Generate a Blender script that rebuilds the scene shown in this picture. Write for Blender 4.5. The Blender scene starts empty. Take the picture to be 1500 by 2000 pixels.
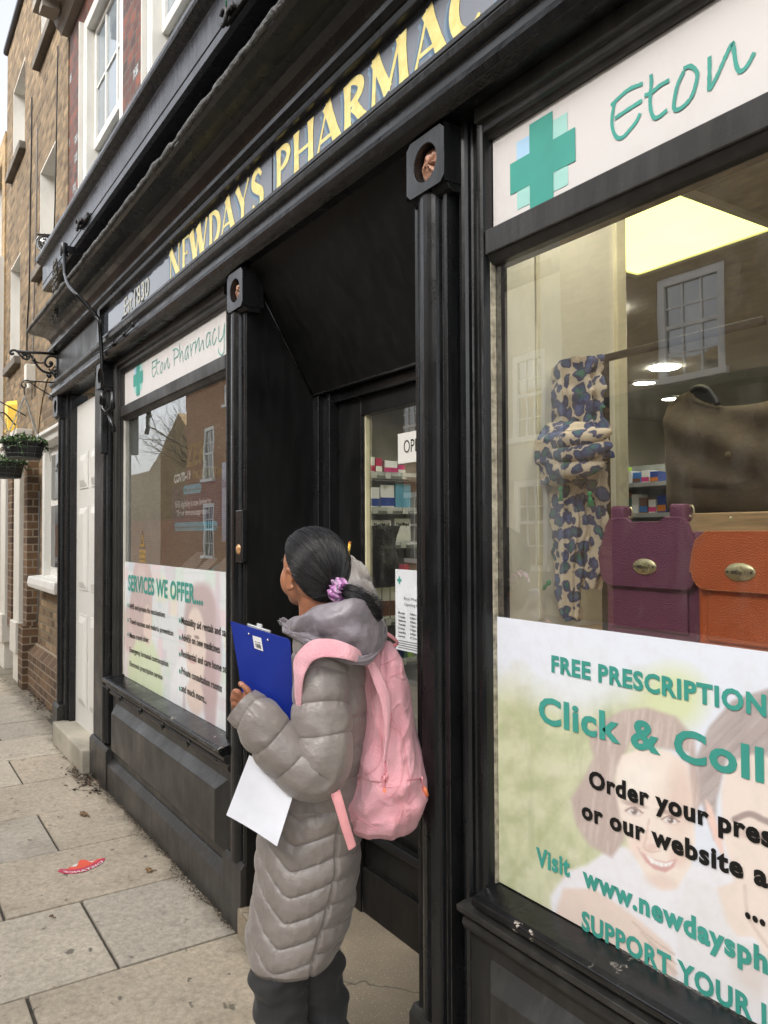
import bpy, bmesh, math, random
import numpy as np
from mathutils import Vector, Matrix, noise as mnoise

# ------------------------------------------------------------------ camera, sky, sun, exposure
F=1530.; H=1.52; D=1.2                      # focal length (px of a 1500 px wide frame), eye height, distance to facade
pitch=math.atan(40/F); yaw=math.atan(1005/F/math.cos(pitch)); roll=-.0045
dv_=np.array([-math.cos(yaw)*math.cos(pitch),math.sin(yaw)*math.cos(pitch),math.sin(pitch)])
r_=np.array([math.sin(yaw),math.cos(yaw),0.]); u_=np.cross(r_,dv_)
RR=r_*math.cos(roll)+u_*math.sin(roll); UU=-r_*math.sin(roll)+u_*math.cos(roll)
CC=np.array([0,-D,H])
sc=bpy.context.scene
cam=bpy.data.cameras.new('camera'); co=bpy.data.objects.new('camera',cam); sc.collection.objects.link(co)
M=Matrix.Identity(4)
for i in range(3):
    M[i][0]=RR[i]; M[i][1]=UU[i]; M[i][2]=-dv_[i]; M[i][3]=CC[i]
co.matrix_world=M
cam.sensor_fit='HORIZONTAL'; cam.sensor_width=36; cam.lens=36*F/1500
cam.clip_start=.02; cam.clip_end=400
sc.camera=co
sc.render.resolution_x=768; sc.render.resolution_y=1024
w=bpy.data.worlds.new("World"); sc.world=w; w.use_nodes=True
nt=w.node_tree; bg=nt.nodes['Background']
sky=nt.nodes.new('ShaderNodeTexSky'); sky.sky_type='NISHITA'; sky.sun_disc=False
SUN_EL=math.radians(38); SUN_AZ=math.radians(168)      # high behind the photographer, veiled
sky.sun_elevation=SUN_EL; sky.sun_rotation=SUN_AZ; sky.air_density=1.0; sky.dust_density=4; sky.ozone_density=1
hs=nt.nodes.new('ShaderNodeHueSaturation'); hs.inputs['Saturation'].default_value=.22; hs.inputs['Value'].default_value=1.0
nt.links.new(sky.outputs[0],hs.inputs['Color']); nt.links.new(hs.outputs[0],bg.inputs['Color'])
bg.inputs['Strength'].default_value=.15
sl=bpy.data.lights.new('sun','SUN'); sl.energy=.7; sl.angle=math.radians(25); sl.color=(1,.96,.9)
so=bpy.data.objects.new('sun',sl); sc.collection.objects.link(so)
sd=Vector((math.sin(SUN_AZ)*math.cos(SUN_EL),math.cos(SUN_AZ)*math.cos(SUN_EL),math.sin(SUN_EL)))   # towards the sun
so.rotation_euler=sd.to_track_quat('Z','Y').to_euler()
sc.view_settings.view_transform='Standard'; sc.view_settings.look='None'
sc.view_settings.exposure=1.45; sc.view_settings.gamma=1
sc.cycles.max_bounces=8; sc.cycles.transparent_max_bounces=12

# ------------------------------------------------------------------ turning measured points into places
def ray(x,y): return dv_+RR*(x-750)/F+UU*(1000-y)/F
def PY(x,y,Y0=0.):
    v=ray(x,y); return CC+(Y0-CC[1])/v[1]*v
def PZ(x,y,z=0.):
    v=ray(x,y); return CC+(z-CC[2])/v[2]*v
def PX(x,y,X0):
    v=ray(x,y); return CC+(X0-CC[0])/v[0]*v
def PD(x,y,z): return CC+z*ray(x,y)
def projn(P):                                # N x 3 -> picture coordinates, used to draw the flat printed posters
    q=P-CC; z=q@dv_; return 750+F*(q@RR)/z, 1000-F*(q@UU)/z

rnd=random.Random(7)
# ------------------------------------------------------------------ mesh builder
class MB:
    def __init__(s): s.v=[]; s.f=[]; s.m=[]; s.s=[]
    def add(s,vs,fs,m=0,sm=False):
        o=len(s.v); s.v+= [tuple(map(float,p)) for p in vs]
        for f in fs: s.f.append([i+o for i in f]); s.m.append(m); s.s.append(sm)
        return s
    def box(s,x0,x1,y0,y1,z0,z1,m=0):
        return s.add([(x0,y0,z0),(x1,y0,z0),(x1,y1,z0),(x0,y1,z0),(x0,y0,z1),(x1,y0,z1),(x1,y1,z1),(x0,y1,z1)],
            [(0,3,2,1),(4,5,6,7),(0,1,5,4),(1,2,6,5),(2,3,7,6),(3,0,4,7)],m)
    def obox(s,c,ax,ay,az,m=0):              # oriented box: centre and three half vectors
        c,ax,ay,az=map(np.array,(c,ax,ay,az)); vs=[]
        for k in (-1,1):
            for (i,j) in ((-1,-1),(1,-1),(1,1),(-1,1)): vs.append(c+i*ax+j*ay+k*az)
        return s.add(vs,[(0,3,2,1),(4,5,6,7),(0,1,5,4),(1,2,6,5),(2,3,7,6),(3,0,4,7)],m)
    def ex(s,prof,x0,x1,m=0,sm=False,rag=0):   # closed (y,z) profile extruded along x
        n=len(prof); vs=[(x0,y,z) for y,z in prof]+[(x1,y,z) for y,z in prof]
        fs=[(i,(i+1)%n,n+(i+1)%n,n+i) for i in range(n)]
        s.add(vs,fs,m,sm); o=len(s.v)-2*n
        s.f.append([o+i for i in range(n)][::-1]); s.m.append(m); s.s.append(False)
        s.f.append([o+n+i for i in range(n)]); s.m.append(m); s.s.append(False); return s
    def ez(s,prof,z0,z1,m=0):                  # closed (x,y) profile extruded along z
        n=len(prof); vs=[(x,y,z0) for x,y in prof]+[(x,y,z1) for x,y in prof]
        s.add(vs,[(i,(i+1)%n,n+(i+1)%n,n+i) for i in range(n)],m); o=len(s.v)-2*n
        s.f.append([o+i for i in range(n)][::-1]); s.m.append(m); s.s.append(False)
        s.f.append([o+n+i for i in range(n)]); s.m.append(m); s.s.append(False); return s
    def ey(s,prof,y0,y1,m=0):                  # closed (x,z) profile extruded along y
        n=len(prof); vs=[(x,y0,z) for x,z in prof]+[(x,y1,z) for x,z in prof]
        s.add(vs,[(i,(i+1)%n,n+(i+1)%n,n+i) for i in range(n)],m); o=len(s.v)-2*n
        s.f.append([o+i for i in range(n)][::-1]); s.m.append(m); s.s.append(False)
        s.f.append([o+n+i for i in range(n)]); s.m.append(m); s.s.append(False); return s
    def tube(s,pts,r,n=8,m=0,cap=True):
        pts=[np.array(p,float) for p in pts]; N=len(pts)
        rs=[r]*N if not hasattr(r,'__len__') else r
        up=None; rings=[]
        for i in range(N):
            t=pts[min(i+1,N-1)]-pts[max(i-1,0)]; t/= (np.linalg.norm(t)+1e-9)
            if up is None:
                a=np.array([0,0,1.]) if abs(t[2])<.9 else np.array([1.,0,0]); up=a-t*(a@t)
            else: up=up-t*(up@t)
            up/= (np.linalg.norm(up)+1e-9); b=np.cross(t,up)
            rings.append([pts[i]+rs[i]*(up*math.cos(2*math.pi*k/n)+b*math.sin(2*math.pi*k/n)) for k in range(n)])
        vs=[p for r0 in rings for p in r0]
        fs=[(i*n+k,i*n+(k+1)%n,(i+1)*n+(k+1)%n,(i+1)*n+k) for i in range(N-1) for k in range(n)]
        s.add(vs,fs,m,True)
        if cap:
            o=len(s.v)-N*n
            s.f.append([o+k for k in range(n)][::-1]); s.m.append(m); s.s.append(False)
            s.f.append([o+(N-1)*n+k for k in range(n)]); s.m.append(m); s.s.append(False)
        return s
    def ell(s,c,rx,ry,rz,nu=20,nv=12,m=0,R=None):
        vs=[];c=np.array(c,float)
        for j in range(nv+1):
            t=math.pi*j/nv
            for i in range(nu):
                a=2*math.pi*i/nu
                p=np.array([rx*math.sin(t)*math.cos(a),ry*math.sin(t)*math.sin(a),rz*math.cos(t)])
                if R is not None: p=R@p
                vs.append(c+p)
        fs=[(j*nu+i,j*nu+(i+1)%nu,(j+1)*nu+(i+1)%nu,(j+1)*nu+i) for j in range(nv) for i in range(nu)]
        return s.add(vs,fs,m,True)
    def grid(s,G,m=0,sm=True,wrap=False):        # G: [rows][cols] points
        R=len(G); Cn=len(G[0]); vs=[p for row in G for p in row]
        fs=[]
        for j in range(R-1):
            for i in range(Cn if wrap else Cn-1):
                k=(i+1)%Cn; fs.append((j*Cn+i,j*Cn+k,(j+1)*Cn+k,(j+1)*Cn+i))
        return s.add(vs,fs,m,sm)
    def lathe(s,c,prof,n=24,m=0,axis='z'):
        vs=[]; c=np.array(c,float)
        for r,h in prof:
            for k in range(n):
                a=2*math.pi*k/n; q=(r*math.cos(a),r*math.sin(a),h) if axis=='z' else ((r*math.cos(a),h,r*math.sin(a)) if axis=='y' else (h,r*math.cos(a),r*math.sin(a)))
                vs.append(c+np.array(q))
        P=len(prof)
        return s.add(vs,[(j*n+k,j*n+(k+1)%n,(j+1)*n+(k+1)%n,(j+1)*n+k) for j in range(P-1) for k in range(n)],m,True)

def mk(name,mb,mats,parent=None,bevel=0,clean=True,kind=None,label=None,solid=0,sub=0,fixn=True):
    me=bpy.data.meshes.new(name); me.from_pydata(mb.v,[],mb.f)
    if not isinstance(mats,(list,tuple)): mats=[mats]
    for q in mats: me.materials.append(q)
    me.polygons.foreach_set('material_index',mb.m); me.polygons.foreach_set('use_smooth',mb.s)
    if fixn:
        bm=bmesh.new(); bm.from_mesh(me); bmesh.ops.remove_doubles(bm,verts=bm.verts,dist=1e-6) if clean else None
        bmesh.ops.recalc_face_normals(bm,faces=bm.faces); bm.to_mesh(me); bm.free()
    me.update()
    o=bpy.data.objects.new(name,me); sc.collection.objects.link(o)
    if parent is not None:
        o.parent=parent
        if parent.type=='EMPTY': o.matrix_parent_inverse=Matrix.Translation(-parent.location)
    if solid:
        q=o.modifiers.new('thickness','SOLIDIFY'); q.thickness=solid; q.offset=0
    if sub:
        q=o.modifiers.new('smooth','SUBSURF'); q.levels=sub; q.render_levels=sub
    if bevel:
        q=o.modifiers.new('bevel','BEVEL'); q.width=bevel; q.segments=2; q.limit_method='ANGLE'; q.angle_limit=math.radians(40)
    if kind: o['kind']=kind
    if label: o['label']=label
    return o
def thing(name,label,cat,loc=(0,0,0),group=None):
    o=bpy.data.objects.new(name,None); sc.collection.objects.link(o); o.location=Vector([float(c) for c in loc]); o.empty_display_size=.1
    o['label']=label; o['category']=cat
    if group: o['group']=group
    return o
def tag(o,label,cat,group=None):
    o['label']=label; o['category']=cat
    if group: o['group']=group
    return o
def baked(o):                                   # modifier result as plain mesh
    dg=bpy.context.evaluated_depsgraph_get(); ev=o.evaluated_get(dg)
    me=bpy.data.meshes.new_from_object(ev); old=o.data; o.modifiers.clear(); o.data=me; bpy.data.meshes.remove(old); return o

# ------------------------------------------------------------------ materials
def s2l(c): return tuple(((x/255)/12.92 if x/255<=.04045 else (((x/255)+.055)/1.055)**2.4) for x in c)
def newmat(name):
    m=bpy.data.materials.new(name); m.use_nodes=True; return m,m.node_tree,m.node_tree.nodes['Principled BSDF']
def N(nt,t,**k):
    n=nt.nodes.new('ShaderNode'+t)
    for a,b in k.items(): setattr(n,a,b)
    return n
def coords(nt,scale=(1,1,1)):
    g=N(nt,'NewGeometry'); mp=N(nt,'Mapping'); mp.inputs['Scale'].default_value=scale
    nt.links.new(g.outputs['Position'],mp.inputs['Vector']); return mp.outputs[0]
def ramp(nt,src,stops,interp='LINEAR'):
    r=N(nt,'ValToRGB'); r.color_ramp.interpolation=interp; e=r.color_ramp.elements
    while len(e)<len(stops): e.new(.5)
    for k,(p,c) in enumerate(stops):
        e[k].position=p; e[k].color=(c,c,c,1) if not hasattr(c,'__len__') else tuple(c)+(1,)
    nt.links.new(src,r.inputs[0]); return r.outputs[0]
def mix(nt,fac,a,b,bt='MIX'):
    m=N(nt,'Mix',data_type='RGBA',blend_type=bt)
    for inp,val in ((m.inputs[0],fac),(m.inputs[6],a),(m.inputs[7],b)):
        if isinstance(val,(int,float)): inp.default_value=val
        elif isinstance(val,tuple): inp.default_value=val+(1,)
        else: nt.links.new(val,inp)
    return m.outputs[2]
def noise(nt,vec,scale,detail=4,rough=.55):
    n=N(nt,'TexNoise'); n.inputs['Scale'].default_value=scale; n.inputs['Detail'].default_value=detail; n.inputs['Roughness'].default_value=rough
    nt.links.new(vec,n.inputs['Vector']); return n.outputs['Fac']
def bump(nt,b,h,strength=.3,dist=.01):
    n=N(nt,'Bump'); n.inputs['Strength'].default_value=strength; n.inputs['Distance'].default_value=dist
    nt.links.new(h,n.inputs['Height']); nt.links.new(n.outputs[0],b.inputs['Normal'])
def surf(name,col,rough=.5,var=.15,vs=6,bmp=.15,bs=60,metal=0,spec=.5,sheen=0,coat=0,col2=None,scale=(1,1,1),dist=.004,rvar=.1):
    m,nt,b=newmat(name); v=coords(nt,scale)
    n1=noise(nt,v,vs,5)
    c2=col2 if col2 else tuple(x*(1-var*2) for x in col); c1=tuple(min(1,x*(1+var)) for x in col) if not col2 else col
    nt.links.new(ramp(nt,n1,[(.3,c2),(.7,c1)]),b.inputs['Base Color'])
    n2=noise(nt,v,bs,4)
    nt.links.new(ramp(nt,n1,[(.2,max(0,rough-rvar)),(.8,min(1,rough+rvar))]),b.inputs['Roughness'])
    b.inputs['Metallic'].default_value=metal; b.inputs['Specular IOR Level'].default_value=spec
    if sheen: b.inputs['Sheen Weight'].default_value=sheen
    if coat: b.inputs['Coat Weight'].default_value=coat; b.inputs['Coat Roughness'].default_value=.15
    if bmp: bump(nt,b,n2,bmp,dist)
    return m

def black_paint(name='black_gloss_paint',wear=.0,base=(.006,.0063,.0068),rough=.24,bst=.25,edge=True):
    m,nt,b=newmat(name); v=coords(nt)
    n1=noise(nt,v,5,6); n2=noise(nt,coords(nt,(3,3,.6)),9,5); n3=noise(nt,v,45,5,.7); n4=noise(nt,v,300,2)
    dust=ramp(nt,n2,[(.45,0.),(.8,1.)])
    c=mix(nt,dust,base,tuple(x*1.8+.004 for x in base))
    # brush drags and pale scuffs
    sc1=ramp(nt,noise(nt,coords(nt,(6,6,1.2)),14,8,.75),[(.66,0.),(.72,1.)])
    c=mix(nt,sc1,c,(.03,.028,.026))
    if wear:
        ch=ramp(nt,n3,[(1-wear-.01,0.),(1-wear,1.)])
        big=ramp(nt,noise(nt,v,6,3),[(.60,0.),(.64,1.)])
        mm=N(nt,'Math',operation='MULTIPLY'); nt.links.new(ch,mm.inputs[0]); nt.links.new(big,mm.inputs[1])
        c=mix(nt,mm.outputs[0],c,mix(nt,n4,(.28,.22,.17),(.6,.56,.5)))
    if edge:
        bv=N(nt,'Bevel',samples=4); bv.inputs['Radius'].default_value=.004; gm=N(nt,'NewGeometry'); dt=N(nt,'VectorMath',operation='DOT_PRODUCT')
        nt.links.new(bv.outputs[0],dt.inputs[0]); nt.links.new(gm.outputs['Normal'],dt.inputs[1])
        em=ramp(nt,dt.outputs['Value'],[(.80,1.),(.97,0.)]); en=ramp(nt,noise(nt,v,28,6,.7),[(.42,0.),(.62,.8)])
        mu=N(nt,'Math',operation='MULTIPLY'); nt.links.new(em,mu.inputs[0]); nt.links.new(en,mu.inputs[1]); c=mix(nt,mu.outputs[0],c,(.13,.12,.105))
    nt.links.new(c,b.inputs['Base Color'])
    nt.links.new(ramp(nt,n1,[(.3,rough-.08),(.75,rough+.18)]),b.inputs['Roughness'])
    b.inputs['Specular IOR Level'].default_value=.36 if 'matt' in name else .5
    ad=N(nt,'Math',operation='MULTIPLY_ADD'); nt.links.new(n3,ad.inputs[0]); ad.inputs[1].default_value=.35; nt.links.new(n2,ad.inputs[2])
    bump(nt,b,ad.outputs[0],bst,.006)
    return m
BLK=black_paint(); BLKW=black_paint('worn_black_paint',wear=.42); BLKD=black_paint('matt_black_paint',base=(.0035,.0035,.0035),rough=.42,bst=.1)
BLKG=black_paint('grey_weathered_black_paint',base=(.021,.020,.018),rough=.36,bst=.3)
def white_paint(name,c=(.8,.79,.75),dirt=.5,rough=.4):
    m,nt,b=newmat(name); v=coords(nt,(1,1,.5))
    d=ramp(nt,noise(nt,v,7,6,.65),[(.5,0.),(.9,dirt)])
    nt.links.new(mix(nt,d,c,(.42,.38,.3)),b.inputs['Base Color']); b.inputs['Roughness'].default_value=rough
    bump(nt,b,noise(nt,coords(nt),40,4),.12,.004); return m
WHT=white_paint('white_gloss_paint',(.66,.645,.60)); WHT2=white_paint('weathered_white_paint',(.62,.59,.52),.8,.5)
def brick(name,c1,c2,mortar,glaze=0,bw=.225,bh=.075,ms=.008,dirty=.35,bumpd=.012):
    m,nt,b=newmat(name); g=N(nt,'NewGeometry'); sx=N(nt,'SeparateXYZ'); nt.links.new(g.outputs['Position'],sx.inputs[0])
    ad=N(nt,'Math',operation='ADD'); nt.links.new(sx.outputs[0],ad.inputs[0]); nt.links.new(sx.outputs[1],ad.inputs[1])
    cb=N(nt,'CombineXYZ'); nt.links.new(ad.outputs[0],cb.inputs[0]); nt.links.new(sx.outputs[2],cb.inputs[1])
    wv=noise(nt,g.outputs['Position'],9,3)
    wm=N(nt,'Vector'+'Math',operation='MULTIPLY_ADD'); cw=N(nt,'CombineXYZ'); nt.links.new(wv,cw.inputs[0]); nt.links.new(wv,cw.inputs[1])
    nt.links.new(cw.outputs[0],wm.inputs[0]); wm.inputs[1].default_value=(.012,.012,0); nt.links.new(cb.outputs[0],wm.inputs[2])
    bt=N(nt,'TexBrick'); nt.links.new(wm.outputs[0],bt.inputs['Vector'])
    bt.inputs['Scale'].default_value=1; bt.inputs['Brick Width'].default_value=bw; bt.inputs['Row Height'].default_value=bh
    bt.inputs['Mortar Size'].default_value=ms; bt.inputs['Mortar Smooth'].default_value=.25
    bt.inputs['Color1'].default_value=(0,0,0,1); bt.inputs['Color2'].default_value=(1,1,1,1); bt.inputs['Mortar'].default_value=(.5,.5,.5,1)
    stops=[(0.,c1),(.5,tuple((x+y)/2 for x,y in zip(c1,c2))),(1.,c2)]
    col=ramp(nt,bt.outputs['Color'],stops)
    if glaze:
        gl=ramp(nt,bt.outputs['Color'],[(glaze,0.),(glaze+.01,1.)],'CONSTANT')
        nn=ramp(nt,noise(nt,g.outputs['Position'],60,3),[(.4,.08),(.6,.6)])
        col=mix(nt,gl,col,nn)
    st=ramp(nt,noise(nt,g.outputs['Position'],1.6,6,.65),[(.4,0.),(.8,dirty)])
    col=mix(nt,st,col,tuple(x*.3 for x in c1))
    fine=noise(nt,g.outputs['Position'],55,5,.7)
    col=mix(nt,.45,col,ramp(nt,fine,[(.3,.25),(.7,1.)]),'MULTIPLY')
    col=mix(nt,bt.outputs['Fac'],col,mortar)
    nt.links.new(col,b.inputs['Base Color']); b.inputs['Roughness'].default_value=.85 if not glaze else .6
    h=N(nt,'Math',operation='MULTIPLY_ADD'); nt.links.new(bt.outputs['Fac'],h.inputs[0]); h.inputs[1].default_value=-1.; 
    f2=N(nt,'Math',operation='MULTIPLY'); nt.links.new(fine,f2.inputs[0]); f2.inputs[1].default_value=.5
    nt.links.new(f2.outputs[0],h.inputs[2]); bump(nt,b,h.outputs[0],.7,bumpd); return m
TAN=brick('tan_stock_brick',(.13,.08,.042),(.40,.275,.15),(.17,.135,.085),dirty=.5,ms=.012,bw=.17,bumpd=.02)
RED=brick('red_brick_vitrified_headers',(.06,.02,.013),(.27,.065,.028),(.085,.07,.055),glaze=.91,bw=.12,dirty=.5)
RED2=brick('orange_red_brick',(.42,.15,.07),(.62,.27,.12),(.42,.34,.25),ms=.012)
BRN=brick('brown_stock_brick',(.34,.21,.09),(.56,.38,.18),(.3,.25,.17),ms=.009)
def emis(name,c,s):
    m,nt,b=newmat(name); b.inputs['Base Color'].default_value=c+(1,); b.inputs['Emission Color'].default_value=c+(1,); b.inputs['Emission Strength'].default_value=s
    v=coords(nt); nt.links.new(ramp(nt,noise(nt,v,2,2),[(.3,s*.9),(.7,s*1.1)]),b.inputs['Emission Strength']); return m
def glass_mat(name,ior=1.9,tint=(.93,.95,.93),dust=.02,wav=.006):
    m=bpy.data.materials.new(name); m.use_nodes=True; nt=m.node_tree; nt.nodes.clear()
    out=N(nt,'OutputMaterial'); tr=N(nt,'BsdfTransparent'); tr.inputs[0].default_value=tint+(1,)
    gl=N(nt,'BsdfGlossy'); gl.inputs['Roughness'].default_value=.0
    lw=N(nt,'LayerWeight'); lw.inputs['Blend'].default_value=.5
    pw=N(nt,'Math',operation='POWER'); nt.links.new(lw.outputs['Facing'],pw.inputs[0]); pw.inputs[1].default_value=3.2
    fr=N(nt,'Math',operation='MULTIPLY_ADD'); nt.links.new(pw.outputs[0],fr.inputs[0]); fr.inputs[1].default_value=.85; fr.inputs[2].default_value=.30
    bp=N(nt,'Bump'); bp.inputs['Strength'].default_value=wav; bp.inputs['Distance'].default_value=.05
    v=coords(nt); nt.links.new(noise(nt,v,3.5,2),bp.inputs['Height']); nt.links.new(bp.outputs[0],gl.inputs['Normal'])
    ms=N(nt,'MixShader'); nt.links.new(fr.outputs[0],ms.inputs[0]); nt.links.new(tr.outputs[0],ms.inputs[1]); nt.links.new(gl.outputs[0],ms.inputs[2])
    df=N(nt,'BsdfDiffuse'); df.inputs[0].default_value=(.6,.58,.52,1)
    d=ramp(nt,noise(nt,coords(nt,(1,1,.4)),16,8,.7),[(.5,dust*.3),(.8,dust*4)])
    m2=N(nt,'MixShader'); nt.links.new(d,m2.inputs[0]); nt.links.new(ms.outputs[0],m2.inputs[1]); nt.links.new(df.outputs[0],m2.inputs[2])
    nt.links.new(m2.outputs[0],out.inputs[0]); return m
GLS=glass_mat('shop_window_glass')
def pane_mat(name,c,rough=.03,spec=1.,wav=.05):
    m,nt,b=newmat(name); b.inputs['Base Color'].default_value=c+(1,); b.inputs['Roughness'].default_value=rough; b.inputs['Specular IOR Level'].default_value=spec
    b.inputs['IOR'].default_value=2.2
    bump(nt,b,noise(nt,coords(nt),2.5,2),wav,.05); return m
PANE=pane_mat('dark_window_pane',(.02,.022,.024))
STONE=surf('pale_worn_stone',(.42,.38,.3),.75,.18,4,.35,70,dist=.01)
SILLST=surf('dark_weathered_stone',(.16,.14,.115),.85,.2,6,.4,50,dist=.01)
IRON=surf('black_wrought_iron',(.022,.021,.02),.5,.2,30,.3,80)
CAB=surf('grey_cable',(.14,.14,.14),.5)
def attr_mat(name,rough=.35,coat=.25,spec=.5):
    m,nt,b=newmat(name); a=N(nt,'VertexColor'); a.layer_name='ink'
    d=ramp(nt,noise(nt,coords(nt),25,6,.7),[(.45,0.),(.95,.35)])
    nt.links.new(mix(nt,d,a.outputs[0],(.5,.46,.4)),b.inputs['Base Color']); b.inputs['Roughness'].default_value=rough; b.inputs['Coat Weight'].default_value=coat
    bump(nt,b,noise(nt,coords(nt),3,2),.03,.02); return m
INK=attr_mat('printed_vinyl')
def flat(name,c,rough=.45): return surf(name,c,rough,.06,8,.03,50)
TEAL=flat('teal_vinyl',s2l((64,152,138))); INKB=flat('black_vinyl',(.006,.006,.006),.35)
WVIN=white_paint('white_sign_vinyl',(.62,.59,.57),.45,.5)

# ------------------------------------------------------------------ lettering
def text_mesh(body,bold=.0):
    cu=bpy.data.curves.new('t','FONT'); cu.body=body; cu.size=1; cu.space_character=1+max(0,bold-.01)*3.2; cu.offset=bold; cu.resolution_u=3
    o=bpy.data.objects.new('t',cu); sc.collection.objects.link(o); dg=bpy.context.evaluated_depsgraph_get()
    me=bpy.data.meshes.new_from_object(o.evaluated_get(dg)); vs=[tuple(v.co) for v in me.vertices]; fs=[list(p.vertices) for p in me.polygons]
    bpy.data.objects.remove(o); bpy.data.curves.remove(cu); bpy.data.meshes.remove(me); return vs,fs
_cw={}
def twidth(s,bold):
    if (s,bold) not in _cw:
        vs,_=text_mesh(s,bold); _cw[(s,bold)]=(min(v[0] for v in vs),max(v[0] for v in vs)) if vs else (0,0)
    return _cw[(s,bold)]
def text_plane(mb,body,x0,z0,width,capH,Y,prefix=None,bold=.03,m=0,slope=0.,ref=None):
    """lettering on a plane facing -Y; the prefix (default all) spans width, capital height capH, base line z0"""
    vs,fs=text_mesh(body,bold); a,b=twidth(prefix or body,bold); h=max(v[1] for v in text_mesh('H',bold)[0])
    sx=width/(b-a); sz=capH/h
    mb.add([(x0+(v[0]-a)*sx,Y,z0+v[1]*sz+slope*(v[0]-a)*sx) for v in vs],fs,m)
def text_px(mb,body,bl,tl,br,Y,prefix=None,bold=.03,m=0):
    """same, from three measured points: base left, top left of a capital, base right of the prefix"""
    a=PY(*bl,Y); t=PY(*tl,Y); c=PY(*br,Y)
    text_plane(mb,body,a[0],a[2],c[0]-a[0],t[2]-a[2],Y,prefix,bold,m,slope=(c[2]-a[2])/(c[0]-a[0]))
def stroke(mb,pts,ws,to3,m=0,k=[0]):
    """brush stroke polygon strip in 2-D, to3(x,y,layer)->3-D"""
    k[0]=(k[0]+1)%7
    P=[np.array(p,float) for p in pts]; n=len(P)
    if not hasattr(ws,'__len__'): ws=[ws]*n
    L=[];R=[]
    for i in range(n):
        t=P[min(i+1,n-1)]-P[max(i-1,0)]; t/=np.linalg.norm(t)+1e-9; q=np.array([-t[1],t[0]])
        L.append(P[i]+q*ws[i]/2); R.append(P[i]-q*ws[i]/2)
    vs=[to3(p[0],p[1],k[0]) for p in L]+[to3(p[0],p[1],k[0]) for p in R]
    mb.add(vs,[(i,i+1,n+i+1,n+i) for i in range(n-1)],m)
def spline(pts,n=6):
    P=[np.array(p,float) for p in pts]; P=[2*P[0]-P[1]]+P+[2*P[-1]-P[-2]]; out=[]
    for i in range(1,len(P)-2):
        for k in range(n):
            t=k/n; out.append(.5*((2*P[i])+(-P[i-1]+P[i+1])*t+(2*P[i-1]-5*P[i]+4*P[i+1]-P[i+2])*t*t+(-P[i-1]+3*P[i]-3*P[i+1]+P[i+2])*t**3))
    out.append(P[-2]); return out
# ------------------------------------------------------------------ ground: paving slabs, kerb, road, far pavement
def slab_mat(name,c,c2):
    m,nt,b=newmat(name); v=coords(nt); n1=noise(nt,v,1.7,7,.6); n2=noise(nt,v,38,6,.75); n3=noise(nt,v,7.5,6,.6); sp=noise(nt,v,160,3,.8)
    col=mix(nt,ramp(nt,n1,[(.3,0.),(.7,1.)]),c,c2)
    col=mix(nt,ramp(nt,n3,[(.56,0.),(.74,.5)]),col,tuple(x*.62 for x in c))
    col=mix(nt,.7,col,ramp(nt,n2,[(.25,.25),(.65,1.)]),'MULTIPLY')
    gum=N(nt,'TexVoronoi'); gum.inputs['Scale'].default_value=7.5; nt.links.new(v,gum.inputs['Vector'])
    ga=N(nt,'Math',operation='MULTIPLY_ADD'); nt.links.new(n2,ga.inputs[0]); ga.inputs[1].default_value=.14; nt.links.new(gum.outputs['Distance'],ga.inputs[2])
    col=mix(nt,ramp(nt,ga.outputs[0],[(.115,.55),(.15,0.)]),col,(.16,.135,.10))
    st=ramp(nt,noise(nt,coords(nt,(1.6,.8,1)),3.1,8,.68),[(.53,0.),(.70,.45)]); col=mix(nt,st,col,(.25,.20,.14))
    blot=ramp(nt,noise(nt,coords(nt,(1,1.3,1)),13,4,.5),[(.665,0.),(.70,.8)])
    col=mix(nt,blot,col,(.09,.08,.062))
    col=mix(nt,ramp(nt,sp,[(.72,0.),(.76,.35)]),col,(.75,.72,.65))
    g=N(nt,'NewGeometry'); sx=N(nt,'SeparateXYZ'); nt.links.new(g.outputs['Position'],sx.inputs[0])
    ad=N(nt,'Math',operation='MULTIPLY_ADD'); nt.links.new(n3,ad.inputs[0]); ad.inputs[1].default_value=.25; nt.links.new(sx.outputs[1],ad.inputs[2])
    moss=ramp(nt,ad.outputs[0],[(.02,0.),(.13,.75)]); col=mix(nt,moss,col,(.13,.115,.075))
    nt.links.new(col,b.inputs['Base Color']); nt.links.new(ramp(nt,n3,[(.3,.45),(.7,.85)]),b.inputs['Roughness'])
    bump(nt,b,n2,.45,.006); return m
SLABS=[slab_mat('york_stone_slab',(.62,.52,.39),(.47,.40,.31)),slab_mat('york_stone_slab_pale',(.66,.575,.455),(.53,.465,.37)),slab_mat('york_stone_slab_grey',(.56,.495,.40),(.47,.42,.345))]
GROUT=surf('dirty_joint',(.085,.075,.06),.95,.3,20,.6,90)
rows=[2.6,2.0,1.35,.75,.15,-.45,-1.05,-1.65,-2.24,-2.84,-3.44,-4.035,-4.62,-5.23,-5.82,-6.41,-6.96,-7.6,-8.28,-8.92,-9.42,-10.0,-10.52,-11.1,-11.7,-12.3,-12.9,-13.5,-14.1,-14.7,-15.3,-16]
fixed={9:-.45,8:-.75,11:-.42,10:-.737,13:-.40,12:-1.02,14:-.9,15:-.37}
mb=MB()
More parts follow.
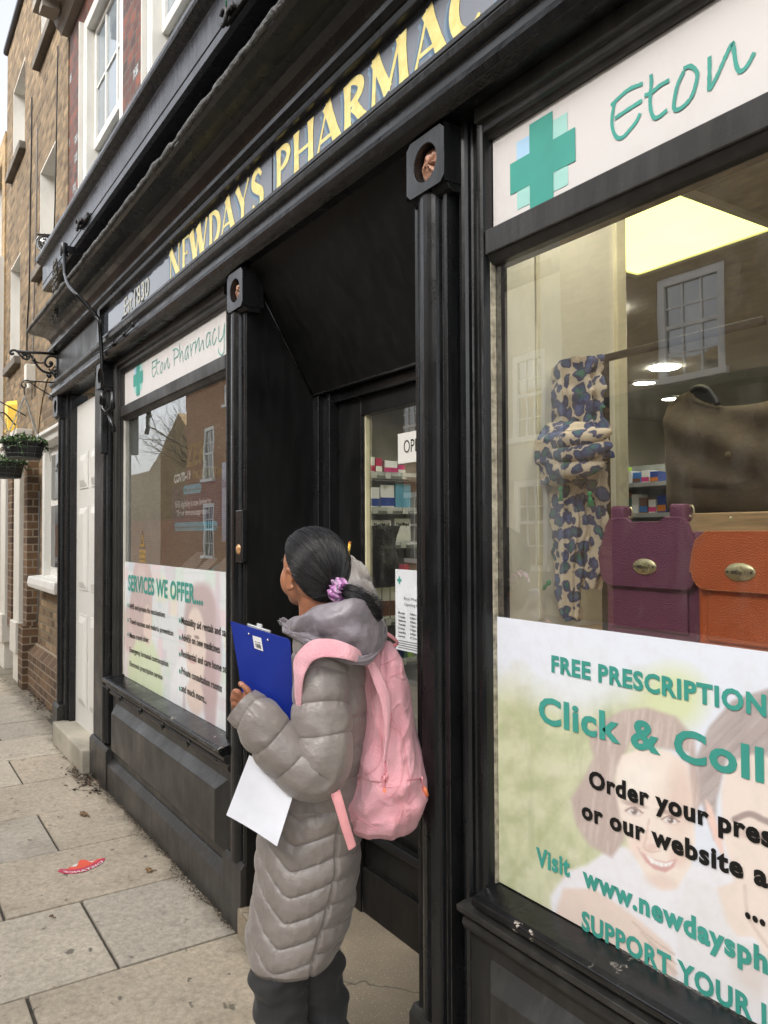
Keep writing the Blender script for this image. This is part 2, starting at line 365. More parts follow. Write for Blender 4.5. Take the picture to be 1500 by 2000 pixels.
for i in range(len(rows)-1):
    xb,xa=rows[i],rows[i+1]; g=.006; y=.62
    cuts=[.45 if xb<-6.6 else .04]; 
    j=fixed.get(i, -.3-rnd.random()*.6); yy=j
    while yy>-2.5: cuts.append(yy); yy-= .75+rnd.random()*.3
    cuts.append(-2.6)
    for k in range(len(cuts)-1):
        y1,y0=cuts[k],cuts[k+1]; h=rnd.uniform(-.002,.002); mi=rnd.choice([0,0,0,1,2])
        if i==13 and k==1: mi=1
        gg=.0045
        mb.box(xa+gg,xb-gg,y0+g,y1-g,-.05,h,mi)
pav=mk('pavement',mb,SLABS,kind='structure',bevel=.004)
mb=MB(); mb.box(-60,12,-2.62,.9,-.3,-.012); gr=mk('ground',mb,GROUT,kind='structure')
mb=MB(); mb.box(-60,12,-2.78,-2.625,-.25,-.004); mk('kerb',mb,surf('granite_kerb',(.3,.29,.27),.7,.2,30,.4,90),kind='structure',bevel=.012)
ASPH=surf('asphalt',(.055,.055,.055),.85,.3,12,.6,200,dist=.01)
mb=MB(); mb.box(-60,12,-7.2,-2.78,-.35,-.13); mk('road',mb,ASPH,kind='structure')
mb=MB(); mb.box(-60,12,-10.9,-7.2,-.3,-.01); mk('far_pavement',mb,SLABS[2],kind='structure')
mb=MB(); mb.add([(-200,-200,-.4),(200,-200,-.4),(200,200,-.4),(-200,200,-.4)],[(0,1,2,3)]); mk('terrain',mb,ASPH,kind='structure')
mb=MB(); mb.box(-60,-16,-2.6,.5,-.1,-.002); mk('far_pavement',mb,SLABS[0],kind='structure')

# dirt and leaf litter collected along the foot of the shopfront
LIT=[surf('brown_leaf_litter',(.13,.08,.045),.8,.3,60,.3,90),surf('dark_grit',(.06,.05,.038),.9,.3,60,.3,90),surf('pale_grit',(.4,.33,.24),.8,.2,60,.3,90)]
mb=MB()
def litter(x,y,z,s):
    a=rnd.random()*6.28; b=rnd.uniform(-.5,.5); c=rnd.uniform(-.5,.5)
    u=Vector((math.cos(a),math.sin(a),b))*s; v=Vector((-math.sin(a),math.cos(a),c))*s*rnd.uniform(.3,.8); p=Vector((x,y,z))
    mi=rnd.choice([0,0,1,1,1,2])
    if s<.006: mi=rnd.choice([1,1,1,0,2])
    mb.add([p-u,p-v*.8,p+u,p+v],[(0,1,2,3)],mi)
for _ in range(8000):
    x=rnd.uniform(-6.2,-2.86); base=-.012 if x>-5.0 else -.03
    y=base-abs(rnd.gauss(0,.017))*(1+.6*math.sin(x*9)+.4*math.sin(x*23)); litter(x,y,rnd.uniform(.001,.012),rnd.choice([.0015,.002,.003,.003,.005]))
for _ in range(900): litter(rnd.gauss(-7.6,.6),.13+rnd.gauss(0,.05),rnd.uniform(.001,.03),rnd.choice([.005,.008,.012,.02]))
for _ in range(300): litter(rnd.gauss(-5.1,.2),-.07+rnd.gauss(0,.04),rnd.uniform(.001,.02),rnd.choice([.006,.01,.02]))
for _ in range(300): litter(rnd.uniform(-6.4,-2.3),rnd.uniform(-1.4,0),.003,rnd.choice([.0015,.002,.003]))
lit=mk('leaf_litter',mb,LIT,clean=False,fixn=False); tag(lit,'strip of dirt and brown leaf litter along the foot of the black shopfront','litter'); lit['kind']='stuff'
LEAF=surf('dry_brown_leaf',(.22,.13,.06),.7,.3,40,.3,80)
def leaf(px,py,s,label,rot):
    c=PZ(px,py,.004); mb=MB(); n=14; vs=[(c[0],c[1],.012)]
    for k in range(n):
        a=2*math.pi*k/n; r=s*(1 if k%2 else .55)*(.75+.25*abs(math.cos(a))); vs.append((c[0]+r*math.cos(a+rot),c[1]+r*.7*math.sin(a+rot),.006+.012*rnd.random()))
    mb.add(vs,[(0,1+k,1+(k+1)%n) for k in range(n)]); mb.tube([(c[0],c[1],.01),(c[0]+s*1.3*math.cos(rot),c[1]+s*1.3*math.sin(rot),.004)],.0015,5)
    tag(mk('dry_leaf',mb,LEAF,solid=.001),label,'leaf','dry leaves on the pavement')
leaf(163,1592,.045,'curled dry leaf on a paving slab, halfway along the left stallriser',.4)
leaf(290,1702,.028,'small dark dead leaf on the slab right of the red floor sticker',1.4)
leaf(172,1500,.03,'orange brown dead leaf against the foot of the black pilaster',2.2)
leaf(100,1802-10,.014,'tiny leaf scrap on the slab below the red floor sticker',.9)
# torn distance sticker on the slab
mb=MB(); A=PZ(112,1706,.003);B=PZ(207,1679,.003)
def stk(px,py): p=PZ(px,py,0.0); return (p[0],p[1],.0035)
arc=[stk(x,y) for x,y in [(112,1704),(125,1708),(145,1708),(165,1704),(185,1696),(200,1687),(206,1679)]]
arc2=[stk(x,y) for x,y in [(118,1698),(130,1699),(147,1699),(163,1696),(180,1689),(192,1682),(203,1677)]]
mb.add(arc+arc2,[(i,i+1,8+i,7+i) for i in range(6)],0)
top=[stk(x,y) for x,y in [(130,1699),(147,1699),(163,1696),(180,1689),(192,1682),(203,1677),(196,1678),(186,1681),(172,1683),(166,1680),(156,1681),(150,1690),(140,1693)]]
mb.add(top,[tuple(range(len(top)))],1)
for pts in ([(138,1695),(146,1690),(153,1688),(149,1694)],[(171,1684),(182,1683),(188,1680),(180,1686)]):
    mb.add([(p[0],p[1],.0042) for p in [stk(*q) for q in pts]],[(0,1,2,3)],2)
st=mk('floor_sticker',mb,[flat('magenta_vinyl',s2l((196,60,90))),flat('orange_red_vinyl',s2l((236,96,70))),flat('white_vinyl',(.75,.72,.7))])
tag(st,'torn red and white floor sticker reading DISTANCE on a paving slab','sticker')
tv,tf=text_mesh('DISTANCE',.02); a0,b0=min(v[0] for v in tv),max(v[0] for v in tv)
mb=MB(); P0=np.array(stk(200,1684)); P1=np.array(stk(124,1704)); pm=np.array(stk(163,1702)); cu=pm-(P0+P1)/2
for v_ in [0]:
    q=[]
    for v in tv:
        t=(v[0]-a0)/(b0-a0); c=P0*(1-t)+P1*t+cu*4*t*(1-t); n=np.array([.6,.8,0]); n=np.array([(P1-P0)[1],-(P1-P0)[0],0]); n/=np.linalg.norm(n)
        if n[1]>0: n=-n
        q.append((c[0]-n[0]*(v[1]-.35)*-.03,c[1]-n[1]*(v[1]-.35)*-.03,.0046))
    mb.add(q,tf)
mk('lettering',mb,flat('white_print',(.8,.78,.76)),st)

# ------------------------------------------------------------------ the pharmacy building
ph=thing('pharmacy_building','black painted Victorian pharmacy shopfront under red brick upper wall with white sash windows','shop',(-3.5,0,0))
XL,XR=-6.42,3.2
def P(name,mb,mat,**k): return mk(name,mb,mat,ph,**k)
# red brick wall above the shopfront with window openings
YB=.15
W1=(PY(163,300,YB)[0],PY(240,100,YB)[0]); W2=(PY(288,150,YB)[0],PY(288,150,YB)[0]+1.25)
zt=PY(168,37,YB)[2]; ZB0=3.3; ZTOP=7.6
mb=MB(); xs=[-6.78,W1[0],W1[1],W2[0],W2[1],XR]
for a,b in ((0,1),(2,3),(4,5)): mb.box(xs[a],xs[b],YB,YB+.35,ZB0,ZTOP)
for a,b in ((1,2),(3,4)): mb.box(xs[a],xs[b],YB,YB+.35,zt,ZTOP); mb.box(xs[a],xs[b],YB,YB+.35,ZB0,3.62)
P('brick_wall',mb,RED)
PANEL_=pane_mat('sky_tinted_pane',(.20,.24,.27),.03)  # pale base colour stands in for sky mirrored in the upper panes
def sash(x0,x1,z0,z1,Y,cols,name='sash_window',parent=None,rail=None,dep=.12,rows=3,pm=None):
    fr=MB(); w=.085
    fr.box(x0,x0+w,Y-.03,Y+dep,z0,z1); fr.box(x1-w,x1,Y-.03,Y+dep,z0,z1); fr.box(x0+w,x1-w,Y-.03,Y+dep,z1-w,z1); fr.box(x0-.03,x1+.03,Y-.07,Y+dep,z0-.06,z0)
    fr.box(x0+.012,x0+w-.02,Y-.036,Y-.03,z0,z1-.02); fr.box(x0,x0+.006,Y-.07,Y-.03,z0,z1)
    f=mk('window_frame',fr,WHT,parent,bevel=.006)
    mid=rail if rail else (z0+z1)/2
    for k,(a,b,yy) in enumerate(((mid-.03,z1-w,Y+.03),(z0,mid+.03,Y+.075))):
        s=MB(); xa,xb=x0+w,x1-w; t=.045
        s.box(xa,xa+t,yy,yy+.04,a,b); s.box(xb-t,xb,yy,yy+.04,a,b); s.box(xa+t,xb-t,yy,yy+.04,a,a+.06); s.box(xa+t,xb-t,yy,yy+.04,b-t,b)
        for c in range(1,cols):
            xc=xa+(xb-xa)*c/cols; s.box(xc-.011,xc+.011,yy+.004,yy+.036,a+.06,b-t)
        nr=rows if k==0 else rows
        for r in range(1,nr):
            zc=a+(b-a)*r/nr; s.box(xa+t,xb-t,yy+.008,yy+.032,zc-.01,zc+.01)
        mk('sash',s,WHT,f,bevel=.003)
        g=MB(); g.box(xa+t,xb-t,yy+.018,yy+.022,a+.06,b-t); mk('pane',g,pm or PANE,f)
    return f
rail=PY(185,262,YB+.03)[2]-.02
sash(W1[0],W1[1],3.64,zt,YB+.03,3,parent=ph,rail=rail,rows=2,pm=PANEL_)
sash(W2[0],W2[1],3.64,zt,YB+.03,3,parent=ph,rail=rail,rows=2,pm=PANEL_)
# moulded eaves cornice
ez=5.665
mb=MB(); e=ez; pr=[(YB,e),(YB-.06,e),(YB-.08,e+.03),(YB-.10,e+.05),(YB-.12,e+.10),(YB-.28,e+.115),(YB-.28,e+.2),(YB-.32,e+.25),(YB-.35,e+.33),(YB,e+.33)]
mb.ex(pr,-6.82,XR)
for k in range(26): mb.box(-6.7+k*.38,-6.7+k*.38+.14,YB-.25,YB-.12,e+.04,e+.113)
P('eaves_cornice',mb,white_paint('grey_stone_paint',(.27,.24,.205),.6,.6))

# cornice stack over the shop
ARCH=[(.1,2.545),(-.025,2.545),(-.05,2.556),(-.058,2.575),(-.052,2.595),(-.035,2.603),(-.03,2.61),(-.03,2.64),(-.052,2.652),(-.056,2.672),(-.044,2.684),(.1,2.684)]
mb=MB(); mb.ex(ARCH,XL-.03,XR); P('architrave',mb,BLK,bevel=.002)
mb=MB(); mb.box(XL,-4.955,-.012,.1,2.684,2.9); P('frieze',mb,BLKG,bevel=.002)
mb=MB(); mb.box(-4.955,-4.90,-.045,.1,2.684,2.9); mb.box(-4.90,XR,-.045,.1,2.878,2.9); mb.box(-4.90,XR,-.048,-.016,2.684,2.70); P('sign_frame',mb,BLK,bevel=.003)
mb=MB()
def ragged(prof,x0,x1,n,amp,fn):
    G=[]
    for i in range(n+1):
        x=x0+(x1-x0)*i/n; row=[]
        for (y,z,wt) in prof: d=fn(x)*amp*wt; row.append((x,y+d,z+d*.6))
        G.append(row)
    return G
bead=[(.1,2.90),(-.03,2.90),(-.05,2.905),(-.064,2.918),(-.066,2.934),(-.05,2.948),(-.03,2.952)]
cove=[(-.03,2.953),(-.034,2.965),(-.04,2.985),(-.056,3.008),(-.08,3.024),(-.11,3.032),(-.15,3.035),(-.19,3.042),(-.205,3.05),(-.208,3.064)]
mb.ex(bead+[(.1,2.952)],XL-.02,XR)
mb.ex([(.1,2.953)]+cove+[(0.0,3.13),(.1,3.13)],XL-.02,XR)
P('cornice',mb,BLK,bevel=.0015)
mb=MB()                                         # lead flashing rolled over the cornice lip
def fn(x): return math.sin(x*11)*.3+math.sin(x*29+1)*.35+mnoise.noise(Vector((x*14,0,0)))*1.2
n=420; ring=10; G=[]
for i in range(n+1):
    x=XL-.02+(XR-XL)*i/n; r=.012*(1+.45*mnoise.noise(Vector((x*9,3,0)))+.25*mnoise.noise(Vector((x*40,7,0)))); k0=1 if not (-3.05<x<-2.98) else .5
    G.append([(x,-.207+r*k0*math.cos(a)*1.0,3.066+fn(x)*.004+r*k0*1.25*math.sin(a)) for a in [2*math.pi*k/ring for k in range(ring)]])
mb.grid(G,wrap=True)
P('lead_flashing',mb,surf('old_lead',(.10,.098,.092),.6,.35,25,.8,60,dist=.02))
mb=MB(); mb.box(XL+.05,XR,-.0,.15,3.13,3.4); P('blind_recess',mb,BLKD)
UB=[(.15,3.385),(-.085,3.385),(-.105,3.392),(-.105,3.43),(-.098,3.433),(-.098,3.437),(-.105,3.44),(-.105,3.572),(-.125,3.585),(-.15,3.60),(-.155,3.612),(-.155,3.632),(.15,3.66)]
mb=MB(); mb.ex(UB,XL-.02,XR); P('blind_box',mb,black_paint('dark_blue_black_paint',base=(.02,.021,.026),rough=.22,bst=.35),bevel=.002)

# glazed name board with gilt lettering
nb=MB(); nb.box(-4.90,-2.515,-.018,.05,2.70,2.878); nb.box(-2.505,XR,-.018,.05,2.70,2.878)
m,nt,b=newmat('sky_tinted_sign_glass'); v=coords(nt)
nt.links.new(mix(nt,ramp(nt,noise(nt,coords(nt,(5,5,.5)),10,5),[(.4,0.),(.8,.5)]),(.05,.055,.07),(.09,.096,.115)),b.inputs['Base Color'])  # blue-grey base paints in sky reflected by the black glass
b.inputs['Roughness'].default_value=.1; b.inputs['IOR'].default_value=2.0; b.inputs['Specular IOR Level'].default_value=.8
g_=N(nt,'NewGeometry'); sx_=N(nt,'SeparateXYZ'); nt.links.new(g_.outputs['Position'],sx_.inputs[0])
mr=N(nt,'MapRange'); nt.links.new(sx_.outputs[0],mr.inputs[0]); mr.inputs[1].default_value=-3.6; mr.inputs[2].default_value=-2.6; mr.inputs[3].default_value=.04; mr.inputs[4].default_value=.2
nt.links.new(mr.outputs[0],b.inputs['Roughness'])
nbo=P('name_board',nb,m)
GILT,ntg,bg_=newmat('gilt_paint'); v=coords(ntg)
ntg.links.new(ramp(ntg,noise(ntg,v,35,5),[(.3,s2l((222,200,118))),(.7,s2l((238,224,152)))]),bg_.inputs['Base Color']); bg_.inputs['Roughness'].default_value=.38
SHD=flat('pale_blue_letter_shade',s2l((118,140,158)),.4)
BLUE2=flat('mid_blue_letter_shade',s2l((80,104,128)),.4)
def glyph(ch):
    T=.16; t=.055
    def fl(a,b,w,e=1.7): # flared stem
        a=np.array(a,float); b=np.array(b,float); return [([tuple(a),tuple(a+(b-a)*.12),tuple(a+(b-a)*.3),tuple(a+(b-a)*.7),tuple(a+(b-a)*.88),tuple(b)],[w*e,w*1.15,w,w,w*1.15,w*e])]
    def arc(cx,cy,rx,ry,a0,a1,w0,w1,n=16):
        P=[(cx+rx*math.cos(math.radians(a0+(a1-a0)*k/n)),cy+ry*math.sin(math.radians(a0+(a1-a0)*k/n))) for k in range(n+1)]
        Wd=[w0+(w1-w0)*math.sin(math.pi*k/n) for k in range(n+1)]; return [(P,Wd)]
    if ch=='N': return fl((.12,0),(.12,1),t)+fl((.1,1),(.86,0),T*1.1,1.2)+fl((.88,0),(.88,1),t)
    if ch=='E': return fl((.18,0),(.18,1),T*1.3,1.25)+[([(.2,.965),(.7,.965),(.88,.93)],[.06,.06,.15]),([(.2,.5),(.6,.5),(.72,.5)],[.06,.06,.16]),([(.2,.035),(.7,.035),(.9,.08)],[.06,.06,.18])]
    if ch=='W': return fl((.04,1),(.3,0),T,1.2)+fl((.3,0),(.5,1),t,1.2)+fl((.46,1),(.72,0),T,1.2)+fl((.72,0),(.96,1),t,1.3)
    if ch=='D': return fl((.16,0),(.16,1),T*1.1,1.2)+arc(.2,.5,.68,.46,-90,90,.05,.2)
    if ch=='A': return fl((.06,0),(.5,1),t,1.9)+fl((.46,1),(.9,0),T*1.15,1.25)+[([(.22,.3),(.74,.3)],.055)]
    if ch=='Y': return fl((.08,1),(.5,.45),T,1.2)+fl((.92,1),(.5,.45),t,1.5)+fl((.5,.5),(.5,0),T,1.3)
    if ch=='S': return [(spline([(.8,.8),(.55,.97),(.25,.88),(.22,.68),(.5,.52),(.8,.36),(.8,.12),(.5,.02),(.15,.17)],4),None)]
    if ch=='P': return fl((.2,0),(.2,1),T*1.15,1.3)+arc(.25,.73,.58,.24,-92,92,.05,.18)
    if ch=='R': return fl((.18,0),(.18,1),T*1.15,1.3)+arc(.22,.75,.52,.22,-92,92,.05,.18)+fl((.42,.5),(.9,0),T*1.1,1.2)
    if ch=='H': return fl((.16,0),(.16,1),T,1.35)+fl((.84,0),(.84,1),T,1.35)+[([(.16,.5),(.84,.5)],.06)]
    if ch=='M': return fl((.08,0),(.14,1),t*1.3,1.8)+fl((.13,1),(.5,.18),T*.9,1.2)+fl((.5,.18),(.84,1),t,1.3)+fl((.86,1),(.93,0),T*.95,1.3)
    if ch=='C': return arc(.55,.5,.43,.47,42,318,.06,.22,22)
    return []
def gilt(mb,ch,x0,x1,z0,z1,Y,m=0,dx=0,dz=0,grow=1.):
    W=x1-x0; Hh=z1-z0
    for pts,ws in glyph(ch):
        n=len(pts)
        if ws is None: ws=[.07+.15*math.sin(math.pi*i/(n-1))**.8 if 0<i<n-1 else .1 for i in range(n)]
        if not hasattr(ws,'__len__'): ws=[ws]*n
        # width measured in units of letter width
        pp=[(p[0],p[1]*Hh/W) for p in pts]
        stroke(mb,pp,[q*grow for q in ws],lambda a,b,k: (x0+a*W+dx,Y-k*.00003,z0+b*W+dz),m)
letters=[('N',331,352),('E',356,370),('W',372,405),('D',408,430),('A',430,458),('Y',460,487),('S',489,515),('P',538,568),('H',572,613),('A',615,665),('R',670,718),('M',723,795),('A',805,872),('C',880,947),('Y',955,1020)]
for wi,(word,lets) in enumerate((('newdays',letters[:7]),('pharmacy',letters[7:]))):
  lb=MB()
  for ch,a,b_ in lets:
      x0=PY(a,300,-.02)[0]; x1=PY(b_,300,-.02)[0]
      gilt(lb,ch,x0,x1,2.708,2.860,-.0189,0,0,0,1.42); gilt(lb,ch,x0,x1,2.706,2.857,-.0186,2,-.010,-.004,1.42); gilt(lb,ch,x0,x1,2.706,2.855,-.0183,1,-.020,-.008,1.42)
  mk('gilt_lettering',lb,[GILT,SHD,BLUE2],nbo,clean=False,fixn=False)
es=MB(); x0=PY(243,600,-.02)[0]; x1=PY(291,560,-.02)[0]
SLV=surf('silver_leaf',(.60,.58,.48),.3,.3,30,.2,80,metal=.3); dx_=x1-x0
for tx,a_,b_ in (('Est',0,.33),('1830',.42,1)):
    es=MB(); text_plane(es,tx,x0+dx_*a_,2.74,dx_*(b_-a_),.095,-.0205,bold=.008); mk('silver_lettering',es,SLV,nbo,clean=False,fixn=False)

# pilasters ------------------------------------------------------------------
def pilaster(x0,x1,z0,z1,side=+1,yb=.06,name='pilaster'):
    """reeded pilaster; profile in plan, a wide half round between fillets"""
    w=x1-x0; pr=[(x0,yb),(x0,0),(x0+.1*w,0),(x0+.12*w,.009),(x0+.2*w,.009),(x0+.22*w,-.002)]
    for k in range(9):
        a=math.pi*k/8; pr.append((x0+w*(.5-.28*math.cos(a)),-.002-.02*math.sin(a)))
    pr+=[(x0+.8*w,.009),(x0+.88*w,.009),(x0+.9*w,0),(x1,0),(x1,yb)]
    mb=MB(); mb.ez(pr,z0,z1); return P(name,mb,BLK,bevel=.0015)
def capital(x0,x1,z0,z1,y=-.045,ros=True,rosc=None):
    mb=MB(); cx=(x0+x1)/2; cz=(z0+z1)/2; R=(x1-x0)*.30; n=28
    # face with a round sinking
    c=[(cx+R*math.cos(2*math.pi*k/n),cz+R*1.0*math.sin(2*math.pi*k/n)) for k in range(n)]
    def sq(a):
        u,v=math.cos(a),math.sin(a); s=1/max(abs(u),abs(v)); return (cx+u*s*(x1-x0)/2,cz+v*s*(z1-z0)/2)
    o=[sq(2*math.pi*k/n) for k in range(n)]
    vs=[(p[0],y,p[1]) for p in o]+[(p[0],y,p[1]) for p in c]+[(p[0],y+.03,p[1]) for p in c]
    fs=[(k,(k+1)%n,n+(k+1)%n,n+k) for k in range(n)]+[(n+k,n+(k+1)%n,2*n+(k+1)%n,2*n+k) for k in range(n)]+[tuple(range(2*n,3*n))]
    mb.add(vs,fs); 
    mb.add([(x0,y,z0),(x1,y,z0),(x1,.06,z0),(x0,.06,z0),(x0,y,z1),(x1,y,z1),(x1,.06,z1),(x0,.06,z1)],[(0,3,2,1),(4,5,6,7),(1,2,6,5),(3,0,4,7)])
    mb.ex([(.05,z0-.0),(y+.012,z0),(y+.02,z0-.014),(y+.034,z0-.02),(.05,z0-.02)],x0+.004,x1-.004)
    c_=P('capital',mb,BLK,bevel=.002)
    if ros:
        r=MB(); G=[]
        for j in range(9):
            rr=R*.93*j/8
            G.append([(cx+rr*math.cos(a),y+.028-.018*(1-(j/8)**2)*(.6+.4*math.cos(6*a))-.004*(j%2),cz+rr*math.sin(a)) for a in [2*math.pi*k/36 for k in range(36)]])
        r.grid(G,wrap=True); mk('rosette',r,rosc or ROS,c_)
    return c_
ROS=surf('bare_copper_wood',(.48,.26,.17),.5,.45,90,.6,120,col2=(.25,.12,.075))
DULL=surf('tarnished_rosette',(.2,.1,.07),.6,.4,90,.6,120,col2=(.05,.04,.035))
def base_block(x0,x1,z1,y=-.02,name='plinth'):
    mb=MB(); mb.ex([(.09,0),(y,0),(y,z1-.02),(y+.014,z1),(.09,z1)],x0,x1); return P(name,mb,BLKG,bevel=.003)
# main pilaster right of the door
pilaster(-1.672,-1.535,.3,2.40); capital(-1.668,-1.508,2.388,2.534,y=-.028); base_block(-1.69,-1.52,.3)
mb=MB(); pr=[(-1.535,.055),(-1.532,.048)]
for k in range(8): a=math.pi*k/7; pr.append((-1.512-.018*math.cos(a),.046-.02*math.sin(a)))
pr+=[(-1.49,.05),(-1.455,.05),(-1.455,.035)]+[(-1.44-.013*math.cos(math.pi*k/6),.034-.012*math.sin(math.pi*k/6)) for k in range(7)]+[(-1.425,.046),(-1.424,.1),(-1.535,.1)]
mb.ez(pr,.0,2.545); P('window_jamb',mb,BLK,bevel=.0015)
# pilaster left of the door
pilaster(-2.935,-2.80,.26,2.42); capital(-2.905,-2.755,2.385,2.533,y=-.028,rosc=ROS); base_block(-2.97,-2.79,.27)
mb=MB(); pr=[(-2.935,.09),(-2.935,.03)]+[(-2.96-.018*math.cos(math.pi*k/6)*-1,.03-.012*math.sin(math.pi*k/6)) for k in range(7)]+[(-2.985,.03),(-3.01,.03),(-3.01,.04)]+[(-3.045+.02*math.cos(math.pi*k/6),.04-.014*math.sin(math.pi*k/6)) for k in range(7)]+[(-3.068,.045),(-3.07,.09)]
mb.ez(pr,.66,2.545); P('window_jamb',mb,BLK,bevel=.0015)
# small copper disc let into the left door pilaster
mb=MB(); c=PY(465,1073,-.024); mb.lathe((c[0],-.018,c[2]),[(.0,-.012),(.012,-.011),(.02,-.004),(.024,.004)],20,axis='y'); P('rosette',mb,surf('polished_copper_knob',(.6,.33,.15),.3,.3,60,.2,60,metal=.3))
mb=MB(); mb.box(c[0]-.032,c[0]+.032,-.022,.0,c[2]-.05,c[2]+.15); P('bolt_plate',mb,BLK,bevel=.004)
# pilasters left of the window and at the side door
pilaster(-4.95,-4.83,.27,2.41); capital(-4.965,-4.815,2.40,2.55,rosc=DULL); base_block(-5.21,-4.8,.25)
mb=MB(); mb.box(-5.21,-4.95,.004,.15,.25,2.545); pr=[(-4.83,.09),(-4.83,.03)]+[(-4.80+.02*math.cos(math.pi-math.pi*k/6),.03-.014*math.sin(math.pi*k/6)) for k in range(7)]+[(-4.77,.035),(-4.735,.035),(-4.735,.048),(-4.71,.048),(-4.70,.06),(-4.70,.09)]
mb.ez(pr,.60,2.545); P('window_jamb',mb,BLKG,bevel=.0015)
pilaster(-6.30,-6.18,.27,2.41); capital(-6.32,-6.16,2.40,2.55,rosc=DULL); base_block(-6.33,-6.15,.26,y=-.035)
mb=MB(); mb.box(-6.18,-6.10,.01,.15,.0,2.545); mb.box(-6.42,-6.30,.02,.15,.0,2.545); mb.box(-6.10,-6.06,.03,.15,.14,2.545); P('door_jamb',mb,BLK,bevel=.003)
# white side door
dr=MB(); xa,xb=-6.06,-5.21; Yd=.075
dr.box(xa,xb,Yd,Yd+.05,.14,2.46)
for (a,b_) in ((.3,.95),(1.12,1.72),(1.84,2.1)):
    for (p,q) in ((xa+.12,(xa+xb)/2-.05),((xa+xb)/2+.05,xb-.12)):
        dr.box(p,q,Yd-.006,Yd,a,b_); dr.add([(p+.015,Yd-.007,a+.015),(q-.015,Yd-.007,a+.015),(q-.015,Yd-.007,b_-.015),(p+.015,Yd-.007,b_-.015),(p+.06,Yd-.022,a+.06),(q-.06,Yd-.022,a+.06),(q-.06,Yd-.022,b_-.06),(p+.06,Yd-.022,b_-.06)],[(0,1,5,4),(1,2,6,5),(2,3,7,6),(3,0,4,7),(4,5,6,7)])
P('side_door',dr,WHT,bevel=.003)
mb=MB(); mb.box(-6.13,-5.2,-.07,.2,.0,.155); P('doorstep',mb,STONE,bevel=.01)

# stallrisers with raised fields and sills
def stall(x0,x1,xs=None):
    mb=MB()
    mb.ex([(.12,0),(-.012,0),(-.012,.155),(.012,.185),(.02,.19),(.12,.19)],x0,x1)             # skirting
    mb.box(x0,x1,.022,.12,.19,.57)
    mb.ex([(.12,.57),(.014,.57),(.0,.575),(-.006,.588),(-.002,.60),(.006,.605),(-.01,.612),(-.022,.622),(-.022,.635),(.0,.64),(.12,.64)],x0,x1)
    P('stallriser',mb,BLKG,bevel=.002)
    f=MB(); a,b_=x0+.07,x1-.06; z0,z1=.225,.525; yb,yf=.022,-.018; k=.045
    f.add([(a,yb,z0),(b_,yb,z0),(b_,yb,z1),(a,yb,z1),(a+k,yf,z0+k),(b_-k,yf,z0+k),(b_-k,yf,z1-k),(a+k,yf,z1-k)],[(0,1,5,4),(1,2,6,5),(2,3,7,6),(3,0,4,7),(4,5,6,7)])
    P('raised_panel',f,BLKG,bevel=.003)
    q_=.024 if xs else 0; s=MB(); s.ex([(.12,.64),(-.01+q_,.64),(-.035+q_,.645),(-.044+q_,.655),(-.044+q_,.668),(-.03+q_,.674),(.055,.688),(.12,.688)],xs or x0,x1)
    P('sill',s,BLKW,bevel=.003)
stall(-4.80,-2.955)
stall(-1.487,XR,-1.436)
# cable with knots lying along the left sill moulding
mb=MB(); pts=[(x,-.05+.006*math.sin(x*8),.628+.006*math.sin(x*5)+.004*mnoise.noise(Vector((x*9,0,0)))) for x in np.linspace(-4.78,-2.97,60)]
mb.tube(pts,.004,6)
for x in (-4.62,-4.35,-3.98,-3.62,-3.27): mb.ell((x,-.052,.63),.012,.012,.014,8,6); mb.tube([(x,-.05,.63),(x+.004,-.06,.61)],.003,5)
tag(mk('cable',mb,BLKD),'painted black cable with clips along the sill below the services poster','cable')
mb=MB(); pts=[(x,-.062,2.60+.014*math.sin(x*6)) for x in np.linspace(-4.95,-4.0,40)]; mb.tube(pts,.0045,6)
for x in (-4.75,-4.5,-4.27,-4.1): mb.ell((x,-.064,2.60+.014*math.sin(x*6)),.014,.01,.016,8,6)
tag(mk('cable',mb,BLKD),'thin black cable with knots above the left Eton Pharmacy sign','cable')

# window transoms, glass and beads
def shopwin(x0,x1,zs=2.245,zb=2.185,z0=.688,z1=2.53,yg=.062):
    mb=MB(); mb.box(x0,x1,.03,.1,zb,zs); mb.ex([(.1,zb-.02),(.05,zb-.02),(.035,zb),(.1,zb)],x0,x1); P('transom',mb,BLKG,bevel=.003)
    mb=MB(); mb.ex([(.1,2.47),(.046,2.47),(.04,2.482),(.03,2.486),(.03,2.505),(.015,2.51),(.015,2.545),(.1,2.545)],x0-.02,x1+.02); P('window_head',mb,BLKG,bevel=.002)
    mb=MB(); mb.add([(x0,yg,z0),(x1,yg,z0),(x1,yg,zb),(x0,yg,zb)],[(0,1,2,3)]); P('window_glass',mb,GLS)
    mb=MB(); mb.box(x0,x1,yg,yg+.02,zs,z1); P('sign_backing',mb,BLKD)
shopwin(-4.70,-3.07,zs=2.265,zb=2.205); shopwin(-1.425,XR)
mb=MB(); mb.box(-4.698,-4.684,.05,.061,.7,2.2); P('glazing_bead',mb,WHT2)
mb=MB(); mb.box(-1.425,-1.4225,.046,.061,.69,2.18); P('glazing_bead',mb,surf('pale_putty',(.4,.36,.27),.6,.3,60))

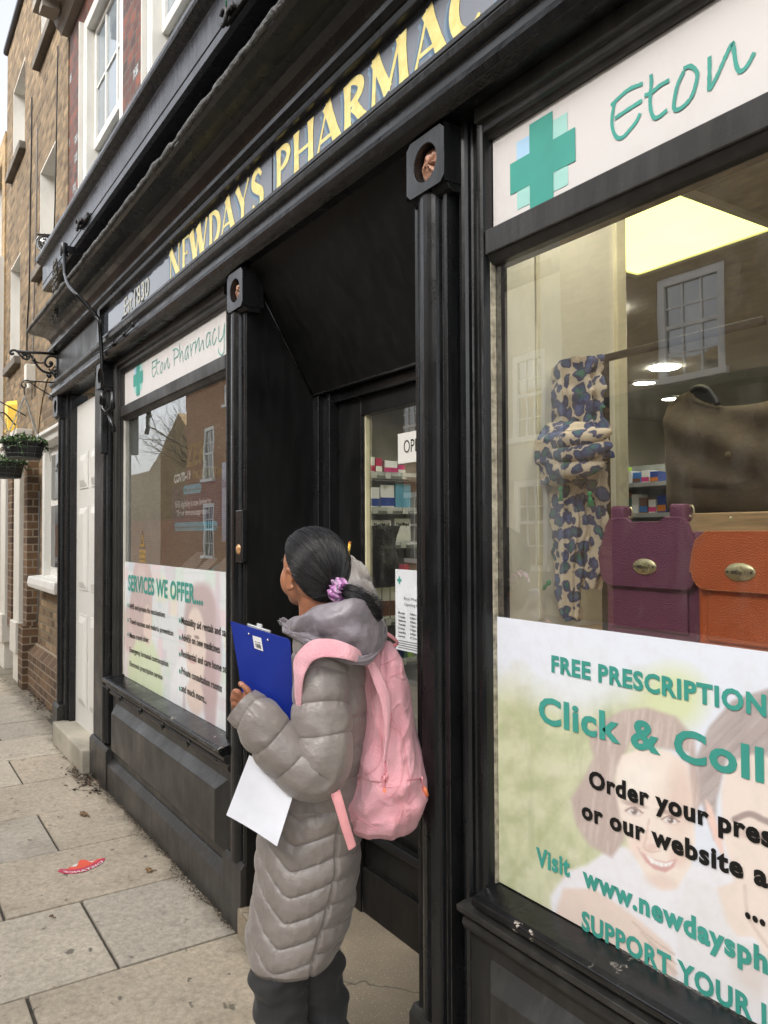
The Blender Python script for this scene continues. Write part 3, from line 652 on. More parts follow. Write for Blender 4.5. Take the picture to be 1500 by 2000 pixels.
# doorway recess: side walls, sloping soffit, floor, door
mb=MB(); mb.box(-2.82,-2.786,.003,.30,.0,2.56); mb.box(-1.664,-1.61,.01,.30,.11,2.56); P('recess_wall',mb,BLKD)
mb=MB(); mb.add([(-2.79,.0,2.56),(-1.655,.0,2.56),(-1.655,.29,2.075),(-2.79,.29,2.075),(-2.79,.3,2.6),(-1.655,.3,2.6)],[(0,1,2,3),(3,2,5,4)]); mb.box(-2.79,-1.655,.295,.46,2.072,2.62); P('recess_soffit',mb,BLKD)
mb=MB(); mb.tube([(-2.786,.004,2.55),(-2.786,.288,2.072)],.005,6); mb.tube([(-2.79,.288,2.07),(-1.66,.288,2.07)],.004,6); P('recess_bead',mb,BLK)
FLR,ntf,bf=newmat('terrazzo_concrete'); v=coords(ntf)
c=mix(ntf,ramp(ntf,noise(ntf,v,5,6),[(.3,0.),(.7,1.)]),(.30,.24,.165),(.22,.18,.13))
vo=N(ntf,'TexVoronoi'); vo.inputs['Scale'].default_value=110; ntf.links.new(v,vo.inputs['Vector'])
c=mix(ntf,ramp(ntf,vo.outputs['Distance'],[(.0,.6),(.3,0.)]),c,mix(ntf,.5,vo.outputs['Color'],(.75,.68,.55)))
crk=N(ntf,'TexVoronoi',feature='DISTANCE_TO_EDGE'); crk.inputs['Scale'].default_value=1.6
wv=N(ntf,'VectorMath',operation='ADD'); nn=N(ntf,'TexNoise'); nn.inputs['Scale'].default_value=9; ntf.links.new(v,nn.inputs['Vector'])
sc2=N(ntf,'VectorMath',operation='SCALE'); ntf.links.new(nn.outputs['Color'],sc2.inputs[0]); sc2.inputs['Scale'].default_value=.12
ntf.links.new(v,wv.inputs[0]); ntf.links.new(sc2.outputs[0],wv.inputs[1]); ntf.links.new(wv.outputs[0],crk.inputs['Vector'])
c=mix(ntf,ramp(ntf,crk.outputs['Distance'],[(.0,.8),(.006,0.)]),c,(.04,.035,.03))
ntf.links.new(c,bf.inputs['Base Color']); bf.inputs['Roughness'].default_value=.75; bump(ntf,bf,noise(ntf,v,120,4),.3,.004)
mb=MB(); mb.box(-2.80,-1.68,-.03,.6,.0,.112); P('entrance_step',mb,FLR,bevel=.006)
# jamb mouldings of the door
Yj=.29
mb=MB(); mb.box(-2.79,-2.745,Yj,.42,.112,2.07); mb.box(-2.745,-2.70,Yj+.025,.42,.112,2.07); mb.box(-2.70,-2.675,Yj+.012,.42,.112,2.07)
mb.box(-1.72,-1.66,Yj,.42,.112,2.07); mb.box(-2.675,-1.72,Yj+.03,.42,2.03,2.07); P('door_frame',mb,BLK,bevel=.003)
gl=PY(711,812,.36)[0]; gt=PY(711,812,.36)[2]
d_=MB(); xa,xb=-2.675,-1.72; d_.box(xa,gl,.345,.39,.115,2.03); d_.box(-1.86,xb,.345,.39,.115,2.03); d_.box(gl,-1.86,.345,.39,gt,2.03)
d_.box(gl,-1.86,.345,.39,.115,.28); d_.box(gl,-1.86,.345,.39,.56,.66); d_.box(gl,-1.86,.36,.38,.28,.56)
d_.ex([(.345,.40),(.325,.405),(.315,.42),(.325,.44),(.345,.445)],xa+.03,xb); d_.box(xa+.02,gl,.335,.345,.115,.62)
d_.box(gl-.004,gl+.012,.35,.36,.66,gt)
door=P('entrance_door',d_,BLKD,bevel=.003)
g=MB(); g.add([(gl,.368,.66),(-1.86,.368,.66),(-1.86,.368,gt),(gl,.368,gt)],[(0,1,2,3)]); mk('door_glass',g,GLS,door)
g=MB(); g.box(gl+.0125,gl+.022,.355,.372,.66,gt); mk('glazing_bead',g,surf('pale_yellow_bead',(.6,.55,.36),.5),door)

# ---------------------------------------------------------------- tan stock brick terrace beyond
YT=.2
tb=thing('terraced_house','tan stock brick terraced house with white window reveals beyond the shop','house',(-9,YT,0))
holesA=[(-8.40,-7.63,4.15,5.15),(-8.40,-7.63,6.32,7.35),(-10.25,-9.38,5.86,6.85),(-10.35,-9.62,3.52,4.72)]
def walled(mb,x0,x1,z0,z1,holes,y0,y1,m=0):
    xs=sorted(set([x0,x1]+[h[0] for h in holes]+[h[1] for h in holes])); 
    for a,b in zip(xs,xs[1:]):
        hs_=sorted([h for h in holes if h[0]<=a+1e-6 and h[1]>=b-1e-6],key=lambda h:h[2]); z=z0
        for h in hs_:
            if h[2]>z: mb.box(a,b,y0,y1,z,h[2],m)
            z=h[3]
        if z<z1: mb.box(a,b,y0,y1,z,z1,m)
mb=MB(); zr=PY(36,2,YT-.05)[2]
walled(mb,-10.75,-6.785,0,zr,holesA+[(-8.0,-6.95,1.12,2.45)],YT,YT+.3)
mk('brick_wall',mb,TAN,tb)
mb=MB(); mb.box(-6.785,-6.42,.10,.5,0,3.3); mk('brick_wall',mb,TAN,tb)
mb=MB(); mb.box(-6.985,-6.78,YT-.06,YT,3.0,5.65); mk('brick_pier',mb,TAN,tb)
WHB=white_paint('whitewashed_brick',(.78,.75,.68),.5,.7)
for x0,x1,z0,z1 in holesA:
    mb=MB(); mb.box(x0,x0+.012,YT+.002,YT+.19,z0,z1); mb.box(x0+.012,x1,YT+.0,YT+.19,z1-.012,z1); mb.box(x1-.012,x1,YT+.002,YT+.19,z0,z1-.012)
    mk('window_reveal',mb,WHB,tb)
for x0,x1,z0,z1 in holesA:
    f=MB(); f.box(x0+.012,x0+.08,YT+.19,YT+.25,z0,z1-.02); f.box(x1-.08,x1-.012,YT+.19,YT+.25,z0,z1-.02); f.box(x0+.08,x1-.08,YT+.19,YT+.25,z1-.09,z1-.02); f.box(x0+.08,x1-.08,YT+.19,YT+.24,(z0+z1)/2-.03,(z0+z1)/2+.03); f.box(x0+.08,x1-.08,YT+.2,YT+.23,z0,z0+.07)
    w_=mk('window',f,WHT,tb); g=MB(); g.box(x0+.08,x1-.08,YT+.215,YT+.22,z0+.07,z1-.09); mk('pane',g,PANE,w_)
    s=MB(); s.box(x0-.1,x1+.08,YT-.07,YT+.19,z0-.09,z0); mk('sill',s,SILLST,w_,bevel=.01)
mb=MB(); mb.ex([(YT,zr),(YT-.03,zr),(YT-.05,zr+.02),(YT-.05,zr+.07),(YT,zr+.07)],-10.75,-6.9); mk('gutter',mb,IRON,tb)
# relieving arch over the ground floor window and window itself
mb=MB(); cx,cz=-7.55,2.20
for (r,w_,m_) in ((.85,.13,0),):
    pts=[]; n=30
    for k in range(n+1):
        a=math.radians(10+150*k/n); pts.append((a))
    vs=[];
    for a in pts:
        for rr,yy in ((r,YT-.01),(r+w_*1.6,YT-.01),(r+w_*1.6,YT+.01),(r,YT+.01)): vs.append((cx+rr*1.05*math.cos(a),yy,cz+rr*math.sin(a)))
    mb.add(vs,[(4*k+i,4*k+(i+1)%4,4*k+4+(i+1)%4,4*k+4+i) for k in range(n) for i in range(4)])
mk('brick_arch',mb,brick('dark_arch_brick',(.15,.1,.05),(.3,.2,.1),(.33,.28,.2),bw=.08,bh=.5),tb)
mb=MB(); gx0,gx1,gz0,gz1=-8.0,-6.95,1.12,2.45
mb.box(gx0,gx0+.1,YT-.03,YT+.12,gz0,gz1); mb.box(gx1-.1,gx1,YT-.03,YT+.12,gz0,gz1); mb.ex([(YT+.1,gz1-.12),(YT-.03,gz1-.12),(YT-.06,gz1-.09),(YT-.07,gz1-.05),(YT-.1,gz1-.03),(YT-.1,gz1),(YT+.1,gz1)],gx0-.03,gx1+.03)
mb.box(gx0+.1,gx1-.1,YT+.03,YT+.09,gz0,gz1-.12); w_=mk('window',mb,WHT,tb,bevel=.006)
mb=MB(); mb.box(gx0+.17,gx1-.17,YT+.02,YT+.032,gz0+.1,1.78); mb.box(gx0+.17,gx1-.17,YT+.02,YT+.032,1.84,gz1-.2); mk('pane',mb,PANE,w_)
mb=MB(); mb.ex([(YT+.1,1.02),(YT-.13,1.02),(YT-.14,1.06),(YT-.13,1.12),(YT+.1,1.14)],gx0-.12,gx1+.1); mk('sill',mb,WHT,w_,bevel=.008)
mb=MB(); mb.ex([(YT,0),(YT-.09,0),(YT-.09,.38),(YT,.46)],-8.35,-6.43); mb.box(-8.62,-8.35,YT-.14,YT,.0,.62); mb.box(-8.60,-8.37,YT-.1,YT,.62,2.3); mb.box(-9.66,-9.38,YT-.1,YT,.5,2.35); mk('brick_plinth',mb,brick('sooty_brown_brick',(.09,.05,.028),(.22,.125,.06),(.24,.19,.13),ms=.008,dirty=.6),tb)
for xc in (-8.93,-9.92):
    mb=MB(); mb.box(xc-.17,xc+.17,YT-.12,YT,.62,2.5); mb.box(xc-.19,xc+.19,YT-.15,YT,.30,.62); mb.box(xc-.16,xc+.16,YT-.12,YT,.0,.30); mb.box(xc-.22,xc+.22,YT-.16,YT,2.5,2.6)
    mk('door_pilaster',mb,WHT2,tb,bevel=.008)
mb=MB(); mb.box(-10.6,-10.1,YT-.12,YT+.3,0,.4); mk('cellar_hatch',mb,surf('slate_blue_step',(.12,.14,.18),.6),tb)
# next building, cream rendered
nb2=thing('townhouse','pale cream townhouse at the far left edge, beyond the tan brick house','house',(-14,YT,0))
mb=MB(); holesB=[(-11.9,-11.0,4.9,6.3),(-13.6,-12.8,4.9,6.3),(-11.9,-11.0,1.4,3.4)]
walled(mb,-22,-10.75,0,6.6,holesB,YT-.02,YT+.3); mk('wall',mb,BRN,nb2)
for x0,x1,z0,z1 in holesB:
    mb=MB(); mb.box(x0,x0+.012,YT,YT+.22,z0,z1); mb.box(x0+.012,x1,YT+.2,YT+.22,z0,z1)
    mk('window_reveal',mb,WHT,nb2)
mb=MB(); mb.box(-11.05,-10.76,YT-.12,YT-.02,0,5.0); mk('downpipe_casing',mb,WHT,nb2)

# cables and pipes on the tan wall
def wire(px,X0s,name,label,r=.004,mat=None,Y=YT-.012):
    mb=MB(); pts=[PY(x,y,Y) for x,y in px]; mb.tube(spline(pts,5),r,6); return tag(mk(name,mb,mat or CAB),label,'cable')
wire([(113,90),(111,200),(109,330),(106,440),(103,480)],0,'cable','dark cable down the joint between the tan brick pier and the wall',.006,BLKD,YT-.075)
wire([(73,250),(72,340),(70,450),(66,600),(64,700),(62,780)],0,'cable','pale cable running down the tan brick wall beside the camera',.006)
wire([(62,190),(61,300),(59,400),(57,560),(53,640),(52,700)],0,'cable','dark rusty conduit down the tan brick wall between the windows',.008,BLKD)
wire([(77,960),(76,1040),(75,1100),(74,1195),(66,1230),(60,1275)],0,'cable','thin grey cable down the brick pier beside the white ground floor window',.007)
# alarm box
c=PY(21,815,YT-.05); mb=MB(); s=.001*6.2
px=lambda k: k*9.6/1530
mb.add([(c[0]-.11,YT-.1,c[2]-.17),(c[0]+.11,YT-.1,c[2]-.17),(c[0]+.11,YT-.1,c[2]+.13),(c[0]+.06,YT-.1,c[2]+.17),(c[0]-.06,YT-.1,c[2]+.17),(c[0]-.11,YT-.1,c[2]+.13)]+[(c[0]-.13,YT,c[2]-.19),(c[0]+.13,YT,c[2]-.19),(c[0]+.13,YT,c[2]+.14),(c[0]+.07,YT,c[2]+.19),(c[0]-.07,YT,c[2]+.19),(c[0]-.13,YT,c[2]+.14)],
  [(0,1,2,3,4,5)]+[(i,(i+1)%6,6+(i+1)%6,6+i) for i in range(6)])
YEL=flat('yellow_plastic',s2l((245,205,80)),.4)
al=thing('alarm_box','yellow burglar alarm box on the tan brick wall above the hanging baskets','alarm',(c[0],YT,c[2]))
mk('housing',mb,YEL,al,bevel=.006)
mb=MB()
for k in range(6): mb.box(c[0]-.085,c[0]+.085,YT-.104,YT-.099,c[2]-.14+k*.022,c[2]-.14+k*.022+.008)
mk('louvre',mb,flat('orange_shadow_plastic',(.35,.2,.04)),al)
c=PY(61,730,YT-.04); mb=MB(); mb.obox((c[0],YT-.05,c[2]),(.05,0,0),(0,.05,0),(0,0,.09)); mb.tube([(c[0],YT-.05,c[2]-.09),(c[0],YT-.06,c[2]-.16)],.03,8)
tag(mk('junction_box',mb,WHT2,bevel=.01),'small white junction box on the tan wall right of the alarm','box')
# ---------------------------------------------------------------- ironwork, camera, pipe, chain, hooks
def bx(px,py): return PX(px,py,-6.33)             # plane of the scroll bracket, across the pavement
mb=MB()
mb.tube([bx(119,692),bx(32,686)],.011,8)
def scr(pts,r=.009): mb.tube(spline([bx(x,y) for x,y in pts],6),r,8)
scr([(34,686),(27,684),(21,686),(20,690),(23,692),(27,690)])
scr([(42,688),(46,692),(52,690),(58,692),(66,703),(74,716),(84,725),(96,728),(107,724),(114,714),(114,703),(107,697),(96,696),(89,702),(88,710),(93,716),(99,715),(102,710),(99,707)])
scr([(35,689),(40,694),(46,700),(52,702),(57,699),(54,695),(47,694),(43,697)],.007)
scr([(66,703),(74,708),(82,709),(88,706)],.006)
scr([(96,728),(92,733),(96,737),(101,733)],.006); scr([(104,722),(106,733),(112,742),(116,746)],.008); scr([(109,716),(113,728),(117,736)],.007); scr([(95,720),(100,726),(103,732)],.006)
for (x,y) in ((99,709),(97,734),(66,703),(107,730),(111,722)): mb.ell(bx(x,y),.015,.015,.017,8,6)
a=bx(118,684);c=bx(118,748); mb.box(-6.35,-6.31,-.022,.0,c[2],a[2])
ib=mk('scroll_bracket',mb,IRON); tag(ib,'black wrought iron scroll sign bracket on the side door pilaster','bracket')
# hanging baskets with their wall hooks
BSK=surf('black_plastic_basket',(.022,.022,.022),.55,.2,20,.3,60)
WIRE=surf('galvanised_wire',(.12,.14,.13),.4,.2,40,.1,60,metal=.6)
CHN=surf('white_coated_chain',(.42,.41,.38),.45,.2,60,.2,60)
LEAFM=[surf('ivy_leaf',(.045,.10,.03),.5,.4,30,.2,60,spec=.4),surf('pale_ivy_leaf',(.16,.24,.09),.5,.3,30,.2,60),surf('flower_petal',(.55,.5,.4),.6)]
def basket(c,R,hh,hook,label,plabel,seed,hookpts=None):
    """c = centre of the rim"""
    rg=random.Random(seed)
    t=thing('hanging_basket',label,'hanging basket',(c[0],c[1],c[2]-hh),'hanging baskets')
    mb=MB(); mb.lathe(c,[(0,-hh),(R*.72,-hh),(R*.78,-hh+.01),(R*.93,-.02),(R,-.01),(R*1.01,0),(R*.97,0),(R*.93,-.03),(0,-.03)],36); mk('pot',mb,BSK,t)
    mb=MB()
    for f in (0.02,.35,.75,1.0):
        rr=R*(.745+.27*(1-f))+.006; mb.tube([(c[0]+rr*math.cos(a),c[1]+rr*math.sin(a),c[2]-hh*f) for a in np.linspace(0,2*math.pi,40)],.0022,5,cap=False)
    for k in range(14):
        a=2*math.pi*k/14; mb.tube([(c[0]+R*1.02*math.cos(a),c[1]+R*1.02*math.sin(a),c[2]),(c[0]+(R*.76+.004)*math.cos(a),c[1]+(R*.76+.004)*math.sin(a),c[2]-hh)],.002,5)
    mk('wire_frame',mb,WIRE,t)
    for k in range(4):
        a=.5+2*math.pi*k/4; p0=np.array([c[0]+R*math.cos(a),c[1]+R*math.sin(a),c[2]]); p1=np.array(hook); mb=MB(); L=np.linalg.norm(p1-p0); n=int(L/.016); d=(p1-p0)/L
        s1=np.cross(d,[0,0,1.]); s1/=np.linalg.norm(s1); s2=np.cross(d,s1)
        for i in range(n):
            q=p0+d*(i+.5)*L/n; s=s1 if i%2 else s2; h=L/n*.72
            mb.tube([q+d*h*math.cos(b)+s*.0045*math.sin(b) for b in np.linspace(0,2*math.pi,9)],.0018,5,cap=False)
        mk('chain',mb,CHN,t)
    g=MB()
    for _ in range(1500):
        a=rg.random()*6.28; r=R*1.02*math.sqrt(rg.random()); z=rg.random()**1.6*R*.42*(1.3-r/R)
        if rg.random()<.22: r=R*(1+rg.random()*.1); z=-rg.random()**2*hh*.55*(1 if math.sin(a*3+seed)>.2 else .2)
        s=rg.uniform(.008,.02); p=Vector((c[0]+r*math.cos(a),c[1]+r*math.sin(a),c[2]+z)); u=Vector((rg.uniform(-1,1),rg.uniform(-1,1),rg.uniform(-.4,.9))).normalized(); v=u.cross(Vector((rg.uniform(-1,1),rg.uniform(-1,1),1))).normalized()
        g.add([p-u*s*.2,p+v*s*.6+u*s*.3,p+u*s*1.2,p-v*s*.6+u*s*.3],[(0,1,2,3)],rg.choice([0,0,0,0,1,2 if rg.random()<.2 else 1]))
    for k in range(5):                              # trailing shoots
        a=rg.random()*6.28; pts=[]; 
        for i in range(7): q=(c[0]+(R*1.0+.014*i)*math.cos(a+.05*i),c[1]+(R*1.0+.014*i)*math.sin(a+.05*i),c[2]-.0035*i*i); pts.append(q)
        g.tube(pts,.0015,4)
        for q in pts:
            for _ in range(2):
                s=.013; p=Vector(q)+Vector((rg.uniform(-.01,.01),rg.uniform(-.01,.01),rg.uniform(-.01,.01))); u=Vector((rg.uniform(-1,1),rg.uniform(-1,1),rg.uniform(-1,.2))).normalized(); v=u.cross(Vector((0,0,1))).normalized()
                g.add([p,p+v*s*.6+u*s*.5,p+u*s*1.3,p-v*s*.6+u*s*.5],[(0,1,2,3)],rg.choice([0,0,1]))
    pl=mk('trailing_ivy',g,LEAFM,clean=False,fixn=False); tag(pl,plabel,'plant','plants in the hanging baskets')
    h=MB()
    for pts,r in hookpts: h.tube(spline(pts,6) if len(pts)>2 else pts,r,8)
    return t,tag(mk('basket_hook',h,IRON),label.replace('black basket','thin iron bracket arm').replace('hanging','hanging its basket'),'bracket','brackets of the hanging baskets')
def b3(x,y): return PX(x,y,-6.30)
c1=b3(47,864); R1=.152
t,h=basket(c1,R1,.118,b3(48,772),'black wire framed basket hanging nearest the shop, full of ivy','bushy ivy with small pale flowers in the nearer hanging basket',3,
  [([b3(115,748),b3(58,744)],.005),([b3(58,744),b3(50,743),b3(43,747),b3(42,752),b3(46,757),b3(51,755),b3(50,750)],.005),([b3(113,781),b3(75,758),b3(58,746)],.004),([b3(48,758),b3(48,772)],.004)])
h['label']='thin black hook bracket holding the nearer hanging basket'
def b4(x,y): return PX(x,y,-8.3)
c2=b4(8,903)
t,h=basket(c2,.19,.15,b4(-6,790),'black basket cut by the left edge of the picture, hanging lower and farther away','sparse ivy in the farther hanging basket at the left edge',8,
  [([b4(50,812),b4(-8,780)],.006),([b4(-8,780),b4(-14,786),b4(-6,790)],.006),([b4(30,830),b4(10,808),b4(0,806),b4(-8,800)],.007)])
h['label']='dark hook bracket holding the farther hanging basket below the yellow alarm box'
# security camera
cz=PX(90,478,-6.72); cc=thing('security_camera','silver bullet security camera fixed above the left end of the shop cornice','camera',cz)
d=np.array([.9,-.42,-.12]); d/=np.linalg.norm(d); s=np.cross(d,[0,0,1.]); s/=np.linalg.norm(s); up=np.cross(s,d)
SIL=surf('silver_aluminium',(.42,.42,.40),.35,.1,20,.05,60,metal=.7); BP=flat('black_plastic',(.02,.02,.02),.4)
def ring(c,r,n=24): return [c+r*(s*math.cos(2*math.pi*k/n)+up*math.sin(2*math.pi*k/n)) for k in range(n)]
c0=np.array(cz); G=[ring(c0+d*x,r) for x,r in ((-.13,.0),(-.13,.045),(-.12,.055),(.02,.058),(.03,.066),(.055,.068),(.06,.062),(.052,.058))]
mb=MB(); mb.grid(G,wrap=True); mk('housing',mb,SIL,cc)
mb=MB(); mb.grid([ring(c0+d*x,r) for x,r in ((.05,.058),(.045,.03),(.05,.028),(.056,.02),(.05,0.0))],wrap=True); ln=mk('lens',mb,pane_mat('camera_glass',(.05,.05,.05),.1),cc)
mb=MB()
for k in range(14): q=c0+d*.052+.042*(s*math.cos(k*.449)+up*math.sin(k*.449)); mb.ell(q,.005,.005,.005,6,4)
mb.grid([ring(c0+d*x,r) for x,r in ((.05,.02),(.058,.018),(.058,.014),(.05,.012))],wrap=True)
mk('led_ring',mb,SIL,ln)
mb=MB(); mb.obox(c0+up*.066-d*.02,s*.055,d*.09,up*.004); mk('sun_shield',mb,BP,cc,bevel=.003)
mb=MB(); mb.tube([c0-up*.05,c0-up*.09,c0-up*.1+np.array([0,.12,0]),c0-up*.1+np.array([0,.35,-.02])],.014,8); mb.ell(c0-up*.065,.024,.024,.024,10,8); mk('mount',mb,BP,cc)
mb=MB(); rg=random.Random(5)
for k in range(7):
    a0=rg.uniform(.05,.1); pts=[c0-d*.13+np.array([0,0,0])]+[c0-d*(.12-.03*i)+np.array([rg.uniform(-.02,.02),rg.uniform(-.02,.02),-.05-.022*i*(1+.3*k)+.01*i*i]) for i in range(6)]; mb.tube(spline(pts,5),.003,5)
mk('wiring',mb,IRON,cc)
# conduit pipe
pp=[PY(125,497,-.185),PY(127,535,-.20),PY(134,556,-.225),PY(152,577,-.215),PY(186,614,-.10),PY(194,628,-.085),PY(196,650,-.075),PY(199,700,-.07),PY(201,775,-.07)]
cp=thing('conduit_pipe','black painted conduit pipe bending down across the shop cornice beside the name board','pipe',pp[-1])
mb=MB(); mb.tube([pp[0],pp[1]]+spline(pp[1:4],5)[1:-1]+[pp[3],pp[4]]+spline(pp[4:7],4)[1:]+pp[7:],.0115,12); mk('pipe',mb,BLK,cp)
q=np.array(PY(125,486,-.17)); mb=MB(); mb.tube([q+[0,0,.035],q+[0,0,-.045]],.024,14); mb.box(q[0]-.02,q[0]+.02,q[1],-.1,q[2]-.02,q[2]+.02); mk('end_cap',mb,BLK,cp,bevel=.003)
q=PY(201,780,-.07); mb=MB(); mb.tube([np.array(q)+[0,0,.05],np.array(q)+[0,0,-.03]],.02,12); mb.tube([q,np.array(q)+[0,0,-.06],np.array(q)+[.05,.01,-.085],np.array(q)+[.10,.03,-.06],np.array(q)+[.11,.03,.03]],.014,10); mb.tube([np.array(q)+[.06,.02,-.09],np.array(q)+[.10,.03,-.16],np.array(q)+[.1,.04,-.2]],.013,10); mk('elbow',mb,BLK,cp)
mb=MB(); mb.box(-4.86,-4.82,-.05,-.01,2.0,2.3); tag(mk('latch_plate',mb,BLK,bevel=.006),'flat black iron plate on the pilaster beside the conduit pipe end','fitting')
# chain bundle of the blind
cbt=thing('chain_bundle','bundle of dull chains hanging from the left end of the blind box','chain',PY(112,560,-.12)); CHM=surf('rusty_grey_chain',(.16,.15,.13),.5,.5,80,.4,60,metal=.4); rg=random.Random(2)
for k in range(8):
    mb=MB()
    x,y=118-rg.uniform(0,14),508+rg.uniform(-4,10); top=PY(x,y,-.12-.02*(k%3)); n=rg.randint(16,22)
    for i in range(n):
        z=top[2]-i*.021+rg.uniform(-.003,.003); sw=.012*math.sin(i*.8+k); an=(i%2)*1.57+rg.random()*.5
        mb.tube([(top[0]+sw+.0085*math.cos(b)*math.cos(an),top[1]+.0085*math.cos(b)*math.sin(an),z+.0145*math.sin(b)) for b in np.linspace(0,2*math.pi,10)],.003,5,cap=False)
    mk('chain',mb,CHM,cbt)
# blind hooks on the upper box
def hook(px,py,s,label):
    q=np.array(PY(px,py,-.115)); t=thing('blind_hook',label,'hook',q,'blind hooks on the upper box')
    mb=MB(); mb.obox(q+[s*.5,0,0],(s*1.1,0,s*.0),(0,.008,0),(0,0,s*.18)); mk('plate',mb,IRON,t,bevel=.004)
    mb=MB(); mb.tube([q+[s*(-.1+.5*k/30)*1.6+s*.6-s*.5,-.018,s*.12*math.sin(k*1.3)] for k in range(30)],.008,8)
    mb.tube([q+[-s*.3+s*.34*math.cos(b),-.02,s*.34*math.sin(b)] for b in np.linspace(-2.6,2.6,24)],.008,8); mk('hook',mb,IRON,t)
hook(160,437,.1,'small curled iron hook near the left end of the black blind box')
hook(452,30,.085,'large twisted iron hook at the top of the picture on the blind box')
mb=MB(); q=PY(442,12,-.13); mb.tube([q,np.array(q)+[-.005,0,.05],np.array(q)+[.0,-.01,.12]],.003,6); tag(mk('green_cord',mb,flat('green_cord_fibre',(.03,.2,.08))),'short green cord tied to the upper iron hook','cord')

# ---------------------------------------------------------------- signs stuck in the windows
YS=.056
def board(x0,x1,z0,z1,Y,mat,name,t=.003): mb=MB(); mb.box(x0,x1,Y,Y+t,z0,z1); return mk(name,mb,mat)
def cross(mb,cx,cz,R,w,Y,m,dy=0): mb.add([(cx-w,Y,cz-R),(cx+w,Y,cz-R),(cx+w,Y,cz-w),(cx+R,Y,cz-w),(cx+R,Y,cz+w),(cx+w,Y,cz+w),(cx+w,Y,cz+R),(cx-w,Y,cz+R),(cx-w,Y,cz+w),(cx-R,Y,cz+w),(cx-R,Y,cz-w),(cx-w,Y,cz-w)],[tuple(range(12))],m)
PALE=[TEAL,flat('pale_teal_vinyl',s2l((158,205,196))),flat('pale_blue_vinyl',s2l((165,200,225)))]
def logo(cx,cz,R,Y,par):
    mb=MB(); w=R*.36
    for (ix,iz,m_) in ((-1,1,2),(1,1,1),(-1,-1,1),(1,-1,1)):
        a,b_=w,R*.78; x0,x1=sorted((cx+ix*w,cx+ix*b_)); z0,z1=sorted((cz+iz*w,cz+iz*b_)); mb.add([(x0,Y+.0005,z0),(x1,Y+.0005,z0),(x1,Y+.0005,z1),(x0,Y+.0005,z1)],[(0,1,2,3)],m_)
    cross(mb,cx,cz,R,w,Y-.0002,0); return mk('cross_logo',mb,PALE,par)
def hand(par,strokes_px,Y,w,mat=TEAL):
    mb=MB()
    for k,pts in enumerate(strokes_px):
        q=[PY(x,y,Y) for x,y in pts]; q=spline([(p[0],p[2]) for p in q],6); stroke(mb,q,[w*(.85+.3*mnoise.noise(Vector((i*.7,k,0)))) for i in range(len(q))],lambda a,b,k_,Y=Y: (a,Y-.0001*k_,b))
    return mk('handwritten_lettering',mb,mat,par,clean=False,fixn=False)
s1=board(-4.697,-3.073,2.268,2.475,YS,WVIN,'shop_sign'); tag(s1,'white sign reading Eton Pharmacy above the left window, with teal cross','sign')
logo(-4.421,2.39,.094,YS-.0015,s1)
C=lambda L: [(280+x/7.895,620+y/7.895) for x,y in L]
hand(s1,[C([(215,650),(135,690),(140,700),(132,800),(138,880),(158,915),(195,830)]),C([(138,790),(190,750)]),C([(212,630),(200,760),(215,850),(235,880)]),C([(190,720),(255,675)]),C([(285,690),(262,780),(262,850),(285,840),(300,720),(285,690)]),C([(325,690),(325,805),(375,625),(378,760),(395,775),(412,700)]),
 C([(480,490),(470,600),(478,745)]),C([(450,510),(500,480),(545,520),(530,590),(475,640)]),C([(555,400),(560,540),(565,690)]),C([(565,620),(590,520),(605,560),(612,690)]),C([(690,440),(660,480),(640,600),(655,655),(680,560),(692,430)]),C([(688,540),(700,640)]),
 C([(725,400),(730,500),(740,600)]),C([(735,520),(765,400),(795,385)]),C([(805,350),(800,550)]),C([(802,500),(855,310),(862,520),(915,350),(925,480),(935,490)]),C([(1030,230),(985,260),(965,400),(985,460),(1015,380),(1030,220)]),C([(1025,330),(1035,440)]),
 C([(1110,200),(1100,175),(1072,260),(1068,380),(1090,415),(1130,300)]),C([(1165,130),(1160,300),(1175,370),(1230,270),(1250,100)]),C([(1250,90),(1245,400),(1240,530),(1200,580),(1160,540),(1155,480)])],YS-.0015,.0065)
s2=board(-1.4225,XR,2.2475,2.475,YS,WVIN,'shop_sign'); tag(s2,'weathered white sign reading Eton over the right display window','sign')
logo(-1.259,2.35,.102,YS-.0015,s2)
C=lambda L: [(1160+x/4.412,60+y/4.412) for x,y in L]
hand(s2,[C([(420,455),(300,505),(200,590),(145,645)]),C([(178,610),(155,760),(165,860),(200,920),(250,915),(310,850),(365,780),(398,710)]),C([(180,755),(290,680),(415,600)]),C([(492,375),(495,450),(485,560),(488,670),(515,745),(560,740),(632,680)]),C([(435,560),(500,530),(570,470),(650,425)]),
 C([(770,330),(830,305),(885,350),(885,430),(840,570),(760,660),(700,680),(690,620),(720,470),(775,350)]),C([(995,220),(995,350),(990,515)]),C([(992,515),(1060,390),(1130,230),(1190,110),(1205,160),(1225,290),(1260,350),(1320,300),(1382,185)])],YS-.0015,.0095)

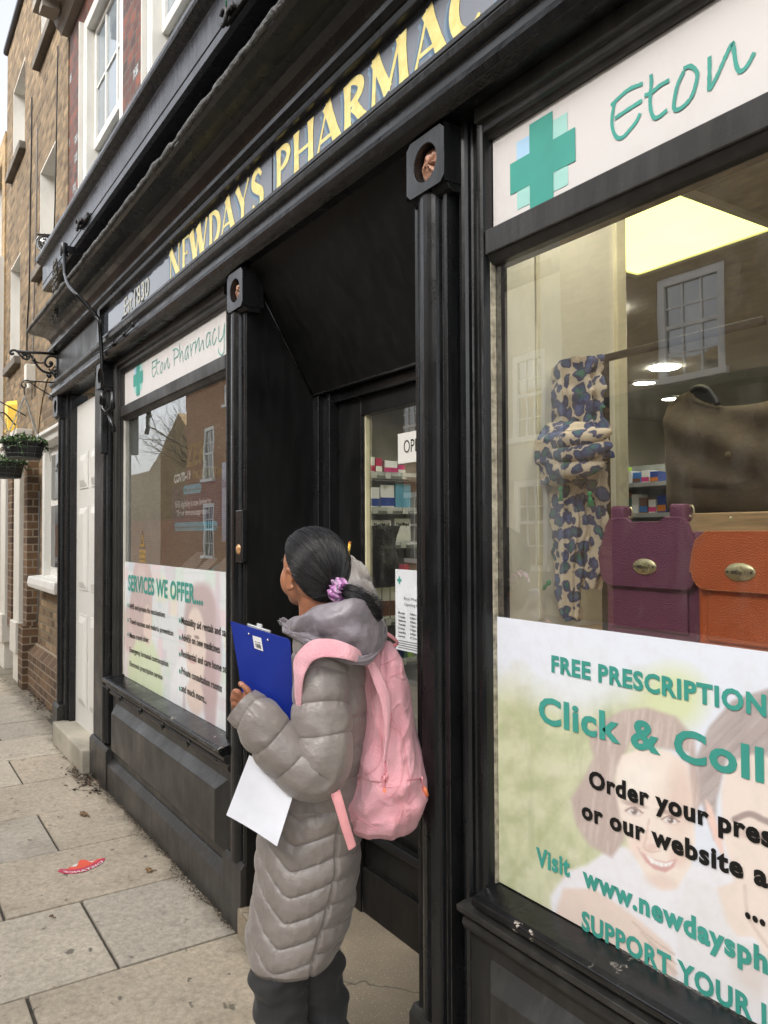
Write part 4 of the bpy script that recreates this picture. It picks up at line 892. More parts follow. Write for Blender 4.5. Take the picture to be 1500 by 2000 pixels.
# printed posters: a fine grid whose ink colours are computed here
def poster(name,x0,x1,z0,z1,nx,nz,fn,Y):
    xs=np.linspace(x0,x1,nx); zs=np.linspace(z0,z1,nz); XX,ZZ=np.meshgrid(xs,zs)
    V=np.stack([XX.ravel(),np.full(XX.size,Y),ZZ.ravel()],1); pxx,pyy=projn(V); col=fn(pxx,pyy,XX.ravel(),ZZ.ravel())
    idx=np.arange(nx*nz).reshape(nz,nx); f=np.stack([idx[:-1,:-1],idx[:-1,1:],idx[1:,1:],idx[1:,:-1]],-1).reshape(-1,4)
    me=bpy.data.meshes.new(name); me.from_pydata(V.tolist(),[],f.tolist()); a=me.color_attributes.new('ink','FLOAT_COLOR','POINT')
    c4=np.ones((len(V),4),np.float32); c4[:,:3]=col; a.data.foreach_set('color',c4.ravel()); me.materials.append(INK)
    o=bpy.data.objects.new(name,me); sc.collection.objects.link(o); return o
rs=np.random.RandomState(4)
def vnoise(x,y,seed=0,octv=4):
    out=0; amp=1; tot=0
    for o in range(octv):
        r=np.random.RandomState(seed+o*17).rand(256,256); xi=np.floor(x).astype(int); yi=np.floor(y).astype(int); fx=x-xi; fy=y-yi; fx=fx*fx*(3-2*fx); fy=fy*fy*(3-2*fy)
        g=lambda a,b: r[a%256,b%256]
        out=out+amp*((g(xi,yi)*(1-fx)+g(xi+1,yi)*fx)*(1-fy)+(g(xi,yi+1)*(1-fx)+g(xi+1,yi+1)*fx)*fy); tot+=amp; amp*=.5; x=x*2.1; y=y*2.1
    return out/tot
def lin(c): c=np.array(c,float)/255; return np.where(c<=.04045,c/12.92,((c+.055)/1.055)**2.4)
class Paint:
    def __init__(s,x,y,base): s.x=x; s.y=y; s.c=np.tile(np.array(base,float),(len(x),1))
    def over(s,mask,c): mask=np.clip(mask,0,1)[:,None]; s.c=s.c*(1-mask)+np.array(c,float)*mask
    def ell(s,cx,cy,rx,ry,c,ang=0,soft=.15,k=1):
        a=math.radians(ang); u=(s.x-cx)*math.cos(a)+(s.y-cy)*math.sin(a); v=-(s.x-cx)*math.sin(a)+(s.y-cy)*math.cos(a)
        d=np.sqrt((u/rx)**2+(v/ry)**2); s.over(k*np.clip((1-d)/soft+.5,0,1),c); return d
    def poly(s,pts,c,soft=4,k=1):
        P=np.array(pts,float); ins=np.zeros(len(s.x),bool); dist=np.full(len(s.x),1e9); n=len(P)
        for i in range(n):
            a=P[i]; b=P[(i+1)%n]; cond=((a[1]>s.y)!=(b[1]>s.y)); t=(s.y-a[1])/((b[1]-a[1]) if b[1]!=a[1] else 1e-9); ins^= cond&(s.x<a[0]+t*(b[0]-a[0]))
            ab=b-a; q=np.clip(((s.x-a[0])*ab[0]+(s.y-a[1])*ab[1])/(ab@ab+1e-9),0,1); dist=np.minimum(dist,np.hypot(s.x-a[0]-q*ab[0],s.y-a[1]-q*ab[1]))
        sd=np.where(ins,dist,-dist); s.over(k*np.clip(sd/soft+.5,0,1),c); return sd
    def line(s,pts,w,c,k=1):
        P=spline(pts,8); dist=np.full(len(s.x),1e9)
        for a,b in zip(P,P[1:]):
            ab=b-a; q=np.clip(((s.x-a[0])*ab[0]+(s.y-a[1])*ab[1])/(ab@ab+1e-9),0,1); dist=np.minimum(dist,np.hypot(s.x-a[0]-q*ab[0],s.y-a[1]-q*ab[1]))
        s.over(k*np.clip((w-dist)/(w*.6)+.3,0,1),c)
HAIR=(150,128,122)
def paintR(px,py,X,Z):
    p=Paint(px,py,(222,228,240))
    n1=vnoise(px/90,py/110,1); n2=vnoise(px/30,py/34,9); n3=vnoise(px/14,py/90,21)
    g=np.clip((py-1290-140*(n1-.4))/110,0,1)*np.clip((1260-px)/60+.9,0,1); p.over(g*.95,(196,200,150))
    p.over(g*np.clip(n2*2.4-.9,0,1)*.75,(150,160,100)); p.over(g*np.clip(vnoise(px/60,py/50,40)*3-1.6,0,1)*.75,(214,208,176)); p.over(g*np.clip(n3*2-1,0,1)*.4,(120,134,84))
    p.over(g*np.clip(vnoise(px/45,py/70,77)*3.2-1.9,0,1)*.6,(226,220,200))
    p.ell(1310,1365,65,60,(205,215,150),soft=.8,k=.9); p.ell(1140,1330,70,60,(226,232,238),soft=.9,k=.8)
    p.over(np.clip((py-1840)/120,0,1)*np.clip((px-1180)/60,0,1),(214,208,198))
    # child: shirt, arms, hair, face
    p.poly([(1145,1690),(1200,1650),(1270,1665),(1340,1690),(1430,1690),(1510,1760),(1500,2000),(1300,2000),(1150,1860),(1078,1810),(1075,1750),(1110,1700)],(233,232,238),10)
    p.poly([(1100,1735),(1160,1735),(1240,1790),(1310,1850),(1325,1905),(1290,1915),(1200,1890),(1110,1850),(1080,1800)],(226,202,186),9)
    p.poly([(1385,1740),(1440,1720),(1500,1760),(1500,1830),(1440,1830),(1390,1790)],(232,212,196),9)
    for k in range(4): p.line([(1235+16*k,1800+20*k),(1275+12*k,1835+20*k),(1318+2*k,1865+18*k)],2.2,(188,158,142),.6)
    p.poly([(1340,1715),(1400,1735),(1420,1800),(1480,1900),(1500,1990),(1300,1995),(1210,1900),(1330,1910),(1320,1820)],(226,224,226),12)
    strand=lambda base,amp,sx,sy,ang: (vnoise((px*math.cos(ang)+py*math.sin(ang))/sx,(-px*math.sin(ang)+py*math.cos(ang))/sy,33)-.5)*amp
    m0=p.poly([(1160,1480),(1150,1440),(1175,1410),(1215,1388),(1265,1382),(1320,1400),(1356,1440),(1362,1500),(1375,1560),(1350,1600),(1345,1470),(1230,1450),(1200,1520),(1215,1580),(1220,1640),(1195,1675),(1150,1650),(1125,1610),(1115,1560),(1140,1520)],(176,152,142),9)
    hm=np.clip(m0/6,0,1); sn=vnoise(px/5+py/40,py/60,33); p.over(hm*np.clip(sn*2.6-1.3,0,1)*.75,(218,200,190)); p.over(hm*np.clip(1-sn*2.6,0,1)*.75,(140,114,106))
    p.poly([(1205,1500),(1215,1475),(1260,1460),(1310,1468),(1342,1495),(1352,1560),(1358,1640),(1350,1690),(1322,1735),(1292,1738),(1262,1712),(1232,1660),(1212,1600),(1203,1550)],(240,221,205),7)
    p.ell(1245,1520,40,38,(247,236,222),soft=.9,k=.8); p.ell(1330,1560,26,70,(218,186,168),soft=.9,k=.75); p.ell(1255,1650,26,24,(238,205,190),soft=.8,k=.7); p.ell(1325,1672,18,20,(226,186,170),soft=.8,k=.7)
    p.ell(1290,1722,30,14,(222,190,174),ang=15,soft=.9,k=.6)
    for cx,cy,s in ((1238,1585,1),(1309,1602,1)):
        p.ell(cx,cy-14,24,5,(160,128,116),ang=14,soft=.8,k=.7); p.ell(cx,cy,17,8,(196,160,148),ang=14,soft=.5,k=.75); p.ell(cx,cy+1,13,5.5,(236,226,222),ang=14,soft=.3); p.ell(cx+1,cy,6,6,(92,68,62),soft=.3); p.ell(cx-1,cy-2,1.6,1.6,(240,240,240),soft=.4); p.line([(cx-17,cy-1),(cx,cy-8),(cx+17,cy+3)],1.6,(100,70,64),.8)
    p.line([(1268,1600),(1262,1635),(1258,1655),(1272,1664),(1288,1662)],2.2,(206,170,154),.7); p.ell(1274,1655,13,7,(216,176,160),soft=.7,k=.6)
    p.poly([(1252,1664),(1275,1678),(1300,1684),(1322,1678),(1316,1694),(1300,1704),(1278,1698),(1262,1684)],(204,142,136),4); p.poly([(1260,1669),(1280,1681),(1300,1686),(1316,1682),(1308,1692),(1292,1693),(1272,1686)],(246,243,240),2.5)
    for k in range(5): p.line([(1270+9*k,1678+2.6*k),(1270+9*k,1690+1.6*k)],.8,(190,160,158),.6)
    p.line([(1246,1655),(1252,1668),(1262,1684)],1.8,(206,166,152),.6)
    # man at the right
    m1=p.poly([(1368,1560),(1360,1480),(1385,1420),(1430,1368),(1500,1345),(1640,1330),(1640,1600),(1500,1560),(1420,1480),(1400,1560),(1395,1640)],(158,140,136),8)
    hm=np.clip(m1/6,0,1); sn=vnoise((px+py)/9,(py-px*.3)/50,90); p.over(hm*np.clip(sn*2.6-1.3,0,1)*.75,(192,180,176)); p.over(hm*np.clip(1-sn*2.8,0,1)*.7,(118,100,98))
    p.poly([(1408,1545),(1420,1490),(1470,1472),(1640,1500),(1640,2000),(1520,1930),(1480,1840),(1450,1800),(1430,1700),(1412,1640)],(235,215,200),9)
    p.poly([(1377,1560),(1390,1575),(1410,1640),(1418,1690),(1395,1640),(1382,1600)],(238,196,180),5)
    p.line([(1435,1600),(1465,1590),(1500,1605),(1540,1610)],7,(128,104,98),.85); p.ell(1480,1632,36,11,(198,168,154),ang=8,soft=.6,k=.8); p.ell(1500,1635,14,8,(90,68,60),soft=.5)
    p.line([(1455,1730),(1462,1790),(1500,1850)],4,(200,172,158),.6); p.ell(1470,1900,34,50,(200,182,172),ang=-25,soft=.9,k=.6)
    p.over(np.clip((py-1820)/60,0,1)*np.clip((1240-px)/40+.2,0,1)*np.clip((px-1150)/30,0,1)*.5,(200,192,180))
    p.over(np.full(len(px),.26),(240,240,240))
    return lin(p.c)*.96
pR=poster('window_poster',-1.4215,.75,.692,1.318,620,250,paintR,YS)
tag(pR,'large poster reading Free Prescription Click and Collect, with a smiling child, in the right window','poster')
YT2=YS-.002
def tline(name,par,mat,*a,**k):
    mb=MB(); text_px(mb,*a,**k); return mk(name,mb,mat,par,fixn=False,clean=False)
tline('teal_lettering',pR,TEAL,'FREE PRESCRIPTION COLLECTION SERVICE',(1077,1311),(1075,1279),(1497,1399),YT2,prefix='FREE PRESCRIPTION',bold=.04)
tline('teal_lettering',pR,TEAL,'Click & Collect',(1052,1408),(1050,1358),(1380,1497),YT2,prefix='Click & C',bold=.034)
tline('teal_lettering',pR,TEAL,'Visit',(1047,1689),(1043,1652),(1113,1712),YT2,bold=.04)
tline('teal_lettering',pR,TEAL,'www.newdayspharmacy.co.uk',(1138,1727),(1130,1700-14),(1500,1922-20),YT2,prefix='www.newdaysph',bold=.045)
tline('teal_lettering',pR,TEAL,'SUPPORT YOUR LOCAL PHARMACY',(1136,1813),(1134,1776),(1470,1993),YT2,prefix='SUPPORT YOUR',bold=.04)
tline('black_lettering',pR,INKB,'Order your prescription by phone',(1150,1536),(1147,1502),(1510,1656),YT2,prefix='Order your pres',bold=.045)
tline('black_lettering',pR,INKB,'or our website and we will',(1136,1596),(1134,1562),(1452,1716),YT2,prefix='or our website',bold=.045)
tline('black_lettering',pR,INKB,'...',(1455,1789),(1455,1745),(1495,1808),YT2,bold=.05)
def paintL(px,py,X,Z):
    p=Paint(px,py,(222,226,226)); n=vnoise(px/14,py/30,3); u=(X+4.69)/1.61; v=(Z-.69)/.67
    for k in range(60):
        r=np.random.RandomState(k); cx,cz,w_,h_=r.rand(),r.rand(),.02+.05*r.rand(),.04+.09*r.rand(); c=[(236,190,196),(190,214,226),(196,226,200),(236,232,188),(240,240,244),(206,186,200)][k%6]
        m=np.clip(1-np.maximum(abs(u-cx)/w_,abs(v-cz)/h_),0,.25)*4*.55; p.over(m,c)
    for k in range(5): p.over(np.clip(1-abs(v-(.25+.17*k)-.05*u)/.012,0,1)*.5,(190,206,204))
    def E(cu,cv,ru,rv,c,soft=.2,k=1):
        d=np.sqrt(((u-cu)/ru)**2+((v-cv)/rv)**2); p.over(k*np.clip((1-d)/soft+.5,0,1),c); return d
    E(.12,.05,.16,.5,(232,216,214),.2); E(.25,.05,.2,.34,(206,224,160),.25,.9); E(.3,.2,.1,.2,(210,226,176),.3,.8)
    d=E(.22,.78,.12,.30,(196,166,160),.15); E(.2,.6,.13,.24,(192,162,156),.2); E(.285,.5,.05,.16,(232,202,184),.3); E(.21,.88,.05,.09,(214,186,178),.7,.8); E(.06,.42,.09,.2,(196,160,150),.3,.7)
    m=np.clip((1-d)*5,0,1); p.over(m*np.clip(vnoise(u*50,v*6,5)*3-1.5,0,1)*.6,(206,178,170))
    E(.72,.0,.2,.42,(240,240,242),.15); E(.83,.48,.11,.42,(186,156,156),.2); E(.78,.62,.13,.28,(176,148,146),.2); E(.745,.46,.085,.27,(234,208,190),.15); E(.74,.12,.07,.12,(228,198,180),.3); E(.86,.2,.05,.3,(170,132,134),.4,.8)
    E(.755,.53,.02,.012,(120,88,84),.5); E(.69,.52,.02,.012,(120,88,84),.5); E(.715,.36,.035,.02,(206,150,146),.5); E(.70,.45,.012,.05,(214,176,158),.6,.7)
    E(.65,-.02,.015,.15,(176,150,150),.3,.6); p.over(np.clip(1-abs(u-.915)/.03,0,1)*np.clip(v*4-.8,0,1)*.8,(206,178,190))
    p.over(np.full(len(px),.32),(236,236,236)); return lin(p.c)*.97
pL=poster('window_poster',-4.683,-3.075,.69,1.356,300,150,paintL,YS); tag(pL,'printed poster headed Services We Offer with pharmacist photo in the left window','poster')
tline('teal_lettering',pL,TEAL,'SERVICES WE OFFER....',(250,1152),(249,1122),(396,1181),YT2,bold=.03)
for s_,a,b_ in (('NHS and private flu vaccinations',(253,1188),(322,1206)),('Travel vaccines and malaria prevention',(253,1217),(338,1242)),('Masta travel clinic',(253,1245),(290,1255)),('Emergency hormonal contraception',(253,1273),(328,1302)),('Electronic prescription service',(253,1300),(317,1328))):
    tline('black_lettering',pL,INKB,s_,a,(a[0],a[1]-10),b_,YT2,bold=.015)
for s_,a,b_ in (('Motability aid rentals and sales',(354,1218),(450,1246)),('Advice on new medicines',(354,1250),(429,1276)),('Residential and care home services',(354,1282),(463,1323)),('Private consultation rooms',(354,1316),(433,1352)),('and much more...',(354,1350),(403,1374))):
    tline('black_lettering',pL,INKB,s_,a,(a[0],a[1]-14),b_,YT2,bold=.018)
for x,y in ((250,1182),(250,1211),(250,1239),(351,1212),(351,1245),(351,1278),(351,1311),(351,1345)):
    mb=MB(); c=PY(x,y,YT2); mb.add([(c[0]+.011*math.cos(a),YT2,c[2]+.011*math.sin(a)) for a in np.linspace(0,2*math.pi,16)[:-1]],[tuple(range(15))]); mk('bullet_point',mb,TEAL,pL)
# ---------------------------------------------------------------- inside the shop
CRM=surf('cream_wall',(.62,.58,.44),.7,.05,3,.03,40); CRM2=surf('pale_cream_gloss',(.72,.70,.6),.35,.05,3,.03,40)
CEIL=surf('grey_white_ceiling',(.42,.40,.34),.8,.05,3,.03,40); DFL=surf('dark_floor',(.12,.10,.08),.5)
it=thing('shop_interior','cream walled interior of the pharmacy seen through the display windows','room',(-2,3,0))
mb=MB(); mb.box(-5.0,XR,5.6,5.7,.1,2.62); mb.box(-5.05,-5.0,.12,5.6,.1,2.62); mb.box(XR,XR+.1,.12,5.6,.1,2.62); mk('wall',mb,CRM,it)
mb=MB(); mb.box(-5.0,XR,.12,5.6,2.61,2.7); mk('ceiling',mb,CEIL,it)
mb=MB(); mb.box(-5.0,XR,.6,5.6,.05,.112); mk('floor',mb,DFL,it)
Xp=-1.432; ye=PX(1214,700,Xp)[1]
mb=MB(); mb.box(Xp-.03,Xp,.1,ye-.03,.69,2.6); mk('partition',mb,CRM2,it)
mb=MB(); mb.box(Xp-.04,Xp+.012,ye-.03,ye+.01,.69,2.6); mb.box(Xp,Xp+.006,.20,.215,1.3,2.6); mk('corner_post',mb,surf('cream_gloss_post',(.7,.66,.48),.3),it,bevel=.003)
mb=MB(); mb.box(-4.695,-4.665,.075,.26,.69,2.5); mk('window_reveal',mb,white_paint('peeling_white_reveal',(.75,.75,.7),.7,.6),it)
WOOD=surf('pale_pine',(.42,.28,.14),.55,.2,8,.1,60,scale=(1,1,12))
mb=MB(); mb.box(Xp,XR,.075,.56,1.255,1.275); mk('display_shelf',mb,WOOD,it)
mb=MB(); mb.box(-4.66,-3.0,.075,.5,.70,.72); mk('display_shelf',mb,surf('grey_display_base',(.3,.27,.22),.6),it)
PAN=emis('ceiling_light_diffuser',(1.,.95,.30),1.25)
cl=thing('ceiling_light','large square pale yellow light panel in the shop ceiling','light',(-1.85,1.1,2.6))
mb=MB(); mb.box(-2.13,-1.545,.62,1.475,2.597,2.609); mk('diffuser',mb,PAN,cl); mb=MB(); mb.box(-2.16,-2.13,.6,1.5,2.59,2.609); mb.box(-1.545,-1.52,.6,1.5,2.59,2.609); mb.box(-2.13,-1.545,1.475,1.5,2.59,2.609); mk('frame',mb,CRM2,cl)
FILL_LAMP=emis('display_fill_lamp',(1.,.93,.75),60.)
SPOT=emis('downlight_lamp',(1.,.97,.88),40.)
for k,(x,y,l) in enumerate(((1258,748,'smaller round ceiling downlight, farther back, left of the other'),(1312,779,'larger round ceiling downlight beside the brown jumper hanger'))):
    c=PZ(x,y,2.6); t=thing('downlight',l,'light',c,'ceiling downlights'); mb=MB(); mb.lathe((c[0],c[1],2.600),[(0,0),(.075,0),(.075,.004)],24); mk('lamp',mb,SPOT,t); mb=MB(); mb.lathe((c[0],c[1],2.594),[(.076,.014),(.1,.014),(.1,.008),(.08,0),(.076,.004)],24); mk('rim',mb,WHT,t)
for c in ((-2.75,.95),(-2.6,1.8),(-3.3,3.2),(-1.6,2.6)):  # added lamps, unseen, to brighten the shelves behind the door
    t=thing('downlight','added ceiling lamp, out of view, brightening the shop behind the door','light',(c[0],c[1],2.6),'added lamps inside the door'); mb=MB(); mb.lathe((c[0],c[1],2.600),[(0,0),(.09,0),(.09,.004)],24); mk('lamp',mb,SPOT,t)
for c in ((-1.0,.36),(-.45,.36),(.2,.36),(-1.28,.2)):  # added fill lamps hidden behind the transom, to light the display
    t=thing('downlight','small added ceiling lamp, out of view, brightening the display window','light',(c[0],c[1],2.6),'added lamps above the display window'); mb=MB(); mb.lathe((c[0],c[1],2.600),[(0,0),(.045,0),(.045,.004)],16); mk('lamp',mb,FILL_LAMP,t)
# display stand and scarf
Ys=.30
st=thing('scarf_stand','black metal T stand holding the leopard print scarf','stand',PY(1183,1205,Ys))
mb=MB(); a=PY(1068,722,Ys);b_=PY(1290,702,Ys); mb.box(a[0],b_[0]+.25,Ys-.008,Ys+.008,1.935,1.952); mb.box(a[0]-.004,a[0]+.008,Ys-.01,Ys+.01,1.945,1.972); mk('rail',mb,IRON,st,bevel=.003)
mb=MB(); c=PY(1183,900,Ys+.02); mb.box(c[0]-.009,c[0]+.009,Ys+.01,Ys+.028,1.276,1.945); mk('post',mb,IRON,st,bevel=.002)
SCF,nts,bs_=newmat('leopard_print_cotton'); v=coords(nts,(1,.6,1)); vv=N(nts,'TexVoronoi'); vv.inputs['Scale'].default_value=33; vv.inputs['Randomness'].default_value=.85
nn=N(nts,'TexNoise'); nn.inputs['Scale'].default_value=34; nts.links.new(v,nn.inputs['Vector']); s_=N(nts,'VectorMath',operation='SCALE'); nts.links.new(nn.outputs['Color'],s_.inputs[0]); s_.inputs['Scale'].default_value=.03
ad=N(nts,'VectorMath',operation='ADD'); nts.links.new(v,ad.inputs[0]); nts.links.new(s_.outputs[0],ad.inputs[1]); nts.links.new(ad.outputs[0],vv.inputs['Vector'])
patch=ramp(nts,vv.outputs['Distance'],[(.53,1.),(.57,0.)]); blue=mix(nts,ramp(nts,noise(nts,v,30,3),[(.45,0.),(.58,1.)]),s2l((66,84,128)),s2l((40,100,90)))
edge=ramp(nts,vv.outputs['Distance'],[(.3,0.),(.4,1.)]); blue=mix(nts,edge,blue,s2l((46,58,96)))
nts.links.new(mix(nts,patch,s2l((188,174,154)),blue),bs_.inputs['Base Color']); bs_.inputs['Roughness'].default_value=.9; bump(nts,bs_,noise(nts,v,400,2),.2,.002)
def cloth_loft(levels,Y,depth,n=40,folds=7,amp=.18,seed=1,tw=0):
    """levels: (py,left px,right px[,dy]) seen on plane Y"""
    G=[]; m=60; L=[l if len(l)>3 else tuple(l)+(0,) for l in levels]
    ys=[l[0] for l in L]
    for j in range(m+1):
        y=ys[0]+(ys[-1]-ys[0])*j/m; a=np.interp(y,ys,[l[1] for l in L]); b=np.interp(y,ys,[l[2] for l in L]); dd=np.interp(y,ys,[l[3] for l in L])
        p=PY(a,y,Y);q=PY(b,y,Y); cx=(p[0]+q[0])/2; w_=(q[0]-p[0])/2; z=(p[2]+q[2])/2; row=[]
        for k in range(n):
            t=2*math.pi*k/n; f=1+amp*math.sin(folds*t+tw*j*.1+seed)*.5+amp*.9*mnoise.noise(Vector((math.cos(t)*2.5,math.sin(t)*2.5+seed,j*.13)))+amp*.3*mnoise.noise(Vector((math.cos(t)*6,math.sin(t)*6+seed,j*.3)))
            row.append((cx+w_*f*math.cos(t),Y+dd+min(depth,w_*1.1)*f*math.sin(t),z+.002*math.sin(3*t+j)))
        G.append(row)
    return G
sf=thing('scarf','blue and green leopard print scarf with tassels knotted on the black stand','scarf',PY(1130,1205,Ys))
mb=MB(); mb.grid(cloth_loft([(703,1092,1165),(712,1086,1170),(760,1080,1168),(820,1078,1172),(900,1075,1180)],Ys-.03,.028,n=64,folds=9,amp=.32),wrap=True); mk('upper_fold',mb,SCF,sf)
mb=MB(); mb.grid(cloth_loft([(830,1062,1150),(850,1046,1190,-.02),(880,1050,1196,-.03),(915,1064,1192,-.03),(945,1078,1150,-.02),(950,1085,1130,0)],Ys-.03,.05,n=64,folds=3,amp=.16,seed=4,tw=1.5),wrap=True); mk('knot',mb,SCF,sf)
for k,(a,b_,c0_,c1_) in enumerate(((1046,1194,856,842),(1052,1195,884,868),(1062,1180,912,905))):
    mb=MB(); pts=[]
    for i in range(18):
        t=i/17; px_=a+(b_-a)*t; q=PY(px_,c0_+(c1_-c0_)*t+10*math.sin(t*3.1),Ys-.06-.045*math.sin(math.pi*t)); pts.append(q)
    mb.tube(pts,[.006+.016*math.sin(math.pi*(i/17))**.6 for i in range(18)],14); mk('fold',mb,SCF,sf)
mb=MB(); mb.grid(cloth_loft([(925,1090,1140),(960,1082,1135),(1040,1080,1140),(1120,1088,1130),(1165,1095,1128),(1205,1102,1130),(1212,1108,1125)],Ys-.045,.02,n=56,folds=8,amp=.34,seed=2),wrap=True); mk('hanging_end',mb,SCF,sf)
mb=MB(); mb.grid(cloth_loft([(905,1120,1180),(960,1115,1178),(1050,1120,1180),(1110,1125,1178),(1150,1140,1170)],Ys-.02,.02,n=56,folds=8,amp=.34,seed=6),wrap=True); mk('hanging_end',mb,SCF,sf)
TAS=flat('green_tassel_thread',s2l((20,130,80)),.8)
for x,y,ang in ((1100,850,.3),(1095,955,0),(1152,965,.1),(1072,1138,-.9)):
    q=np.array(PY(x,y,Ys-.085)); mb=MB(); mb.ell(q,.006,.006,.007,8,6)
    for k in range(10): mb.tube([q,q+[math.sin(ang)*.03+rnd.uniform(-.008,.008),rnd.uniform(-.004,.004),-.03*math.cos(ang)]],.0018,4)
    mk('tassel',mb,TAS,sf)
# brown jumper on a hanger behind the bags
VEL,ntv,bv=newmat('brown_velour'); v=coords(ntv); ntv.links.new(ramp(ntv,noise(ntv,v,6,6),[(.3,(.030,.019,.008)),(.7,(.095,.064,.03))]),bv.inputs['Base Color']); bv.inputs['Roughness'].default_value=.8; bv.inputs['Sheen Weight'].default_value=.12; bv.inputs['Sheen Tint'].default_value=(.7,.6,.4,1); bump(ntv,bv,noise(ntv,v,60,5),.4,.006)
Yj=.44; jt=thing('brown_jumper','dark brown velour jumper hanging on a black hanger behind the bags','jumper',PY(1420,1000,Yj))
def pq(x,y,Y=Yj): q=PY(x,y,Y); return (q[0],q[2])
out=[(1309,1000),(1306,900),(1303,830),(1308,795),(1325,775),(1347,763),(1350,762),(1362,778),(1395,791),(1440,792),(1500,784),(1560,770),(1600,800),(1600,1010)]
# front surface as a puffed sheet bounded by the outline
n=len(out); G=[]; R_=26
cxp,cyp=1430,900
for j in range(R_+1):
    f=j/R_; row=[]
    for (x,y) in spline(out+[out[0]],4):
        X_,Z_=pq(cxp+(x-cxp)*f,cyp+(y-cyp)*f); bul=.055*math.sqrt(max(0,1-f**4)); wr=.012*mnoise.noise(Vector((X_*9,Z_*14,3)))*(1-f*.5)+.008*math.sin((Z_*60+X_*25))*(f<.95)*(Z_>1.62)
        row.append((X_,Yj-bul-wr,Z_))
    G.append(row)
mb=MB(); mb.grid(G,wrap=False); mb.add([(p[0],Yj+.02,p[2]) for p in G[-1]],[tuple(range(len(G[-1])))]); mk('body',mb,VEL,jt)
mb=MB(); q=[PY(x,y,Yj-.03) for x,y in [(1350,764),(1362,757),(1380,759),(1393,772),(1402,790)]]; mb.tube(spline(q,5),.007,8); q=[PY(x,y,Yj-.01) for x,y in [(1355,770),(1372,762),(1384,775),(1372,786),(1360,782)]]; mb.grid([[PY(x,y,Yj-.012) for x,y in r] for r in (((1352,765),(1365,760),(1380,762),(1392,775)),((1358,776),(1368,780),(1380,784),(1396,788)))]); mk('hanger',mb,BP,jt)
mb=MB(); q=PY(1422,889,Yj-.075); mb.ell(q,.008,.004,.008,12,8); mk('button',mb,VEL,jt)
mb=MB(); a=PY(1355,1003,.40); mb.box(a[0],a[0]+1.2,.37,.39,1.28,a[2]); tag(mk('display_board',mb,WOOD,bevel=.003),'pale pine board behind the orange handbag','board')
